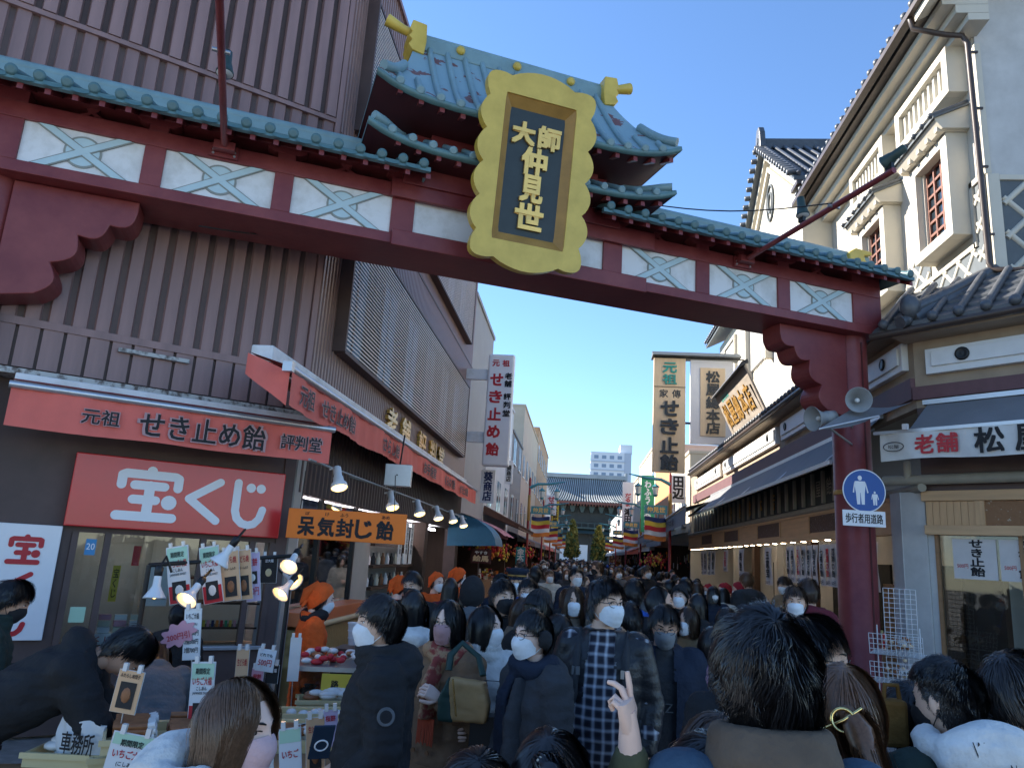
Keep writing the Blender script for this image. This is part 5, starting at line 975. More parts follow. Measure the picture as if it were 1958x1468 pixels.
card('small peach pancake card on a stick', 463, 1268, 24, 52, 4.6, 'p_peach', [('生どら焼', .05, .75, .25, 'letter_red')], .1, .05, None, .2)
card('curled white card with a pink price', 508, 1262, 34, 40, 4.7, 'p_white', [('どれでも', .25, .7, .14, 'ink'), ('500円', -.1, .75, .3, 'letter_red')], .1, -.08, None, .15, bend=.15)
card('low pink card below the curled price card', 492, 1292, 22, 28, 4.7, 'p_pink', [('桜餅', 0, .7, .3, 'letter_red')], .1, 0, None, .1)
card('low black card below the curled price card', 520, 1288, 24, 34, 4.75, 'p_black', [('豆大福', .2, .7, .2, 'letter_white')], .1, 0, None, .1)
card('blank grey plastic sleeve standing by the counter', 563, 1260, 20, 78, 5.0, 'plastic_clear', [], .3, .02, None, .25)
card('strawberry sweets card fixed to the front of the trays', 247, 1444, 78, 76, 2.95, 'p_white', [('期間限定', .28, .55, .16, 'ink'), ('いちご大福', .02, .8, .2, 'letter_red'), ('(こしあん)', -.22, .5, .12, 'ink'), ('JAPANESE SWEET', -.38, .7, .08, 'ink')], .2, -.14, None, 0, top='p_mint')
card('peach pancake card hung on the front of the side table', 603, 1425, 34, 100, 3.55, 'p_peach', [('生どら焼', .3, .75, .12, 'letter_red')], .3, .12, (-.2, .4, 'candy_brown'), 0)
card('lilac sweets card hung on the front of the side table', 632, 1392, 26, 66, 3.9, 'p_lilac', [('桜餅', .28, .7, .16, 'letter_red')], .3, .1, None, 0)
card('green strawberry card at the near end of the side table', 555, 1440, 40, 90, 3.3, 'p_white', [('いちご', .0, .75, .16, 'letter_red')], .3, .14, None, 0, top='p_mint')
cl = T('pink_cloud_tag', 'pink cloud shaped price tag beside the white price list', 'price tag', ony(342, 1212, 4.0)); pc = Fr(ony(342, 1212, 3.99), .1)
MB(pc).prism([((.085+.012*math.cos(q*9))*math.cos(q), 0, (.06+.010*math.cos(q*9))*math.sin(q)+.3*(.085*math.cos(q))) for q in np.linspace(0, 2*math.pi, 60, endpoint=False)], (0, .004, 0)).build('tag', 'p_pink', cl); text('200円引', pc, 0, .006, -.01, .12, .035, 'letter_red', cl, rot=.28)
# rail for the hanging cards + clip lamps
rl = T('card_rail', 'black pipe rail above the stall holding cards and clip lamps', 'rail', ony(400, 1080, 5)); A_, B_ = ony(285, 1080, 4.7), ony(560, 1062, 5.6)
MB().tube([A_, B_], .014, 8).build('pipe', 'black_metal', rl); [MB().tube([q, (q[0], q[1], 0)], .016, 8).build('upright', 'black_metal', rl) for q in (A_, B_)]
for i, (px, py, Y, dr, lab) in enumerate(((297, 1132, 4.6, (.05, -.1, -1), 'white clip lamp at the left end of the stall rail'), (362, 1140, 4.6, (-.1, -.75, -.7), 'glowing clip lamp above the white price list'), (425, 1068, 4.8, (-.45, -.2, -.9), 'white clip lamp in front of the hanging cards'), (555, 1078, 5.4, (0, -.75, -.6), 'upper glowing clip lamp by the orange counter'), (541, 1130, 5.4, (-.3, -.7, -.7), 'lower glowing clip lamp by the orange counter'), (560, 1108, 5.6, (.7, -.3, -.4), 'small clip lamp turned aside by the orange counter'))):
    p = ony(px, py, Y); d = np.array(dr, float); d /= np.linalg.norm(d); t = T('clip_lamp', lab, 'lamp', p, 'clip lamps on the stall')
    MB().lathe([(.022, -.09), (.024, -.02), (.034, 0), (.066, .05), (.068, .058), (.062, .05), (.03, .004)], p-d*.02, d, 18).build('shade', 'white_enamel', t); MB().ell(p+d*.012, (.026, .026, .026), 10, 8).build('bulb', 'bulb', t)
    MB().lathe([(.02, -.16), (.026, -.15), (.024, -.10), (.018, -.095)], p, d, 12).build('handle', 'black_metal', t); MB().tube([p-d*.15, p-d*.19+(0, .06, .03), p+np.array([.02, .12, .12])], .008, 6).build('neck', 'black_metal', t)
# glass case with notices
gc = T('glass_display_case', 'glass fronted display case with yellow and red notices', 'display case', (-1.75, 5.35, 0)); GF = Fr((-1.58, 5.25, 0), .25)
MB(GF).box(-.32, .42, -.5, .0, .55, 1.0).build('glass_box', 'glass_pane', gc); MB(GF).box(-.34, .44, -.52, .02, 1.0, 1.03).build('top', 'steel', gc); MB(GF).box(-.34, .44, -.52, .02, 0, .55).build('plinth', 'steel', gc)
for x0, mm, ss, tm_ in ((-.12, 'p_yellow', '路上での飲食', 'ink'), (.12, 'p_red', '入店時マスク', 'letter_white')):
    MB(GF).box(x0, x0+.22, .022, .028, .62, .99).build('notice', mm, gc, bev=.002); text(V(ss), GF, x0+.09, .032, .80, .05, .3, tm_, gc, bold=.05)
dp = MB(GF)
for i in range(60): dp.ell((random.uniform(-.28, .4), random.uniform(-.45, -.05), 1.045+random.uniform(0, .05)), (random.uniform(.02, .05),)*2+(.02,), 7, 5, random.randrange(4))
dp.build('sweets', ['candy_brown', 'plastic_clear', 'p_red', 'mochi'], gc, kind='stuff')
sb_ = T('sanitiser_bottle', 'clear pump bottle on the glass case', 'bottle', ony(668, 1262, 5.1)); q0 = GF(.22, -.1, 1.035)
MB().lathe([(.03, 0), (.033, .01), (.033, .10), (.012, .125), (.012, .14), (.02, .142), (.02, .155), (.006, .157), (.006, .18)], q0, n=14).build('bottle_body', 'plastic_clear', sb_); MB().tube([q0+(0, 0, .18), q0+(-.03, 0, .178)], .006, 6).build('pump', 'white_enamel', sb_)
jr = T('tub_stack', 'stack of lidded plastic tubs behind the counter worker', 'tubs', ony(690, 1210, 6.3))
for i in range(3):
    for j in range(3): q_ = ony(676+i*26, 1232-j*14-i*3, 6.3); MB().lathe([(.045, 0), (.05, .05)], q_, n=12).build('tub', 'plastic_clear', jr); MB().lathe([(.054, .05), (.054, .06)], q_, n=12).build('lid', 'p_white', jr)
MB(Fr(ony(700, 1240, 6.3), 0)).box(-.25, .3, -.2, .1, -.9, 0).build('stand', 'brown_dark', jr)
# ================= right: things on and near the red pillar =================
SG = Fr(G(.27, 0, 0), GA*.35); pcx = ony(1652, 938, 9.55)
sg = T('pedestrian_road_sign', 'round blue sign with white adult and child above a white plate on the red pillar', 'road sign', pcx); SF = Fr(pcx, .08)
R_ = 39/FPX*9.6
MB(SF).prism([(R_*math.cos(q), 0, R_*math.sin(q)) for q in np.linspace(0, 2*math.pi, 48, endpoint=False)], (0, .006, 0)).build('rim', 'letter_white', sg); MB(SF).prism([(R_*.95*math.cos(q), .006, R_*.95*math.sin(q)) for q in np.linspace(0, 2*math.pi, 48, endpoint=False)], (0, .003, 0)).build('disc', mat('sign_blue', (.012, .085, .33), .35, var=.04), sg)
def figure(ox, oz, s):
    m = MB(SF); b = .0095; P = lambda L_: m.prism([(ox+x*s, b, oz+z*s) for x, z in L_], (0, .002, 0))
    m.prism([(ox+.13*s*math.cos(q), b, oz+(1.62+.15*math.sin(q))*s) for q in np.linspace(0, 6.28, 14, endpoint=False)], (0, .002, 0))
    P([(-.30, 1.42), (.30, 1.42), (.36, 1.30), (.27, .72), (-.27, .72), (-.36, 1.30)]); P([(-.36, 1.32), (-.30, 1.40), (-.38, .70), (-.46, .72)]); P([(.36, 1.32), (.30, 1.40), (.42, .70), (.50, .74)]); P([(-.27, .73), (-.01, .73), (-.04, 0), (-.22, 0)]); P([(.01, .73), (.27, .73), (.24, 0), (.06, 0)])
    m.build('pictogram', 'letter_white', sg)
figure(-.05, -.17, .20); figure(.125, -.17, .095)
pl_ = ony(1652, 991, 9.53); PF = Fr(pl_, .08); MB(PF).box(-.26, .26, 0, .006, -.095, .095).build('plate', 'letter_white', sg, bev=.004); text('歩行者用道路', PF, 0, .0085, 0, .45, .115, 'ink', sg, bold=.05)
for p_, d, lab, nm in ((ony(1640, 765, 9.0), (-.15, -.95, -.12), 'grey horn loudspeaker facing the camera on the red pillar', 'horn_speaker'), (ony(1562, 800, 9.1), (-.85, -.35, -.15), 'grey horn loudspeaker turned down the street beside the pillar bracket', 'horn_speaker')):
    d = np.array(d); d /= np.linalg.norm(d); t = T(nm, lab, 'loudspeaker', p_, 'horn speakers on the gate')
    MB().lathe([(.06, -.26), (.085, -.25), (.085, -.14), (.07, -.13), (.075, -.08), (.10, -.02), (.135, .04), (.15, .06), (.152, .07), (.145, .066), (.09, -.03), (.03, -.10)], p_, d, 24).build('horn', 'grey_plastic', t); MB().lathe([(.02, -.06), (.028, -.02), (.02, 0), (.012, .002)], p_, d, 14).build('phase_plug', 'white_paint', t)
    MB().tube([p_-d*.2, p_-d*.2+(.03, .1, -.12), G(.1, -.2, p_[2]-.15)], .014, 6).build('bracket', 'grey_plastic', t)
# hanging price strips at the candy shop
mat('strip_paper', (.62, .58, .55), .7, var=.06)
strips = [(15.9, '長寿の飴'), (15.55, '生姜のど飴'), (15.2, '三色のど飴'), (14.85, '梅のど飴'), (14.5, '蜂蜜のど飴'), (14.15, '薄荷のど飴'), (13.75, '七福の飴'), (13.45, '開運の飴'), (13.15, '厄除の飴'), (12.85, 'おみくじ飴'), (12.55, 'きなこ飴'), (11.75, 'おみくじ飴'), (11.4, '長寿飴'), (26.6, '五色きなこ'), (26.0, '家伝飴'), (25.2, 'せき止飴'), (24.5, '黒飴'), (22.6, '豆板'), (20.4, '梅飴'), (17.6, '五家宝')]
for i, (y, s_) in enumerate(strips):
    w_ = .15 if y < 16 else .3; red = i % 5 == 2; z1 = 2.33; z0 = 1.63+(.0 if y < 16 else random.uniform(-.2, .1)); b = .06+random.uniform(-.01, .01)
    t = T('price_strip', 'white hanging price strip lettered in %s, strip %s from the red pillar' % ('red' if red else 'black', ('thirteenth', 'twelfth', 'eleventh', 'tenth', 'ninth', 'eighth', 'seventh', 'sixth', 'fifth', 'fourth', 'third', 'second', 'first', 'twentieth', 'nineteenth', 'eighteenth', 'seventeenth', 'sixteenth', 'fifteenth', 'fourteenth')[i]), 'price strip', RS(-y, b, z0), 'price strips hanging at the candy shop')
    MB(RS).grid([[(-y+u*w_, b+.015*math.sin(v*5+i), z1+(z0-z1)*v) for v in np.linspace(0, 1, 6)] for u in (-1, 1)]).build('paper', 'strip_paper', t)
    text(V(s_), RS, -y, b+.022, (z0+z1)/2+.04, w_*.95, (z1-z0)*.66, 'letter_red' if red else 'ink', t, bold=.10); text('500円', RS, -y, b+.022, z0+.06, w_*1.3, .07, 'ink', t, bold=.05)
for i, (a0, s_, lab) in enumerate(((.30, 'せき止飴', 'white poster in the corner shop window lettered for cough candy'), (.80, 'きなこ飴', 'second white poster in the corner shop window by the frame edge'))):
    t = T('window_poster', lab, 'poster', RF(a0+.2, -.04, 1.88)); MB(RF).box(a0-.01, a0+.46, -.048, -.043, 1.88, 2.35).build('sheet', 'strip_paper', t); text(V(s_), RF, a0+.25, -.040, 2.13, .15, .42, 'ink', t, bold=.1); text('500円', RF, a0+.09, -.040, 2.03, .12, .05, 'letter_red', t)
for i in range(6): hp('notice_sheet', 'p_cream', RF, lambda m: m.box(.85+(i % 3)*.28, 1.08+(i % 3)*.28, -1.148, -1.14, .9+(i//3)*.5, 1.3+(i//3)*.5))
# counter and goods inside the candy shop
hp('counter', 'wood_mid', RS, lambda m: m.box(-26, -11.5, -.75, -.05, 0, .85))
g = MB(RS)
for i in range(420): s_ = random.uniform(.04, .1); g.cb(random.uniform(-26, -11.6), random.uniform(-.7, -.1), .85+s_/2+random.choice((0, .06, .1)), s_, s_, s_, random.randrange(6))
g.build('goods', ['p_cream', 'p_red', 'p_white', 'candy_brown', 'p_yellow', 'p_mint'], sh, kind='stuff')
# wire rack with snack bags
RK = Fr(RF(.02, .85, 0), math.radians(-30)); rk = T('wire_snack_rack', 'white wire rack with bagged snacks beside the red pillar', 'rack', RK(0, 0, 0))
def grid_panel(m, x0, x1, b0, b1, z0, z1, nx, nz, r=.0035):
    for i in range(nx+1): x = x0+(x1-x0)*i/nx; m.tube([(x, b0, z0), (x, b1, z1)], r, 4, 0, False)
    for j in range(nz+1): t = j/nz; m.tube([(x0, b0+(b1-b0)*t, z0+(z1-z0)*t), (x1, b0+(b1-b0)*t, z0+(z1-z0)*t)], r, 4, 0, False)
m = MB(RK); grid_panel(m, -.18, .16, -.02, -.02, .3, 1.72, 6, 26); m.build('back_grid', 'white_enamel', rk, kind='stuff')
for z in (.72, 1.02): m = MB(RK); grid_panel(m, -.30, .24, .0, .26, z, z-.02, 10, 5); grid_panel(m, -.30, .24, .26, .30, z-.02, z+.2, 12, 4); m.build('basket', 'white_enamel', rk, kind='stuff')
for x in (-.26, .18): MB(RK).tube([(x, .0, .0), (x, .0, 1.3)], .007, 6).tube([(x, .0, .03), (x, .3, .0)], .007, 6).build('leg', 'white_enamel', rk)
for i, (x, z, lab) in enumerate(((-.02, 1.05, 'bag of brown rice puffs with white label on the upper rack basket'), (.0, .75, 'clear bag of sweets in the lower rack basket'))):
    t = T('snack_bag', lab, 'snack bag', RK(x, .14, z)); m = MB(RK)
    for k in range(46): m.ell((x+random.gauss(0, .09), .14+random.gauss(0, .05), z+.03+abs(random.gauss(0, .05))), (.024, .024, .02), 7, 5, k % 2)
    m.build('snacks', ['sign_tan', 'candy_brown'], t, kind='stuff'); MB(RK).box(x-.02, x+.10, .235, .238, z+.05, z+.10).build('bag_label', 'p_white', t); text('久寿餅' if i else '久助おこし', RK, x+.04, .241, z+.075, .1, .03, 'ink', t)

for P_, lab in (((G(-3.0, -.3, 6.3), G(-1.77, 1.6, 5.72)), 'thin steel wire staying the spotlight arm on the right half of the gate'), ((ony(380, 432, 6.6), ony(690, 436, 8.0)), 'thin dark cable sagging below the gate beam')):
    A_, B_ = P_; MB().tube([A_+(B_-A_)*t-np.array([0, 0, .25*math.sin(math.pi*t)*.4]) for t in np.linspace(0, 1, 9)], .008, 5).build('cable', 'black_metal', label=lab, cat='cable')
# ================= people =================
def fabric(name, c, rough=.85, var=.18, scale=9, bump=.5, bscale=24, **k): return mat('cloth_'+name, c, rough, var=var, scale=scale, bump=bump, bscale=bscale, spec=.25, **k).name
for i, c in enumerate(((.68, .42, .30), (.74, .48, .35), (.60, .35, .24), (.78, .53, .42))):
    m = mat('skin%d' % i, c, .5, var=.06, scale=14, spec=.35); m.node_tree.nodes['Principled BSDF'].inputs['Subsurface Weight'].default_value = .0
mat('eye_white', (.70, .68, .65), .25, var=0); mat('eye_dark', (.012, .009, .008), .25, var=0); mat('lip', (.45, .17, .15), .5, var=.05)
def hairmat(name, c, rough=.33): mat('hair_'+name, c, rough, var=.35, scale=120, spec=.6); return 'hair_'+name
hairmat('black', (.012, .011, .012)); hairmat('soft', (.020, .016, .015)); hairmat('brown', (.055, .030, .018)); hairmat('light', (.14, .070, .036)); hairmat('tan', (.13, .075, .045))
for n, c in dict(white=(.78, .79, .80), black=(.018, .018, .02), grey=(.20, .21, .22), pink=(.62, .42, .43), rose=(.42, .24, .24), blue=(.10, .16, .26)).items(): mat('mask_'+n, c, .75, var=.05, scale=30, bump=.15, bscale=90)
CL = {k: fabric(k, c) for k, c in dict(black=(.024, .024, .026), charcoal=(.05, .051, .055), navy=(.020, .027, .045), grey=(.13, .135, .14), brown=(.20, .12, .072), camel=(.30, .19, .10), white=(.66, .64, .60), olive=(.085, .085, .045), green=(.022, .038, .034), purple=(.13, .035, .22), teal=(.02, .24, .22), jeans=(.055, .095, .14), indigo=(.020, .030, .050), beige=(.42, .35, .26), orange=(.72, .11, .02), red=(.62, .035, .02), mauve=(.30, .17, .24), blue=(.03, .10, .38), taupe=(.15, .115, .085), burgundy=(.12, .02, .03), cream=(.58, .52, .42), mustard=(.20, .105, .03), pink=(.55, .27, .30)).items()}
mat('leather', (.02, .02, .022), .4, var=.2, scale=15, bump=.25, bscale=60, spec=.5)
# plaid shirt
pm_ = mat('cloth_plaid', (.02, .02, .025), .85, var=0); n_ = pm_.node_tree; tc = n_.nodes['Texture Coordinate'] if 'Texture Coordinate' in n_.nodes else [x for x in n_.nodes if x.type == 'TEX_COORD'][0]
outs = []
for ax in ('X', 'Z'):
    wv = n_.nodes.new('ShaderNodeTexWave'); wv.bands_direction = ax; wv.inputs['Scale'].default_value = 6.2; wv.inputs['Distortion'].default_value = 1.2; n_.links.new(tc.outputs['Object'], wv.inputs[0])
    rp = n_.nodes.new('ShaderNodeValToRGB'); e = rp.color_ramp.elements; e[0].position = .0; e[0].color = (.01, .01, .014, 1); e[1].position = 1; e[1].color = (.30, .31, .33, 1); q = e.new(.55); q.color = (.02, .02, .03, 1); q = e.new(.78); q.color = (.12, .115, .13, 1); n_.links.new(wv.outputs['Fac'], rp.inputs[0]); outs.append(rp)
mxx = n_.nodes.new('ShaderNodeMixRGB'); mxx.blend_type = 'ADD'; mxx.inputs[0].default_value = .8; n_.links.new(outs[0].outputs[0], mxx.inputs[1]); n_.links.new(outs[1].outputs[0], mxx.inputs[2]); n_.links.new(mxx.outputs[0], n_.nodes['Principled BSDF'].inputs['Base Color'])
# ---------------- head ----------------
HC = np.array([0, .012, .125])
def head_surface(nu=60, nv=46):
    P = np.zeros((nv, nu, 3))
    th = np.linspace(0, 2*math.pi, nu, endpoint=False); ph = np.linspace(.03, math.pi-.03, nv)
    T_, F_ = np.meshgrid(th, ph); sx, sy, sz = np.sin(T_)*np.sin(F_), np.cos(T_)*np.sin(F_), np.cos(F_)
    t = np.clip(-sz, 0, 1); x, y, z = .077*sx, .098*sy, .118*sz
    x = x*(1-.30*t**1.7)*(1+.04*np.clip(sz, 0, 1)); fr = sy > 0
    y = np.where(fr, y*(1-.10*t)+.010*t*sy, y*(1-.34*t**1.2)); z = np.maximum(z, -.113)
    g = lambda x0, z0, wx, wz: np.exp(-((x-x0)/wx)**2-((z-z0)/wz)**2)
    d = .023*g(0, -.024, .012, .017)+.011*g(0, .002, .009, .026)+.006*g(0, .034, .05, .012)+.005*(g(.043, -.022, .02, .02)+g(-.043, -.022, .02, .02))+.006*g(0, -.060, .024, .007)+.005*g(0, -.073, .018, .006)+.008*g(0, -.100, .022, .013)-.004*g(0, -.066, .026, .0025)-.005*g(0, -.086, .02, .008)
    d -= .010*(g(.031, .010, .017, .011)+g(-.031, .010, .017, .011)); d += .006*(g(.010, -.032, .006, .006)+g(-.010, -.032, .006, .006))
    y = y+np.where(fr, d*np.clip(sy*1.6, 0, 1), 0)
    P[..., 0], P[..., 1], P[..., 2] = x, y, z
    return P
HS = head_surface()
def face_y(x, z):
    Q = HS.reshape(-1, 3); m = Q[:, 1] > 0; Q = Q[m]; i = np.argmin((Q[:, 0]-x)**2+(Q[:, 2]-z)**2); return Q[i, 1]
def rotm(yaw=0, pitch=0, roll=0):   # turn left +, nod down +, tilt
    return np.array(Matrix.Rotation(yaw, 3, 'Z') @ Matrix.Rotation(-pitch, 3, 'X') @ Matrix.Rotation(roll, 3, 'Y'))
def add_head(mb, piv, R, neck=.055, brow=True):
    """skin 0, eye white 1, dark 2, lip 3"""
    f = Fr(piv, x=R[:, 0], y=R[:, 1], z=R[:, 2]); k = mb.fr; mb.fr = f
    mb.grid((HS+HC).transpose(0, 1, 2), 0, True, cv=True, cap=True)
    for s in (-1, 1):
        ex = .031*s; ey = face_y(.031, .010); mb.ell((ex, HC[1]+ey-.0035, HC[2]+.010), (.0125, .0075, .0058), 10, 7, 1); mb.ell((ex, HC[1]+ey+.0015, HC[2]+.010), (.0052, .004, .0052), 8, 6, 2)
        mb.tube([(ex+q*.0135, HC[1]+face_y(.031+q*.0135*s, .016)+.001, HC[2]+.0165-.003*q*q) for q in (-1, 0, 1)], .0018, 5, 2)
        if brow: mb.tube([(s*(.014+.036*q), HC[1]+face_y(.014+.036*q, .032)+.001, HC[2]+.030+.006*math.sin(q*2.4)) for q in (0, .33, .66, 1)], [.0022, .0035, .003, .0012], 5, 2)
        P = []
        for t_ in np.linspace(0, 1, 7): P.append([(s*(.071+.014*math.sin(math.pi*min(1, t_*1.1))*(1 if q < 3.2 else .5)), HC[1]-.010+.018*math.cos(q)*math.sin(math.pi*(.12+.76*t_))-.006*t_, HC[2]-.034+.066*t_) for q in np.linspace(0, 2*math.pi, 10, endpoint=False)])
        mb.grid(P, 0, True, cv=True, cap=True); mb.ell((s*.078, HC[1]-.008, HC[2]-.002), (.012, .016, .030), 9, 8, 0)
    mb.ell((0, HC[1]+face_y(0, -.067)-.001, HC[2]-.0665), (.021, .005, .006), 10, 6, 3)
    mb.tube([(0, -.006, .045), (0, -.012, 0), (0, -.016, -.06), (0, -.012, -.13)], [neck, neck, neck*1.04, neck*1.3], 16, 0)
    mb.fr = k
# ---------------- hands ----------------
def add_hand(mb, wr, d, n, side, curl=.5, mi=0, s=1., curls=None, spread=.0, thumb=.6):
    """wr wrist point, d pointing direction, n palm normal, side +1: thumb towards d x n"""
    d = np.array(d, float); d /= np.linalg.norm(d); n = np.array(n, float); n -= d*(n@d); n /= np.linalg.norm(n); a = np.cross(d, n)*side; wr = np.array(wr, float)
    sec = [(0, .028, .019), (.03, .036, .019), (.06, .042, .017), (.085, .040, .014)]
    mb.grid([[wr+d*(l*s)+s*(a*w_*math.copysign(abs(math.cos(q))**.7, math.cos(q))+n*t_*math.copysign(abs(math.sin(q))**.8, math.sin(q))) for q in np.linspace(0, 2*math.pi, 14, endpoint=False)] for l, w_, t_ in sec], mi, True, cv=True, cap=True)
    for k, (off, L_) in enumerate(((.030, .070), (.010, .078), (-.011, .073), (-.030, .057))):
        c = curls[k] if curls else curl+random.uniform(-.08, .08); p = wr+d*(.080*s)+a*off*s; v = d+a*spread*(off/.03); v /= np.linalg.norm(v); pts = [p-v*.012*s]; ang = 0
        for j, fr_ in enumerate((.45, .31, .24)): ang += c*(.95, 1.25, .75)[j]; u = v*math.cos(ang)+n*math.sin(ang); p = p+u*L_*fr_*s; pts.append(p)
        mb.tube(pts, np.array([.0098, .0092, .0082, .0062])*s, 8, mi)
    p = wr+d*.022*s+a*.026*s; u = a*.75+d*.75*(1-.2*thumb)+n*.55*thumb; u /= np.linalg.norm(u); u2 = d+n*thumb*.9+a*.1; u2 /= np.linalg.norm(u2)
    mb.tube([p-u*.012*s, p+u*.030*s, p+u*.030*s+u2*.032*s, p+u*.030*s+u2*.055*s], np.array([.014, .0125, .0105, .007])*s, 8, mi)
# ---------------- garments through voxel remesh ----------------
def blob(name, mb, voxel, mats, smooth=5, fold=.010, fs=9., quilt=0, qp=.085, seed=0, post=None):
    me = mb.mesh(name, mats); o = bpy.data.objects.new('b', me); r = o.modifiers.new('r', 'REMESH'); r.mode = 'VOXEL'; r.voxel_size = voxel; r.use_smooth_shade = True
    s = o.modifiers.new('s', 'SMOOTH'); s.factor = .5; s.iterations = smooth
    out_ = evalmesh(o); bpy.data.objects.remove(o); bpy.data.meshes.remove(me); out_.name = name
    n = len(out_.vertices); v = np.empty(n*3); out_.vertices.foreach_get('co', v); v = v.reshape(-1, 3); nr = np.empty(n*3); out_.vertices.foreach_get('normal', nr); nr = nr.reshape(-1, 3)
    d = np.zeros(n)
    if fold:
        for i in range(n):
            x, y, z = v[i]; q = noise.noise((x*fs+seed, y*fs, z*fs*.8)); q2 = noise.noise((x*fs*.7-seed, y*fs*.7, z*fs*2.6+3)); d[i] = fold*(1-abs(q2)*2.2)*.8+fold*q*.9
    if quilt: d += quilt*(np.abs(np.sin(math.pi*v[:, 2]/qp))**.45-.7)
    v = v+nr*d[:, None]
    if post is not None: v = post(v)
    out_.vertices.foreach_set('co', v.ravel()); out_.update()
    if len(out_.materials) == 0:
        for x in (mats if isinstance(mats, (list, tuple)) else [mats]): out_.materials.append(MATS[x])
    return out_
def nz3(v): v = np.array(v, float); return v/np.linalg.norm(v)
class Pose:
    """local joints of a 1.70 m figure facing +Y; bend leans the torso forward; arms as unit directions"""
    def __init__(s, bend=0, la=((-.22, .02, -1), (.02, .35, -1)), ra=((.22, .02, -1), (-.02, .35, -1)), walk=.0, hy=0, hp=0, hr=0, sw=.17, legs=True, lean=0):
        s.Rb = np.array(Matrix.Rotation(-bend, 3, 'X') @ Matrix.Rotation(lean, 3, 'Y')); s.pel = np.array([0, 0, .92]); b = lambda p: s.pel+s.Rb@(np.array(p)-s.pel); s.b = b
        s.neck = b((0, -.01, 1.42)); s.piv = b((0, .012, 1.465)); s.R = s.Rb@rotm(hy, hp, hr) if bend < .7 else s.Rb@rotm(hy, hp, hr)
        s.sh = [b((-sw, -.01, 1.37)), b((sw, -.01, 1.37))]; s.el = []; s.wr = []
        for i, (u, f) in enumerate((la, ra)):
            e = s.sh[i]+nz3(u)*.285; s.el.append(e); s.wr.append(e+nz3(f)*.245)
        s.fd = [nz3(la[1]), nz3(ra[1])]
        s.kn = [np.array([-.095, .02+walk*.18, .48]), np.array([.095, .02-walk*.10, .48])]; s.an = [np.array([-.095, -.02+walk*.26, .085]), np.array([.095, -.02-walk*.24, .085+.04*walk])]; s.hip = [np.array([-.09, 0, .90]), np.array([.09, 0, .90])]
def top_mb(p, w=1., hem=.80, sl=1., coll=.0, hood=0, belly=0., flare=0, shirt=False):
    m = MB()
    def ring(z, rx, ry, yo=0): return [tuple(p.b((rx*w*math.copysign(abs(math.cos(q))**.8, math.cos(q)), yo+ry*w*math.copysign(abs(math.sin(q))**.85, math.sin(q)), z)) if z > .86 else (rx*w*math.cos(q), yo+ry*w*math.sin(q), z)) for q in np.linspace(0, 2*math.pi, 22, endpoint=False)]
    Z = [(hem, .185+flare, .135+flare*.8, 0)]
    if hem < .7: Z.append(((hem+.9)/2, .180+flare*.6, .132+flare*.5, 0))
    Z += [(.92, .178, .130+belly*.5, belly*.4), (1.05, .170, .126+belly, belly*.7), (1.18, .180, .130+belly*.4, .004), (1.29, .188, .130, .0), (1.36, .172, .112, -.006), (1.405, .125, .090, -.008), (1.435, .082, .076, -.006)]
    m.grid([ring(*z) for z in Z], 0, True, cv=True, cap=True)
    for i in (0, 1):
        s_, e, wr_ = p.sh[i], p.el[i], p.wr[i]; m.tube([s_+(p.neck-s_)*.25, s_, (s_+e)/2, e, (e+wr_)/2, wr_-(wr_-e)*.04], np.array([.075, .083, .074, .063, .058, .050])*sl, 14)
        m.ell(e, (.060*sl,)*3, 10, 8); m.ell(s_, (.082*sl,)*3, 12, 9)
    if coll: m.tube([p.b((coll*.078*math.sin(q), -.01+coll*.078*math.cos(q)*1.0, 1.445+.012*math.cos(q+math.pi))) for q in np.linspace(0, 2*math.pi, 22)], .030, 8)
    if coll > 1.15: m.tube([p.b((coll*.074*math.sin(q), .004+coll*.074*math.cos(q), 1.485+.010*math.cos(q+math.pi))) for q in np.linspace(0, 2*math.pi, 22)], .026, 8)
    if hood: m.ell(p.b((0, -.105, 1.405)), (.135*hood, .065*hood, .085*hood), 14, 10); m.tube([p.b((.12*math.sin(q), -.03-.085*math.cos(q), 1.43-.012*math.cos(q))) for q in np.linspace(-2.2, 2.2, 18)], .036*hood, 8)
    return m
def legs_mb(p, w=1., skirt=False):
    m = MB(); m.ell((0, 0, .90), (.175*w, .125*w, .14), 16, 10)
    for h, k, a in zip(p.hip, p.kn, p.an): m.tube([h+(0, 0, .03), h, (h+k)/2, k, (k+a)/2, a+(0, 0, .03), a-(0, 0, .03)], np.array([.10, .10, .088, .070, .066, .060, .062])*w, 12)
    return m
def shoes_mb(p):
    m = MB()
    for a in p.an: m.ell(a+(0, .05, -.045), (.048, .13, .042), 12, 8); m.tube([a+(0, 0, .02), a+(0, 0, -.05)], .045, 10)
    return m
def body_mb(p, neck=.055, hands=((0, .45), (0, .45)), glove=None, hn=None):
    m = MB(); add_head(m, p.piv, p.R, neck)
    m.tube([p.neck, p.b((0, 0, 1.25)), p.b((0, 0, 1.0)), p.pel], [.08, .12, .11, .12], 10)
    for i in (0, 1):
        m.tube([p.sh[i], p.el[i], p.wr[i]], [.045, .038, .027], 8); sd_ = 1 if i else -1
        nrm = hn[i] if hn and hn[i] is not None else (-sd_*.9, .2, 0); add_hand(m, p.wr[i]-p.fd[i]*.01, p.fd[i], nrm, -1 if i else 1, hands[i][1], 0)
        m.tube([p.hip[i], p.kn[i], p.an[i], p.an[i]-(0, 0, .05)], [.07, .05, .04, .04], 8)
    return m
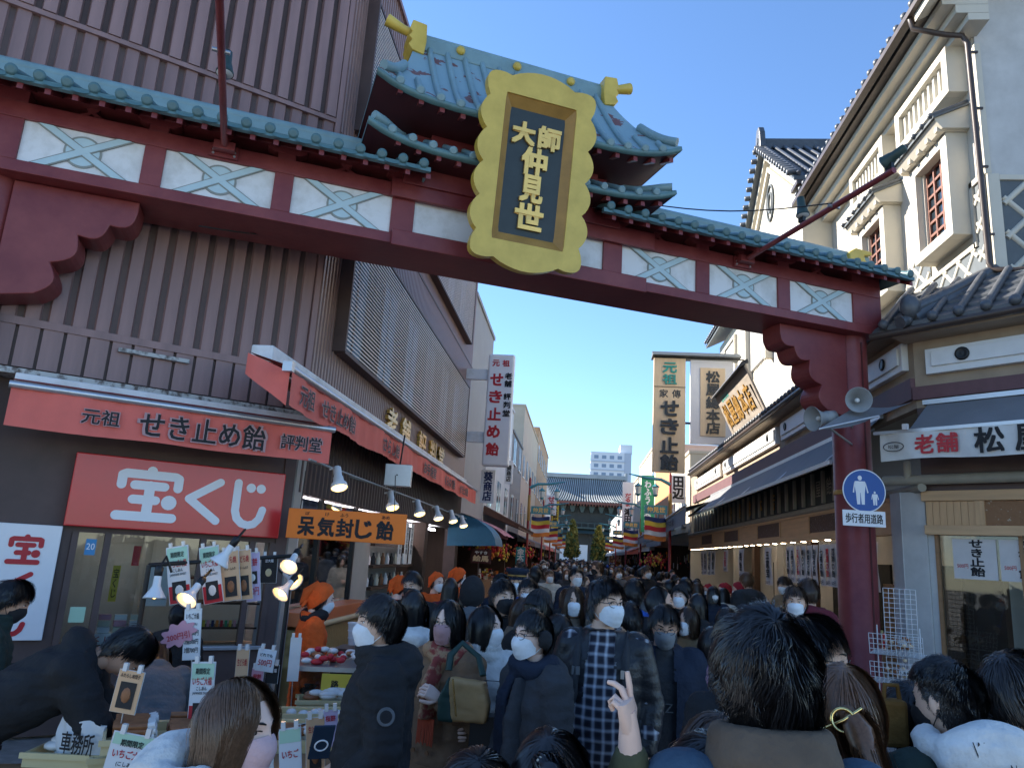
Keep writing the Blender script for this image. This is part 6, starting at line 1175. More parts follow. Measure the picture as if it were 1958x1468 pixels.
# ---------------- hair ----------------
HR = np.array([.080, .101, .121]); HP = nz3((0, -.42, .91)); HF = np.array([0, 1., 0]); HF = nz3(HF-HP*(HF@HP)); HX = np.array([1., 0, 0])
def hair_mesh(name, n=1500, seed=0, wid=.0032, L_=.09, lift=.016, lim=(100, 108, 138), drop=False, zlen=.2, part=0, curl=.0, clump=70, m='hair_black', line=(66, 97, 126), k=6, cap=.006, msy=.006, inward=.0, bunch=None):
    r = np.random.default_rng(seed)
    A = lambda b, q: np.radians((q[0]+q[2])/4+q[1]/2+(q[0]-q[2])/2*np.cos(b)+((q[0]+q[2])/4-q[1]/2)*np.cos(2*b))
    def pt(al, be, h):
        d = HP[None]*np.cos(al)[:, None]+(HF[None]*np.cos(be)[:, None]+HX[None]*np.sin(be)[:, None])*np.sin(al)[:, None]
        c = HC+(0, -.006, .003); q = (HR[None]+h[:, None])*d; low = np.clip(-d[:, 2], 0, 1); q[:, 1] = np.where(d[:, 1] < 0, q[:, 1]*(1-.30*low), q[:, 1]); return c[None]+q, d
    be = r.uniform(-math.pi, math.pi, n); ah = A(be, line); al0 = np.arccos(1-r.random(n)*(1-np.cos(ah)))
    cb = r.uniform(-math.pi, math.pi, clump); ca = r.uniform(.1, 2.0, clump); d0, _ = pt(al0, be, np.zeros(n)); dc, _ = pt(ca, cb, np.zeros(clump)); ci = np.argmin(((d0[:, None]-dc[None])**2).sum(2), 1)
    coff = r.normal(0, 1, (clump, 3)); layer = r.random(n)
    lm_ = A(be, lim); Ls = L_*(.75+.5*r.random(n)); alE = al0+Ls/.105
    if not drop: alE = np.minimum(alE, lm_+r.normal(0, .07, n))
    alE = np.maximum(alE, al0+.05)
    pts = []; ph = r.uniform(0, 6.28, clump)
    for j in range(k):
        t = j/(k-1); al = al0+(alE-al0)*t; b2 = be.copy()
        if part: s = np.where(be-part*.12 >= 0, 1, -1); frontness = np.clip(1-np.abs(be)/1.3, 0, 1); b2 = be+s*frontness*1.05*t**.8*np.clip(al/1.0, 0, 1)
        h = .003+lift*(.35+.65*layer)*np.sin(math.pi*min(.5, t*.7+.08))
        if drop:
            a0 = np.radians(92); frn = np.clip(np.cos(b2), 0, 1)
            q, d = pt(np.minimum(al, a0), b2, h); ex = np.clip(al-a0, 0, None)*.105; q[:, 2] -= ex; q[:, :2] *= (1-inward*ex/.2)[:, None]
            if bunch is not None:   # gather towards a tie point behind the head
                tie, leng = bunch; wt = np.clip((al-np.radians(60))/1.2, 0, 1)[:, None]; q = q*(1-wt*.0)
        else: q, d = pt(al, b2, h)
        q = q+coff[ci]*(msy*t)+r.normal(0, .0016, (n, 3))*t
        if curl: q = q+curl*np.stack([np.sin(ph[ci]+t*7+al0*9), np.cos(ph[ci]*1.7+t*6), np.sin(ph[ci]*2.3+t*8)*.6], 1)*t
        if drop and zlen: q[:, 2] = np.maximum(q[:, 2], HC[2]-zlen+.02*coff[ci][:, 0]*.6)
        pts.append((q, d))
    P = np.stack([q for q, _ in pts], 1); D = np.stack([d for _, d in pts], 1)
    Tn = np.gradient(P, axis=1); S = np.cross(Tn, D); S /= np.linalg.norm(S, axis=2, keepdims=True)+1e-9; w_ = wid*(1-.8*np.linspace(0, 1, k)**2)*.5
    Aa, Bb = P-S*w_[None, :, None], P+S*w_[None, :, None]+D*.0008
    vs = np.stack([Aa, Bb], 2).reshape(-1, 3); fs = []; base = np.arange(n)*k*2
    F_ = np.concatenate([np.stack([base+2*j, base+2*j+1, base+2*j+3, base+2*j+2], 1) for j in range(k-1)])
    # scalp cap
    nb, na = 40, 14; cv = []
    for i in range(na):
        b = np.linspace(-math.pi, math.pi, nb, endpoint=False); a_ = (A(b, line)+(.05 if not drop else .12))*(i/(na-1)); q, _ = pt(np.maximum(a_, .01), b, np.full(nb, cap)*(1 if i < na-1 else .0)); cv.append(q)
    cv = np.concatenate(cv); o_ = len(vs); cf = [(o_+i*nb+j, o_+i*nb+(j+1) % nb, o_+(i+1)*nb+(j+1) % nb, o_+(i+1)*nb+j) for i in range(na-1) for j in range(nb)]
    if drop:   # curtain under the long strands
        bb = np.linspace(1.15, 2*math.pi-1.15, 26); c2 = []
        for i in range(6):
            q, _ = pt(np.full(26, np.radians(90)), bb, np.full(26, cap)); q[:, 2] -= (zlen-.045)*i/5; q[:, :2] *= 1-inward*.6*i/5; c2.append(q)
        o2 = o_+len(cv); cv = np.vstack([cv, np.concatenate(c2)]); cf += [(o2+i*26+j, o2+i*26+j+1, o2+(i+1)*26+j+1, o2+(i+1)*26+j) for i in range(5) for j in range(25)]
    vs = np.vstack([vs, cv]); me = bpy.data.meshes.new(name); allf = F_.tolist()+[list(x) for x in cf]; me.from_pydata(vs.tolist(), [], allf); me.materials.append(MATS[m]); me.polygons.foreach_set('use_smooth', [True]*len(allf)); me.update(); return me
def tail_mesh(name, p0, pts, r=.025, n=260, m='hair_black', seed=1, wid=.0035):
    rr = np.random.default_rng(seed); mb = MB(); pts = np.array(pts)
    mb.tube(pts, [r*.55, r*.8, r*.75, r*.5, r*.12][:len(pts)], 8)
    for i in range(n):
        q = rr.uniform(0, 6.28); o = np.array([math.cos(q), math.sin(q)*.6, math.sin(q)])*r*rr.uniform(.6, 1.15); P = [pts[j]+o*(.6, 1, 1, .8, .35)[j]+rr.normal(0, .003, 3) for j in range(len(pts))]; s = nz3(np.cross(P[1]-P[0], o))*wid/2
        mb.add([x-s for x in P]+[x+s for x in P], [(j, j+1, len(P)+j+1, len(P)+j) for j in range(len(P)-1)], 0, True)
    return mb.mesh(name, m)
# ---------------- masks, glasses, hats ----------------
def mask_mb(full=1):
    m = MB(); P = []
    for v in np.linspace(0, 1, 12):
        row = []; yc = np.interp(v, [0, .18, .38, .55, .8, 1], [.106, .124, .127, .119, .108, .092]); zc = np.interp(v, [0, 1], [.004, -.112]); zs = np.interp(v, [0, 1], [-.018, -.078]); xs = .0665-.006*v
        for u in np.linspace(-1, 1, 17): c = math.cos(u*math.pi/2)**.85; row.append((HC[0]+xs*math.sin(u*1.45)/math.sin(1.45), HC[1]+.030+(yc-.030)*c-.004*(abs(u) > .9), HC[2]+zs+(zc-zs)*c**1.2+.0022*math.sin(v*22)*(c > .3)))
        P.append(row)
    m.grid(P, 0)
    for s in (-1, 1): m.tube([(s*.066, HC[1]+.030, HC[2]-.020), (s*.080, HC[1]+.004, HC[2]+.020), (s*.082, HC[1]-.020, HC[2]+.018), (s*.080, HC[1]-.026, HC[2]-.010)], .0018, 5); m.tube([(s*.061, HC[1]+.030, HC[2]-.075), (s*.078, HC[1]-.010, HC[2]-.036), (s*.081, HC[1]-.024, HC[2]-.012)], .0018, 5)
    return m
def glasses_mb():
    m = MB(); y = HC[1]+.108
    for s in (-1, 1):
        m.tube([(s*.031+.022*math.cos(q), y-.010*abs(math.cos(q) if s*math.cos(q) > 0 else 0), HC[2]+.006+.016*math.sin(q)) for q in np.linspace(0, 2*math.pi, 17)], .0016, 5); m.tube([(s*.053, y-.010, HC[2]+.010), (s*.074, y-.05, HC[2]+.012), (s*.080, HC[1]+.0, HC[2]+.010), (s*.080, HC[1]-.02, HC[2]-.005)], .0018, 5)
    m.tube([(-.010, y, HC[2]+.010), (0, y+.004, HC[2]+.013), (.010, y, HC[2]+.010)], .0016, 5); return m
def shell_mb(line, h, nb=32, na=12, jit=.0, sm=True):
    m = MB(); rows = []
    for i in range(na):
        b = np.linspace(-math.pi, math.pi, nb, endpoint=False); q0 = line; A = np.radians((q0[0]+q0[2])/4+q0[1]/2+(q0[0]-q0[2])/2*np.cos(b)+((q0[0]+q0[2])/4-q0[1]/2)*np.cos(2*b)); a_ = np.maximum(A*i/(na-1), .01)
        d = HP[None]*np.cos(a_)[:, None]+(HF[None]*np.cos(b)[:, None]+HX[None]*np.sin(b)[:, None])*np.sin(a_)[:, None]; rows.append(HC+(0, -.006, .003)+(HR+h+jit*np.sin(b*7+i)[:, None]*i/na)*d)
    m.grid(rows, 0, sm, cv=True); return m
def kerchief_mb():
    m = shell_mb((72, 100, 118), .018, jit=.004); m.tube([HC+(0, -.105, -.02), HC+(.01, -.13, -.05), HC+(.03, -.14, -.10)], [.03, .035, .012], 8, flat=.5); m.tube([HC+(0, -.105, -.02), HC+(-.02, -.14, -.04), HC+(-.04, -.15, -.09)], [.02, .03, .01], 8, flat=.5); m.tube([HC+(0, -.05, .115), HC+(0, -.13, .02), HC+(0, -.15, -.07)], [.04, .05, .02], 8); return m
def beanie_mb(): return shell_mb((76, 98, 112), .024)
def cap_mb():
    m = shell_mb((70, 84, 96), .018); y0 = HC[1]+.085; m.grid([[(u*.075, y0+v*.075*(1-.4*u*u), HC[2]+.058-.012*u*u-.010*v) for v in np.linspace(0, 1, 5)] for u in np.linspace(-1, 1, 11)]); return m
def guard_cap_mb():
    m = MB(); c = HC+(0, 0, .06); m.lathe([(.098, 0), (.100, .035), (.098, .036)], c, n=24, mi=1); m.lathe([(.100, .036), (.125, .065), (.118, .085), (.04, .092)], c, n=24, mi=0); m.lathe([(.101, .008), (.102, .022)], c, n=24, mi=2); m.grid([[(c[0]+u*.07, c[1]+.088+v*.05*(1-.5*u*u), c[2]-.004-.02*v) for v in np.linspace(0, 1, 4)] for u in np.linspace(-1, 1, 9)], 0); return m
mask_me = {}
def mask_mesh(n):
    if n not in mask_me: mask_me[n] = mask_mb().mesh('face_mask', 'mask_'+n)
    return mask_me[n]
gl_me = glasses_mb().mesh('glasses', 'black_metal')
HATS = {'kerchief_o': kerchief_mb().mesh('kerchief', CL['orange']), 'kerchief_r': kerchief_mb().mesh('kerchief', CL['red']), 'beanie': beanie_mb().mesh('beanie', CL['black']), 'cap': cap_mb().mesh('cap', CL['black']), 'capw': cap_mb().mesh('cap', CL['cream']), 'capb': cap_mb().mesh('cap', CL['blue']), 'guard': guard_cap_mb().mesh('peaked_cap', [CL['navy'], CL['black'], 'gold_dark'])}
HAIR = {}
def hair(style, m='hair_black', hero=0):
    k_ = (style, m, hero)
    if k_ in HAIR: return HAIR[k_]
    P = dict(short=dict(L_=.07, lift=.014, lim=(92, 104, 132), msy=.007), male=dict(L_=.08, lift=.018, lim=(94, 102, 132), curl=.005, msy=.007), messy=dict(L_=.085, lift=.020, lim=(100, 106, 136), curl=.009, msy=.008), crop=dict(L_=.045, lift=.018, lim=(82, 70, 92), msy=.006, curl=.006, line=(64, 66, 76)), fade=dict(L_=.012, lift=.003, lim=(80, 104, 134), msy=.001, cap=.002),
             bob=dict(L_=.26, lift=.020, drop=True, zlen=.135, part=1, inward=.12), long=dict(L_=.42, lift=.018, drop=True, zlen=.34, part=1), fringe=dict(L_=.26, lift=.020, lim=(100, 120, 150), drop=True, zlen=.16, part=0), tied=dict(L_=.13, lift=.010, lim=(60, 118, 128), part=1, msy=.003))[style]
    n = 1300 if not hero else hero; P = dict(P); P['msy'] = P.get('msy', .006)*(1.35 if not hero else 1.1); P.update(n=n, wid=.0042 if not hero else .0026 if hero < 6000 else .0019, clump=60 if not hero else 130, m=m, seed=hash(style) % 97 if False else len(HAIR)+3, k=5 if not hero else 7)
    HAIR[k_] = hair_mesh('hair', **P); return HAIR[k_]
# ---------------- assembling ----------------
def ch(t, name, me, loc=(0, 0, 0), R=None, mats=None, label=None):
    o = bpy.data.objects.new(name, me); COL.objects.link(o); o.parent = t; M = Matrix.Identity(4)
    if R is not None: M = Matrix([[*R[i], 0] for i in range(3)]+[[0, 0, 0, 1]])
    M.translation = Vector(loc); o.matrix_local = M
    if mats:
        for i, x in enumerate(mats): o.material_slots[i].link = 'OBJECT'; o.material_slots[i].material = MATS[x]
    if label: o['label'] = label
    return o
def spot(px, py, Y): p = ony(px, py, Y); return p[0], p[1], p[2]
def person(lab, px, py, Y, yaw, pose=None, skin=0, hr=('male', 'hair_black', 0), mask='white', glasses=False, hat=None, top=None, legs=CL['black'], mesh=None, shoes=CL['black'], group=None, extra=None, hh=.262, loc=None, H=None, neck=.055, hands=None, hn=None, vox=.017, legw=1.):
    p = pose or Pose(); dz = (p.piv+p.R@np.array([0, 0, hh]))[2]
    if loc is None: X, Yy, ht = spot(px, py, Y); sc_ = ht/dz
    else: X, Yy = loc; sc_ = H/1.72
    t = T('person', lab, 'person', (X, Yy, 0), group); t.rotation_euler = (0, 0, math.radians(yaw)); t.scale = (sc_,)*3
    if loc is None:   # put the head, not the feet, on the sight line
        off = (p.piv+p.R@np.array([0, 0, hh]))*sc_; a = math.radians(yaw); t.location.x -= off[0]*math.cos(a)-off[1]*math.sin(a); t.location.y -= off[0]*math.sin(a)+off[1]*math.cos(a)
    b = body_mb(p, neck, hands or ((0, .45), (0, .45)), hn=hn).mesh('body', ['skin%d' % skin, 'eye_white', 'eye_dark', 'lip']); ch(t, 'body', b)
    if hr: ch(t, 'hair', hair(*hr), p.piv, p.R)
    if mask: ch(t, 'face_mask', mask_mesh(mask), p.piv, p.R)
    if glasses: ch(t, 'glasses', gl_me, p.piv, p.R)
    if hat: ch(t, HATS[hat].name.split('.')[0], HATS[hat], p.piv, p.R)
    for i, g in enumerate(top or []):
        g = dict(g); mt = g.pop('m'); nm = g.pop('name', 'jacket'); bl_ = {k: g.pop(k) for k in ('fold', 'fs', 'quilt', 'qp', 'smooth') if k in g}; v = g.pop('vox', vox); ch(t, nm, blob(nm, top_mb(p, **g), v, mt, seed=len(LOC) % 37, **bl_))
    if legs: ch(t, 'trousers', blob('trousers', legs_mb(p, legw), .022, legs, fold=.005, fs=8, seed=len(LOC) % 31))
    if shoes: ch(t, 'shoes', shoes_mb(p).mesh('shoes', shoes))
    if extra: extra(t, p)
    return t
# ---------------- the people one can single out ----------------
DN = ((-.22, .02, -1), (.02, .35, -1)); DR = ((.22, .02, -1), (-.02, .35, -1))
FWL, FWR = ((-.25, .25, -1), (.35, 1, .15)), ((.25, .25, -1), (-.35, 1, .15))
def scarf(p, m, r=.045, tail=True, w=1.):
    mb = MB(); mb.tube([p.b((.088*w*math.sin(q), .005+.085*w*math.cos(q), 1.445+.018*math.sin(q*2))) for q in np.linspace(0, 2*math.pi, 24)], r, 10)
    if tail: mb.tube([p.b((.03, .10, 1.42)), p.b((.035, .165, 1.30)), p.b((.04, .165, 1.12)), p.b((.045, .15, .98))], [.04, .05, .055, .05], 10, flat=.4)
    return blob('scarf', mb, .014, m, smooth=3, fold=.006, fs=16)
def collar_x(m, w=1.): return lambda t, p: ch(t, 'scarf', scarf(p, m, tail=False, w=w))
# foreground, seen from behind
person('man with thick wavy black hair in a brown padded jacket, seen from behind', 1466, 1164, 1.66, 4, Pose(la=FWL, ra=FWR, hy=.12), 1, ('messy', 'hair_black', 9000), 'white', True, top=[dict(m=CL['jeans'], name='denim_jacket', coll=.9, sl=1.1, w=1.0, fold=.004, vox=.015), dict(m=fabric('brownvest', (.13, .095, .068)), name='padded_vest', coll=1.3, sl=.62, w=1.14, fold=.003, quilt=.004, qp=.12, vox=.013)], legs=CL['indigo'])
def clip_tail(t, p):
    ch(t, 'ponytail', tail_mesh('ponytail', None, [HC+(0, -.10, .02), HC+(.02, -.135, -.02), HC+(.05, -.13, -.12), HC+(.06, -.115, -.22), HC+(.065, -.11, -.30)], .042, 700, 'hair_light', 5, .0026), p.piv, p.R)
    mb = MB(Fr(p.piv+p.R@(HC+np.array([-.01, -.135, .0])), x=p.R[:, 0], y=-p.R[:, 1], z=p.R[:, 2])); mb.tube([(.025*math.cos(q), .0, .025*math.sin(q)) for q in np.linspace(.6, 5.6, 18)], .0045, 6); mb.tube([(-.045, -.012, -.025), (0, .008, .0), (.04, -.012, .03)], .004, 6); ch(t, 'hair_clip', mb.mesh('hair_clip', mat('gold_metal', (.85, .62, .25), .18, metal=1, var=.05)))
person('woman with brown hair gathered by a gold clip, seen from behind', 1612, 1262, 1.95, -16, Pose(la=FWL, ra=FWR, hp=.15), 1, ('tied', 'hair_light', 5000), 'white', False, top=[dict(m=CL['charcoal'], coll=1.0, hood=.9)], extra=clip_tail)
person('man with glasses and white mask looking to the right near the red pillar', 1548, 1172, 2.5, -98, Pose(hp=.10, la=FWL), 1, ('male', 'hair_black', 2600), 'white', True, top=[dict(m=CL['black'], coll=1.05)])
def script_hood(t, p):
    mb = MB(); mb.ell(p.b((0, -.115, 1.455)), (.17, .095, .115), 16, 12); mb.tube([p.b((.125*math.sin(q), -.03-.09*math.cos(q), 1.475-.012*math.cos(q))) for q in np.linspace(-2.4, 2.4, 20)], .045, 9); ch(t, 'hood', blob('hood', mb, .012, CL['white'], smooth=4, fold=.006, fs=9))
    f = Fr(p.b((0, -.218, 1.46)), x=(1, 0, 0), y=(0, -1, .15), z=(0, .15, 1))
    for s_, a, c, w_, h_ in (('W.', -.085, .045, .045, .04), ('ya Nomini', .0, -.005, .12, .035), ('ツ', .08, .045, .03, .03)):
        v, fc = text_mesh(s_, w_, h_)
        if v is not None: mm = MB(f); mm.add(v+np.array([a, .004-abs(a)*.35, c]), fc); ch(t, 'script_print', mm.mesh('script_print', 'ink'))
    ch(t, 'undercut', hair('fade', 'hair_soft', 2600), p.piv, p.R)
person('young man with undercut and black mask, white hood with script over a dark green jacket', 1798, 1256, 2.5, 12, Pose(hp=.18, hy=.35, la=FWL, ra=FWR), 1, ('crop', 'hair_black', 6500), 'black', False, top=[dict(m=CL['green'], coll=.9, sl=1.1, w=1.06)], extra=script_hood)
def strap(m, a=.1): return lambda t, p: ch(t, 'bag_strap', (lambda mb: (mb.tube([p.b((.12, .10, 1.36)), p.b((.13, -.02, 1.43)), p.b((.08, -.13, 1.33)), p.b((-.08, -.16, 1.10)), p.b((-.15, -.12, .95))], .020, 6, flat=2.2), mb)[1])(MB()).mesh('bag_strap', m))
person('person at the frame edge in a dark green coat with an orange strap', 1932, 1240, 2.6, -70, Pose(la=FWL), 1, ('male', 'hair_soft', 2200), 'white', True, top=[dict(m=CL['green'], coll=.9)], extra=strap(CL['orange']))
person('person in a black coat standing behind the wire rack', 1738, 1300, 2.7, -5, Pose(), 0, ('short', 'hair_black', 1600), 'black', False, top=[dict(m=CL['black'], coll=1.1, hem=.6)])
person('woman with dark brown hair, glasses and a big white mask at the bottom edge', 1368, 1356, 1.95, 50, Pose(hp=.2, la=FWL, ra=FWR), 3, ('bob', 'hair_brown', 5200), 'white', True, top=[dict(m=CL['navy'], coll=1.0)])
def pony(t, p):
    ch(t, 'ponytail', tail_mesh('ponytail', None, [HC+(.0, -.09, .075), HC+(.03, -.13, .07), HC+(.07, -.155, .02), HC+(.09, -.15, -.07), HC+(.09, -.145, -.15)], .032, 420, 'hair_black', 5), p.piv, p.R); mb = MB(); mb.tube([HC+np.array([.012+.018*math.cos(q), -.105, .075+.018*math.sin(q)]) for q in np.linspace(0, 6.28, 12)], .006, 6); ch(t, 'hair_tie', mb.mesh('hair_tie', CL['cream']), p.piv, p.R)
person('girl with a black ponytail tied with a pale band at the bottom edge', 1055, 1388, 1.62, -12, Pose(), 1, ('tied', 'hair_black', 4200), None, False, top=[dict(m=CL['charcoal'], coll=1.0)], extra=pony)
person('person with black hair at the bottom edge beside the ponytail girl', 915, 1428, 1.55, 10, Pose(), 1, ('fringe', 'hair_black', 4200), None, False, top=[dict(m=CL['black'], coll=1.0)])
def white_hood(t, p):
    mb = MB(); mb.ell(p.b((0, -.15, 1.44)), (.16, .10, .12), 14, 10); mb.tube([p.b((.13*math.sin(q), -.03-.095*math.cos(q), 1.465-.012*math.cos(q))) for q in np.linspace(-2.5, 2.5, 20)], .048, 9); mb.ell(p.b((.05, -.20, 1.36)), (.08, .05, .08), 10, 8); ch(t, 'hood', blob('hood', mb, .012, CL['white'], smooth=3, fold=.012, fs=11))
person('woman with a brown bob and pink mask, white hood on her shoulders, looking right', 462, 1290, 1.85, -108, Pose(hp=.05, la=FWL, ra=FWR, hy=.12), 3, ('bob', 'hair_tan', 6500), 'pink', False, top=[dict(m=CL['charcoal'], coll=.9)], extra=white_hood)
# middle ground, facing the camera
def parka_badge(t, p):
    mb = MB(); c = (p.sh[0]+p.el[0])/2+np.array([-.102, -.012, .02]); mb.lathe([(.036, 0), (.038, .004), (.036, .006)], c, (-1, 0, .12), 20); ch(t, 'arm_badge', mb.mesh('arm_badge', CL['grey'])); mb = MB(); mb.lathe([(.026, .0065), (.024, .0075)], c, (-1, 0, .12), 16); ch(t, 'badge_centre', mb.mesh('badge_centre', CL['black']))
    mb = MB()
    for z, y in ((1.15, .145), (.98, .148)): mb.box(-.10, .10, y, y+.018, z-.07, z+.07)
    ch(t, 'pocket', blob('pocket', mb, .012, CL['black'], fold=.002))
person('man with grey-flecked dark hair and white mask in a black hooded parka, facing left', 738, 1136, 3.4, 104, Pose(la=((-.28, -.1, -1), (.05, .75, -.75)), ra=((.25, .1, -1), (-.05, .7, -.8)), hy=.05), 1, ('male', 'hair_soft', 3200), 'white', False, top=[dict(m=CL['black'], hood=1.25, coll=1.3, sl=1.22, w=1.16, hem=.70, belly=.02, fold=.013, vox=.013)], legs=CL['indigo'], extra=parka_badge, neck=.062)
def shawl(t, p):
    mb = MB(); mb.tube([p.b((.10*math.sin(q), .0+.095*math.cos(q), 1.425+.02*math.sin(q*2))) for q in np.linspace(0, 2*math.pi, 24)], .052, 10); mb.tube([p.b((-.04, .11, 1.40)), p.b((-.03, .16, 1.28)), p.b((-.02, .165, 1.10))], [.06, .075, .07], 10, flat=.4); ch(t, 'scarf', blob('scarf', mb, .014, 'paisley', smooth=3, fold=.007, fs=16))
    g = MB()
    for i in range(26): x = -.075+.0045*i; g.tube([p.b((x, .172, 1.10)), p.b((x+random.uniform(-.006, .006), .176, .97+random.uniform(-.01, .01)))], .004, 4)
    ch(t, 'scarf_fringe', g.mesh('scarf_fringe', mat('fringe_rust', (.42, .07, .03), .8, var=.2)))
    for z in (.92, .80, .68):
        for x in (-.05, .05): mb = MB(); mb.lathe([(.013, 0), (.013, .006)], (x+.02, .155, z), (0, 1, 0), 10); ch(t, 'button', mb.mesh('button', 'p_brown'))
mat('paisley', (.38, .22, .12), .85, scale=14, col2=(.26, .05, .04), thr=(.47, .55), bump=.2, bscale=160)
person('woman with glasses and rose mask in a long brown coat with a paisley scarf', 862, 1145, 4.15, 150, Pose(la=((-.25, .15, -1), (.55, .75, .55)), ra=DR, hy=.28), 3, ('bob', 'hair_black', 3000), 'rose', True, top=[dict(m=CL['brown'], hem=.42, flare=.035, coll=.95, sl=1.05, vox=.015)], extra=shawl, hands=((0, .75), (0, .45)))
person('woman in a white wool coat with a raised hand and white mask, looking right', 928, 1155, 4.35, 190, Pose(la=((-.25, .2, -1), (.25, .75, .75)), ra=((.2, .1, -1), (-.25, .9, -.15)), hy=.95), 3, ('bob', 'hair_black', 3000), 'white', False, top=[dict(m=CL['white'], hem=.45, flare=.03, coll=1.2, sl=1.05, vox=.015), dict(m=CL['navy'], name='sweater', hem=1.2, w=.80, sl=.5, coll=.85)], legs=CL['white'], hands=((0, .7), (0, .5)))
def muffs(t, p):
    for s in (-1, 1): mb = MB(); mb.ell(HC+np.array([s*.093, -.008, -.005]), (.028, .045, .048), 12, 9); ch(t, 'ear_muff', blob('ear_muff', mb, .009, CL['black'], fold=.004, fs=60), p.piv, p.R)
    ch(t, 'scarf', scarf(p, CL['navy'], .048)); mb = MB(); mb.tube([p.b((-.06, .12, 1.40)), p.b((-.07, .165, 1.2)), p.b((-.08, .165, .98)), p.b((-.085, .15, .84))], [.04, .06, .065, .07], 10, flat=.4); ch(t, 'scarf', blob('scarf', mb, .014, CL['charcoal'], smooth=3, fold=.006, fs=14))
person('woman with black ear muffs, glasses and white mask in a dark padded jacket', 1024, 1164, 3.75, 128, Pose(la=DN, ra=DR, hy=.10), 3, ('short', 'hair_black', 3000), 'white', True, top=[dict(m=CL['charcoal'], hem=.66, coll=1.1, hood=1.0, sl=1.12, w=1.06, quilt=.004, qp=.11, vox=.014)], extra=muffs)
person('person in a purple and teal hooded sweatshirt half hidden behind the ear muff woman', 1072, 1172, 4.55, 25, Pose(), 1, ('bob', 'hair_soft', 1800), 'grey', False, top=[dict(m=CL['purple'], hood=1.1, coll=1.0, vox=.02)], extra=lambda t, p: ch(t, 'teal_panel', blob('teal_panel', (lambda m: (m.tube([p.sh[1]+(p.el[1]-p.sh[1])*.5, p.el[1], p.wr[1]], [.088, .078, .062], 12), m)[1])(MB()), .018, CL['teal'])))
def pack(t, p):
    for s in (-1, 1): mb = MB(); mb.tube([p.b((s*.12, -.10, 1.38)), p.b((s*.125, .0, 1.425)), p.b((s*.125, .11, 1.33)), p.b((s*.13, .13, 1.15)), p.b((s*.16, .06, 1.02))], .022, 6, flat=2); ch(t, 'backpack_strap', mb.mesh('backpack_strap', CL['charcoal'])); mb = MB(); mb.box(s*.125-.02, s*.125+.02, .135, .155, 1.24, 1.28); ch(t, 'strap_buckle', mb.mesh('strap_buckle', 'steel'), )
def open_jacket(p, m, nm='open_jacket', hem=.80, gap=.075, w=1.14, sl=1.10):
    mb = top_mb(p, w=w, sl=sl, hem=hem, coll=1.1); me = blob(nm, mb, .015, m, fold=.006); bm = bmesh.new(); bm.from_mesh(me)
    dl = [f for f in bm.faces if (lambda c: c.y > .02 and abs(c.x) < gap+.03*(1.3-c.z) and c.z < 1.46)(f.calc_center_median())]; bmesh.ops.delete(bm, geom=dl, context='FACES'); bm.to_mesh(me); bm.free(); return me
person('tall man with white mask in an open dark jacket over a plaid shirt', 1158, 1104, 4.25, 172, Pose(la=((-.30, -.05, -1), (.1, .3, -1)), ra=((.30, -.05, -1), (-.1, .3, -1)), hy=.75, walk=.4), 1, ('male', 'hair_black', 3200), 'white', True, top=[dict(m='cloth_plaid', name='plaid_shirt', hem=.78, belly=.02, w=1.02, coll=.9, vox=.015)], legs=CL['jeans'], extra=lambda t, p: (ch(t, 'open_jacket', open_jacket(p, 'leather')), pack(t, p)), neck=.062)
def sweat(t, p):
    mb = top_mb(p, w=.94, hem=.84, sl=.8, coll=1.0, hood=.7); ch(t, 'hooded_sweater', blob('hooded_sweater', mb, .018, CL['charcoal'], fold=.004)); ch(t, 'open_jacket', open_jacket(p, CL['navy'], hem=.66, gap=.06, w=1.26, sl=1.22)); f = Fr((0, .142, 1.13), x=(-1, 0, 0), y=(0, 1, 0)); v, fc = text_mesh('ZZ', .10, .05); mm = MB(f); mm.add(v, fc); ch(t, 'chest_print', mm.mesh('chest_print', CL['grey']))
person('man with glasses and grey mask in a bulky navy padded jacket walking ahead', 1272, 1154, 4.55, 178, Pose(la=((-.35, .0, -1), (.3, .25, -1)), ra=((.35, .0, -1), (-.3, .25, -1)), hp=.28, walk=.5), 2, ('short', 'hair_black', 2600), 'grey', True, legs=CL['indigo'], extra=sweat, neck=.06)
person('man in a black leather jacket with a black mask behind the white coat', 962, 1106, 5.5, 190, Pose(hy=.4), 1, ('male', 'hair_black', 2200), 'black', False, top=[dict(m=CL['black'], name='shirt', hem=.82, w=.98, coll=.9)], extra=lambda t, p: ch(t, 'open_jacket', open_jacket(p, 'leather')))
person('person in a grey hooded jacket and black beanie seen from behind', 905, 1102, 6.0, 5, Pose(la=FWL), 1, None, None, False, 'beanie', top=[dict(m=CL['grey'], hood=1.1, coll=1.0)], extra=strap(CL['taupe']))
def vest(t, p):
    for s in (-1, 1): mb = MB(); mb.tube([p.b((s*.07, .10, 1.42)), p.b((s*.075, .145, 1.25)), p.b((s*.08, .14, .98))], .020, 6, flat=2.2); ch(t, 'reflective_band', mb.mesh('reflective_band', 'p_white'))
    mb = MB(); mb.tube([p.b((-.05, .10, 1.42)), p.b((0, .14, 1.34)), p.b((.05, .10, 1.42))], .018, 6); ch(t, 'yellow_scarf', mb.mesh('yellow_scarf', 'p_yellow'))
person('guard in a peaked cap, white mask and navy uniform with white bands', 990, 1088, 7.8, 180, Pose(), 1, ('short', 'hair_black', 0), 'white', False, 'guard', top=[dict(m=CL['blue'], coll=.9)], extra=vest)
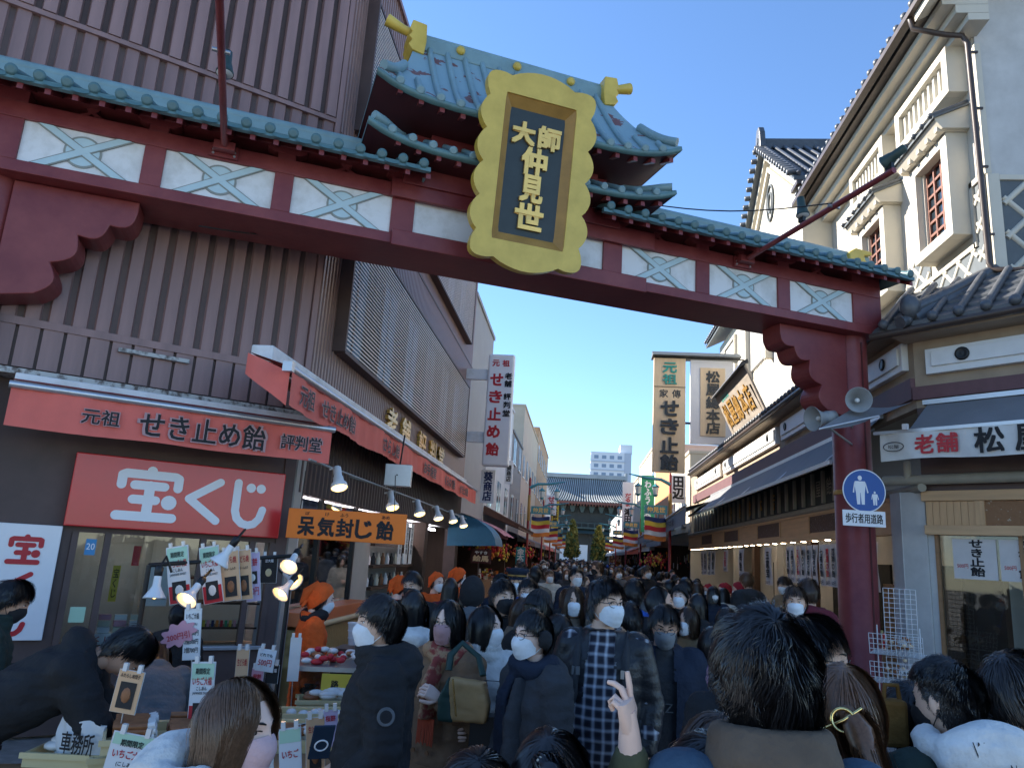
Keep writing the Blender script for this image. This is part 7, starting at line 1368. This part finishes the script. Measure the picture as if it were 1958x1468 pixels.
# shop staff in orange and red
def apron(m): return lambda t, p: ch(t, 'apron', (lambda mb: (mb.grid([[p.b((u*(.10 if z > 1.1 else .17), .150+.02*(1-abs(u)), z)) if z > .86 else (u*.18, .15+.02*(1-abs(u)), z) for z in (1.30, 1.1, .9, .6)] for u in np.linspace(-1, 1, 7)]), mb)[1])(MB()).mesh('apron', m))
person('stall worker in an orange kerchief and long orange coat with white gloves, facing right', 622, 1114, 5.85, -62, Pose(la=((-.2, .15, -1), (.2, 1, -.05)), ra=((.2, .15, -1), (-.2, 1, -.05)), hp=.22), 3, ('tied', 'hair_black', 1800), 'white', False, 'kerchief_o', top=[dict(m=CL['orange'], hem=.50, coll=1.0, sl=1.05, flare=.01, vox=.015)], extra=collar_x(CL['black'], .9), hands=((0, .6), (0, .6)))
for i, (px, py, Y, yw, lab) in enumerate(((770, 1100, 8.6, -55, 'nearest of the three far shop workers in orange kerchiefs'), (838, 1094, 9.6, -130, 'middle of the three far shop workers in orange kerchiefs, holding packets'), (880, 1085, 10.6, -62, 'farthest of the three shop workers in orange kerchiefs'))):
    person(lab, px, py, Y, yw, Pose(la=FWL, ra=FWR, hp=.15), 3, ('tied', 'hair_black', 0), 'white', False, 'kerchief_o', top=[dict(m=CL['orange'], hem=.7, vox=.022)], group='shop workers in orange')
for i, (px, py, Y, yw, lab) in enumerate(((1352, 1116, 15.5, 120, 'red kerchief shop worker leaning over the candy counter'), (1382, 1114, 14.2, 100, 'red kerchief shop worker at the middle of the candy counter'), (1410, 1112, 13.2, 80, 'red kerchief shop worker nearest the red pillar'))):
    person(lab, px, py, Y, yw, Pose(la=FWL, ra=FWR, hp=.25), 3, ('tied', 'hair_black', 0), 'white', False, 'kerchief_r', top=[dict(m=CL['red'], hem=.7, vox=.022)], group='shop workers in red')
# customers bending over the stall at the left
person('customer in black bending far over the stall at the left edge', 232, 1246, 3.75, -62, Pose(bend=1.05, la=((-.2, .6, -1), (.1, .5, -1)), ra=((.2, .6, -1), (-.1, .5, -1)), hp=.1), 2, ('short', 'hair_black', 2400), None, False, top=[dict(m=CL['black'], coll=1.0, hood=1.0, sl=1.15, w=1.14, vox=.016)], hh=.10)
person('customer in a grey jacket stooping beside the black clad one', 300, 1262, 4.6, 35, Pose(bend=.9, la=FWL, ra=FWR), 2, ('bob', 'hair_brown', 2200), None, False, top=[dict(m=CL['grey'], coll=.9, sl=1.1, w=1.05, vox=.018)], hh=.10)
person('dark haired customer in a black-green coat at the left edge, head bowed', 45, 1108, 4.1, -48, Pose(hp=.45, la=FWL, ra=FWR), 2, ('male', 'hair_black', 3000), 'black', False, top=[dict(m=CL['green'], coll=1.25, sl=1.1, w=1.1, vox=.018)])
person('customer in a black coat standing at the lottery window', 350, 1150, 5.6, 12, Pose(hp=.2), 1, ('short', 'hair_black', 1600), None, False, top=[dict(m=CL['black'], coll=1.1, hood=.9, w=1.05, vox=.02)])
# others close by
more = [('woman with long black hair in a white puffer behind the parka man', 792, 1124, 4.9, 15, 'long', 'hair_black', None, CL['white'], dict(quilt=.008, hood=.8), None, 0), ('woman in a black bucket of hair and bluish mask behind the ear muffs', 1032, 1126, 5.0, 160, 'fringe', 'hair_black', 'blue', CL['black'], {}, 'cap', 1),
    ('brown haired woman with white mask and beige scarf walking towards the camera', 1098, 1118, 6.2, 178, 'long', 'hair_brown', 'white', CL['taupe'], {}, None, 0), ('man eating something, grey coat, behind the scarf woman', 1140, 1108, 7.2, 190, 'short', 'hair_black', None, CL['grey'], {}, None, 0),
    ('man in a bright blue vest walking away', 1212, 1106, 6.9, -20, 'male', 'hair_black', None, CL['blue'], dict(quilt=.006), None, 0), ('woman with tied black hair in a black coat looking right', 1258, 1118, 5.9, -70, 'tied', 'hair_black', None, CL['black'], dict(hood=.9), None, 0),
    ('person in a long black coat seen from behind at the candy counter', 1334, 1132, 7.2, -25, 'long', 'hair_black', None, CL['black'], dict(hem=.5), None, 0), ('person in a mauve fleece in front of the candy counter', 1362, 1196, 4.7, -30, 'bob', 'hair_soft', 'white', CL['mauve'], dict(hood=1.0), None, 0),
    ('woman in a black coat behind the wavy haired man', 1398, 1210, 3.6, 20, 'bob', 'hair_black', None, CL['black'], dict(coll=1.1), None, 0), ('child in a tan coat with hood near the navy jacket man', 1318, 1158, 6.2, 150, 'bob', 'hair_brown', 'white', CL['camel'], dict(hood=1.0), None, 0),
    ('bald-capped man with white mask at the candy counter', 1300, 1118, 8.6, 170, 'short', 'hair_black', 'white', CL['black'], {}, 'beanie', 0), ('woman in a plum coat behind the orange worker', 800, 1142, 5.6, 200, 'bob', 'hair_soft', 'white', CL['black'], {}, None, 0),
    ('man in spectacles and dark coat left of the plaid shirt man', 1012, 1104, 6.8, 175, 'male', 'hair_black', 'white', CL['charcoal'], {}, None, 1), ('woman with reddish brown hair in a fur collar, from behind', 1000, 1140, 5.3, 20, 'bob', 'hair_brown', None, CL['taupe'], dict(coll=1.2), None, 0),
    ('man in a black coat by the plaid shirt man, seen from behind', 1205, 1150, 5.4, 10, 'male', 'hair_black', None, CL['black'], dict(hood=1.0), None, 0), ('dark haired person in navy between the navy jacket man and the counter', 1390, 1160, 6.0, -15, 'short', 'hair_black', 'white', CL['navy'], {}, None, 0)]
for lab, px, py, Y, yw, hs, hm, mk, cm, kw_, hat, gls in more:
    person(lab, px, py, Y, yw, Pose(la=random.choice((DN, FWL)), ra=random.choice((DR, FWR)), hy=random.uniform(-.3, .3), walk=random.uniform(-.5, .5)), random.randrange(4), (hs, hm, 1500), mk, bool(gls), hat, top=[dict(m=cm, coll=kw_.pop('coll', 1.0), vox=.02, **kw_)], legs=random.choice((CL['black'], CL['indigo'], CL['charcoal'])))
# raised pointing hand in an olive sleeve at the bottom edge
pw = ony(1203, 1396, 1.62); el = ony(1212, 1560, 1.66); arm = T('person', 'raised hand with pointing fingers in an olive sleeve at the bottom edge', 'person', (el[0]+.10, el[1]+.02, 0))
L0 = LOC[arm.name]; m = MB(); d = nz3(pw-el); add_hand(m, pw, nz3(d+np.array([-.05, 0, 0])), (-.75, .35, .1), -1, s=.72, curls=[.05, .50, 1.1, 1.15], spread=.16, thumb=.25); m.tube([el, pw, pw+d*.04], [.038, .0205, .015], 12); m.tube([el, el+np.array([.06, .02, -.22]), el+np.array([.10, .02, -.55])], [.05, .07, .14], 12)
pe = el+np.array([.14, .02, -.02]); add_head(m, pe+np.array([.02, .02, -.08]), rotm(.2, .1)); m.build('body', ['skin3', 'eye_white', 'eye_dark', 'lip'], arm)
m = MB(); m.tube([pw-d*.035, pw-d*.06, pw-d*.10, el, el+np.array([.07, .02, -.14]), el+np.array([.12, .02, -.35])], [.030, .038, .054, .064, .085, .12], 14); m.tube([el+np.array([.12, .02, -.25]), (el[0]+.10, el[1]+.02, .72)], [.17, .19], 16); m.ell(el+np.array([.13, .02, -.22]), (.19, .12, .10), 14, 10)
me = blob('jacket', m, .013, CL['olive'], fold=.005, fs=14); o = ch(arm, 'jacket', me, -L0)
ch(arm, 'hair', hair('fringe', 'hair_black', 4200), pe+np.array([.02, .02, -.08])-L0, rotm(.2, .1)); m = MB(); m.tube([(el[0]+.05, el[1]+.02, .75), (el[0]+.05, el[1]+.02, .06)], [.09, .06], 10); m.tube([(el[0]+.17, el[1]+.02, .75), (el[0]+.17, el[1]+.02, .06)], [.09, .06], 10); m.build('trousers', CL['black'], arm)
# bags and phone held by people
ob = T('shoulder_bag', 'tan and dark green leather shoulder bag carried by the brown coat woman', 'bag', ony(890, 1380, 3.95)); f = Fr(ony(888, 1378, 3.93), -.1)
m = MB(f); m.prism([(-.11, -.04, .0), (.11, -.04, .0), (.125, -.04, .09), (.09, -.04, .19), (-.08, -.04, .20), (-.11, -.04, .10)], (0, .08, 0)); me = blob('bag_body', m, .010, mat('tan_leather', (.44, .26, .11), .5, var=.15, scale=12).name, smooth=8, fold=.004, fs=14); ch(ob, 'bag_body', me, -LOC[ob.name])
m = MB(f); m.prism([(-.13, -.045, -.005), (-.05, -.045, -.005), (-.085, -.045, .205), (-.135, -.045, .10)], (0, .09, 0)); me = blob('side_panel', m, .010, mat('green_leather', (.02, .05, .04), .5, var=.1).name, smooth=4, fold=.003, fs=14); ch(ob, 'side_panel', me, -LOC[ob.name])
MB(f).tube([(-.10, 0, .23), (-.10, -.02, .30), (-.05, -.05, .36), (.04, -.05, .30), (.08, 0, .22)], .012, 6, flat=1.6).build('strap', 'green_leather', ob); MB(f).tube([(-.03, .058, .03), (-.06, .058, .20)], .004, 5).build('zip', 'gold_metal', ob)
tb_ = T('black_tote_bag', 'black paper shopping bag with white letters beside the white coat woman', 'bag', ony(945, 1440, 4.0)); f = Fr(ony(938, 1440, 4.0), .05); MB(f).box(-.11, .11, -.05, .05, -.25, .18).build('bag_body', 'p_black', tb_, bev=.004); text(V('DEAN'), f, .02, .054, 0, .028, .17, 'letter_white', tb_); MB(f).tube([(-.06, 0, .18), (-.05, 0, .34), (.05, 0, .34), (.06, 0, .18)], .005, 5).build('handle', 'p_black', tb_)
ph_ = T('smartphone', 'dark smartphone with a white ring held low by the parka man', 'phone', ony(617, 1412, 2.7)); f = Fr(ony(615, 1418, 2.75), .5).tilt(.5); m = MB(f); m.box(-.037, .037, -.004, .004, -.07, .07); m.build('phone_body', mat('phone_blue', (.02, .035, .06), .2, var=0), ph_, bev=.003); MB(f).tube([(.022*math.cos(q), .005, -.01+.022*math.sin(q)) for q in np.linspace(0, 6.28, 20)], .003, 5).build('ring', 'letter_white', ph_)
mb_ = T('mustard_tote', 'mustard canvas tote hanging below the wire rack', 'bag', ony(1708, 1440, 2.6)); f = Fr(ony(1708, 1400, 2.6), .1); MB(f).box(-.04, .04, -.03, .03, -.04, .10).build('bag_body', CL['mustard'], mb_, bev=.015); MB(f).tube([(-.025, 0, .10), (-.02, 0, .14), (.02, 0, .14), (.025, 0, .10)], .008, 6).build('handle', CL['mustard'], mb_)
# ---------------- the walking crowd ----------------
ARCH = []
for i, (la, ra, kw_, q) in enumerate(((DN, DR, dict(coll=1.05), 0), (FWL, DR, dict(hood=1.0, coll=1.0), 0), (DN, FWR, dict(hem=.5, flare=.02, coll=1.0), 0), (FWL, FWR, dict(sl=1.18, w=1.1, coll=1.1), .008))):
    p = Pose(la=la, ra=ra, walk=(-.5, .4, .5, -.3)[i], hy=(0, .35, -.35, .15)[i], hp=(.05, .1, .2, 0)[i])
    ARCH.append((p, body_mb(p).mesh('body', ['skin0', 'eye_white', 'eye_dark', 'lip']), blob('jacket', top_mb(p, **kw_), .026, CL['black'], quilt=q), blob('trousers', legs_mb(p), .03, CL['black']), shoes_mb(p).mesh('shoes', CL['black'])))
tops = ['black', 'black', 'black', 'charcoal', 'navy', 'navy', 'grey', 'brown', 'camel', 'olive', 'taupe', 'black', 'charcoal', 'burgundy', 'beige', 'indigo', 'green', 'navy', 'grey', 'cream']
styles = ['male', 'short', 'short', 'male', 'messy', 'bob', 'long', 'fringe', 'tied', 'bob']; hmats = ['hair_black', 'hair_black', 'hair_soft', 'hair_soft', 'hair_brown', 'hair_light']
used = [(t.location.x, t.location.y) for t in bpy.data.objects if t.get('category') == 'person']
cname = {'indigo': 'indigo', 'green': 'dark-green'}; hname = {'male': 'tousled', 'short': 'short', 'messy': 'wavy', 'bob': 'bobbed', 'long': 'long', 'fringe': 'fringed', 'tied': 'tied'}; mname = {None: 'no mask', 'white': 'white mask', 'black': 'black mask', 'grey': 'grey mask', 'pink': 'pink mask'}
rc = random.Random(11); placed = 0; tries = 0
while placed < 185 and tries < 12000:
    tries += 1; y = 6.2+92*rc.random()**1.55; x = rc.uniform(-1.5 if y < 20 else -2.0, 2.3 if y < 12 else 3.2)
    if y > 60: x = rc.uniform(-1.8, 3.0)
    md = .50 if y < 25 else .55
    if any((x-a)**2+(y-b)**2 < md*md for a, b in used): continue
    used.append((x, y)); p, bme, jme, tme, sme = ARCH[rc.randrange(4)]
    away = rc.random() < (.25 if x < .6 else .55); yaw = (rc.gauss(0, 25) if away else 180+rc.gauss(0, 28)); st = rc.choice(styles); hm = rc.choice(hmats); tc_ = rc.choice(tops); h = rc.gauss(1.66 if st in ('male', 'short', 'messy') else 1.58, .055); mk = rc.choices(['white', 'white', 'white', 'black', 'grey', 'pink', None], [5, 3, 2, 1, 1, 1, 1])[0]; hat_ = rc.choice(('beanie', 'cap', 'capw', 'capb')) if rc.random() < .10 else None
    where = ('left of street' if x < -.5 else 'right of street' if x > 1.7 else 'mid-street'); rank = ('front ranks' if y < 12 else 'middle ranks' if y < 28 else 'rear ranks' if y < 55 else 'far end')
    lab = '%s coat, %s %s hair%s, %s, %s, %s' % (cname.get(tc_, tc_), hname[st], {'hair_black': 'black', 'hair_soft': 'dark', 'hair_brown': 'brown', 'hair_light': 'light-brown'}[hm], '' if not hat_ else ', %s' % {'beanie': 'beanie', 'cap': 'cap', 'capw': 'cream-cap', 'capb': 'blue-cap'}[hat_], 'from behind' if away else mname[mk], where, rank)
    t = T('person', lab, 'person', (x, y, 0), 'the walking crowd'); t.rotation_euler = (0, 0, math.radians(yaw)); t.scale = (h/1.72,)*3
    ch(t, 'body', bme, mats=['skin%d' % rc.randrange(4)]+['eye_white', 'eye_dark', 'lip']); ch(t, 'hair', hair(st, hm), p.piv, p.R); ch(t, 'jacket', jme, mats=[CL[tc_]]); ch(t, 'trousers', tme, mats=[CL[rc.choice(('black', 'indigo', 'charcoal', 'jeans', 'taupe'))]]); ch(t, 'shoes', sme)
    if mk and not away: ch(t, 'face_mask', mask_mesh(mk), p.piv, p.R)
    if hat_: ch(t, HATS[hat_].name.split('.')[0], HATS[hat_], p.piv, p.R)
    placed += 1
bpy.data.scenes.remove(TS)
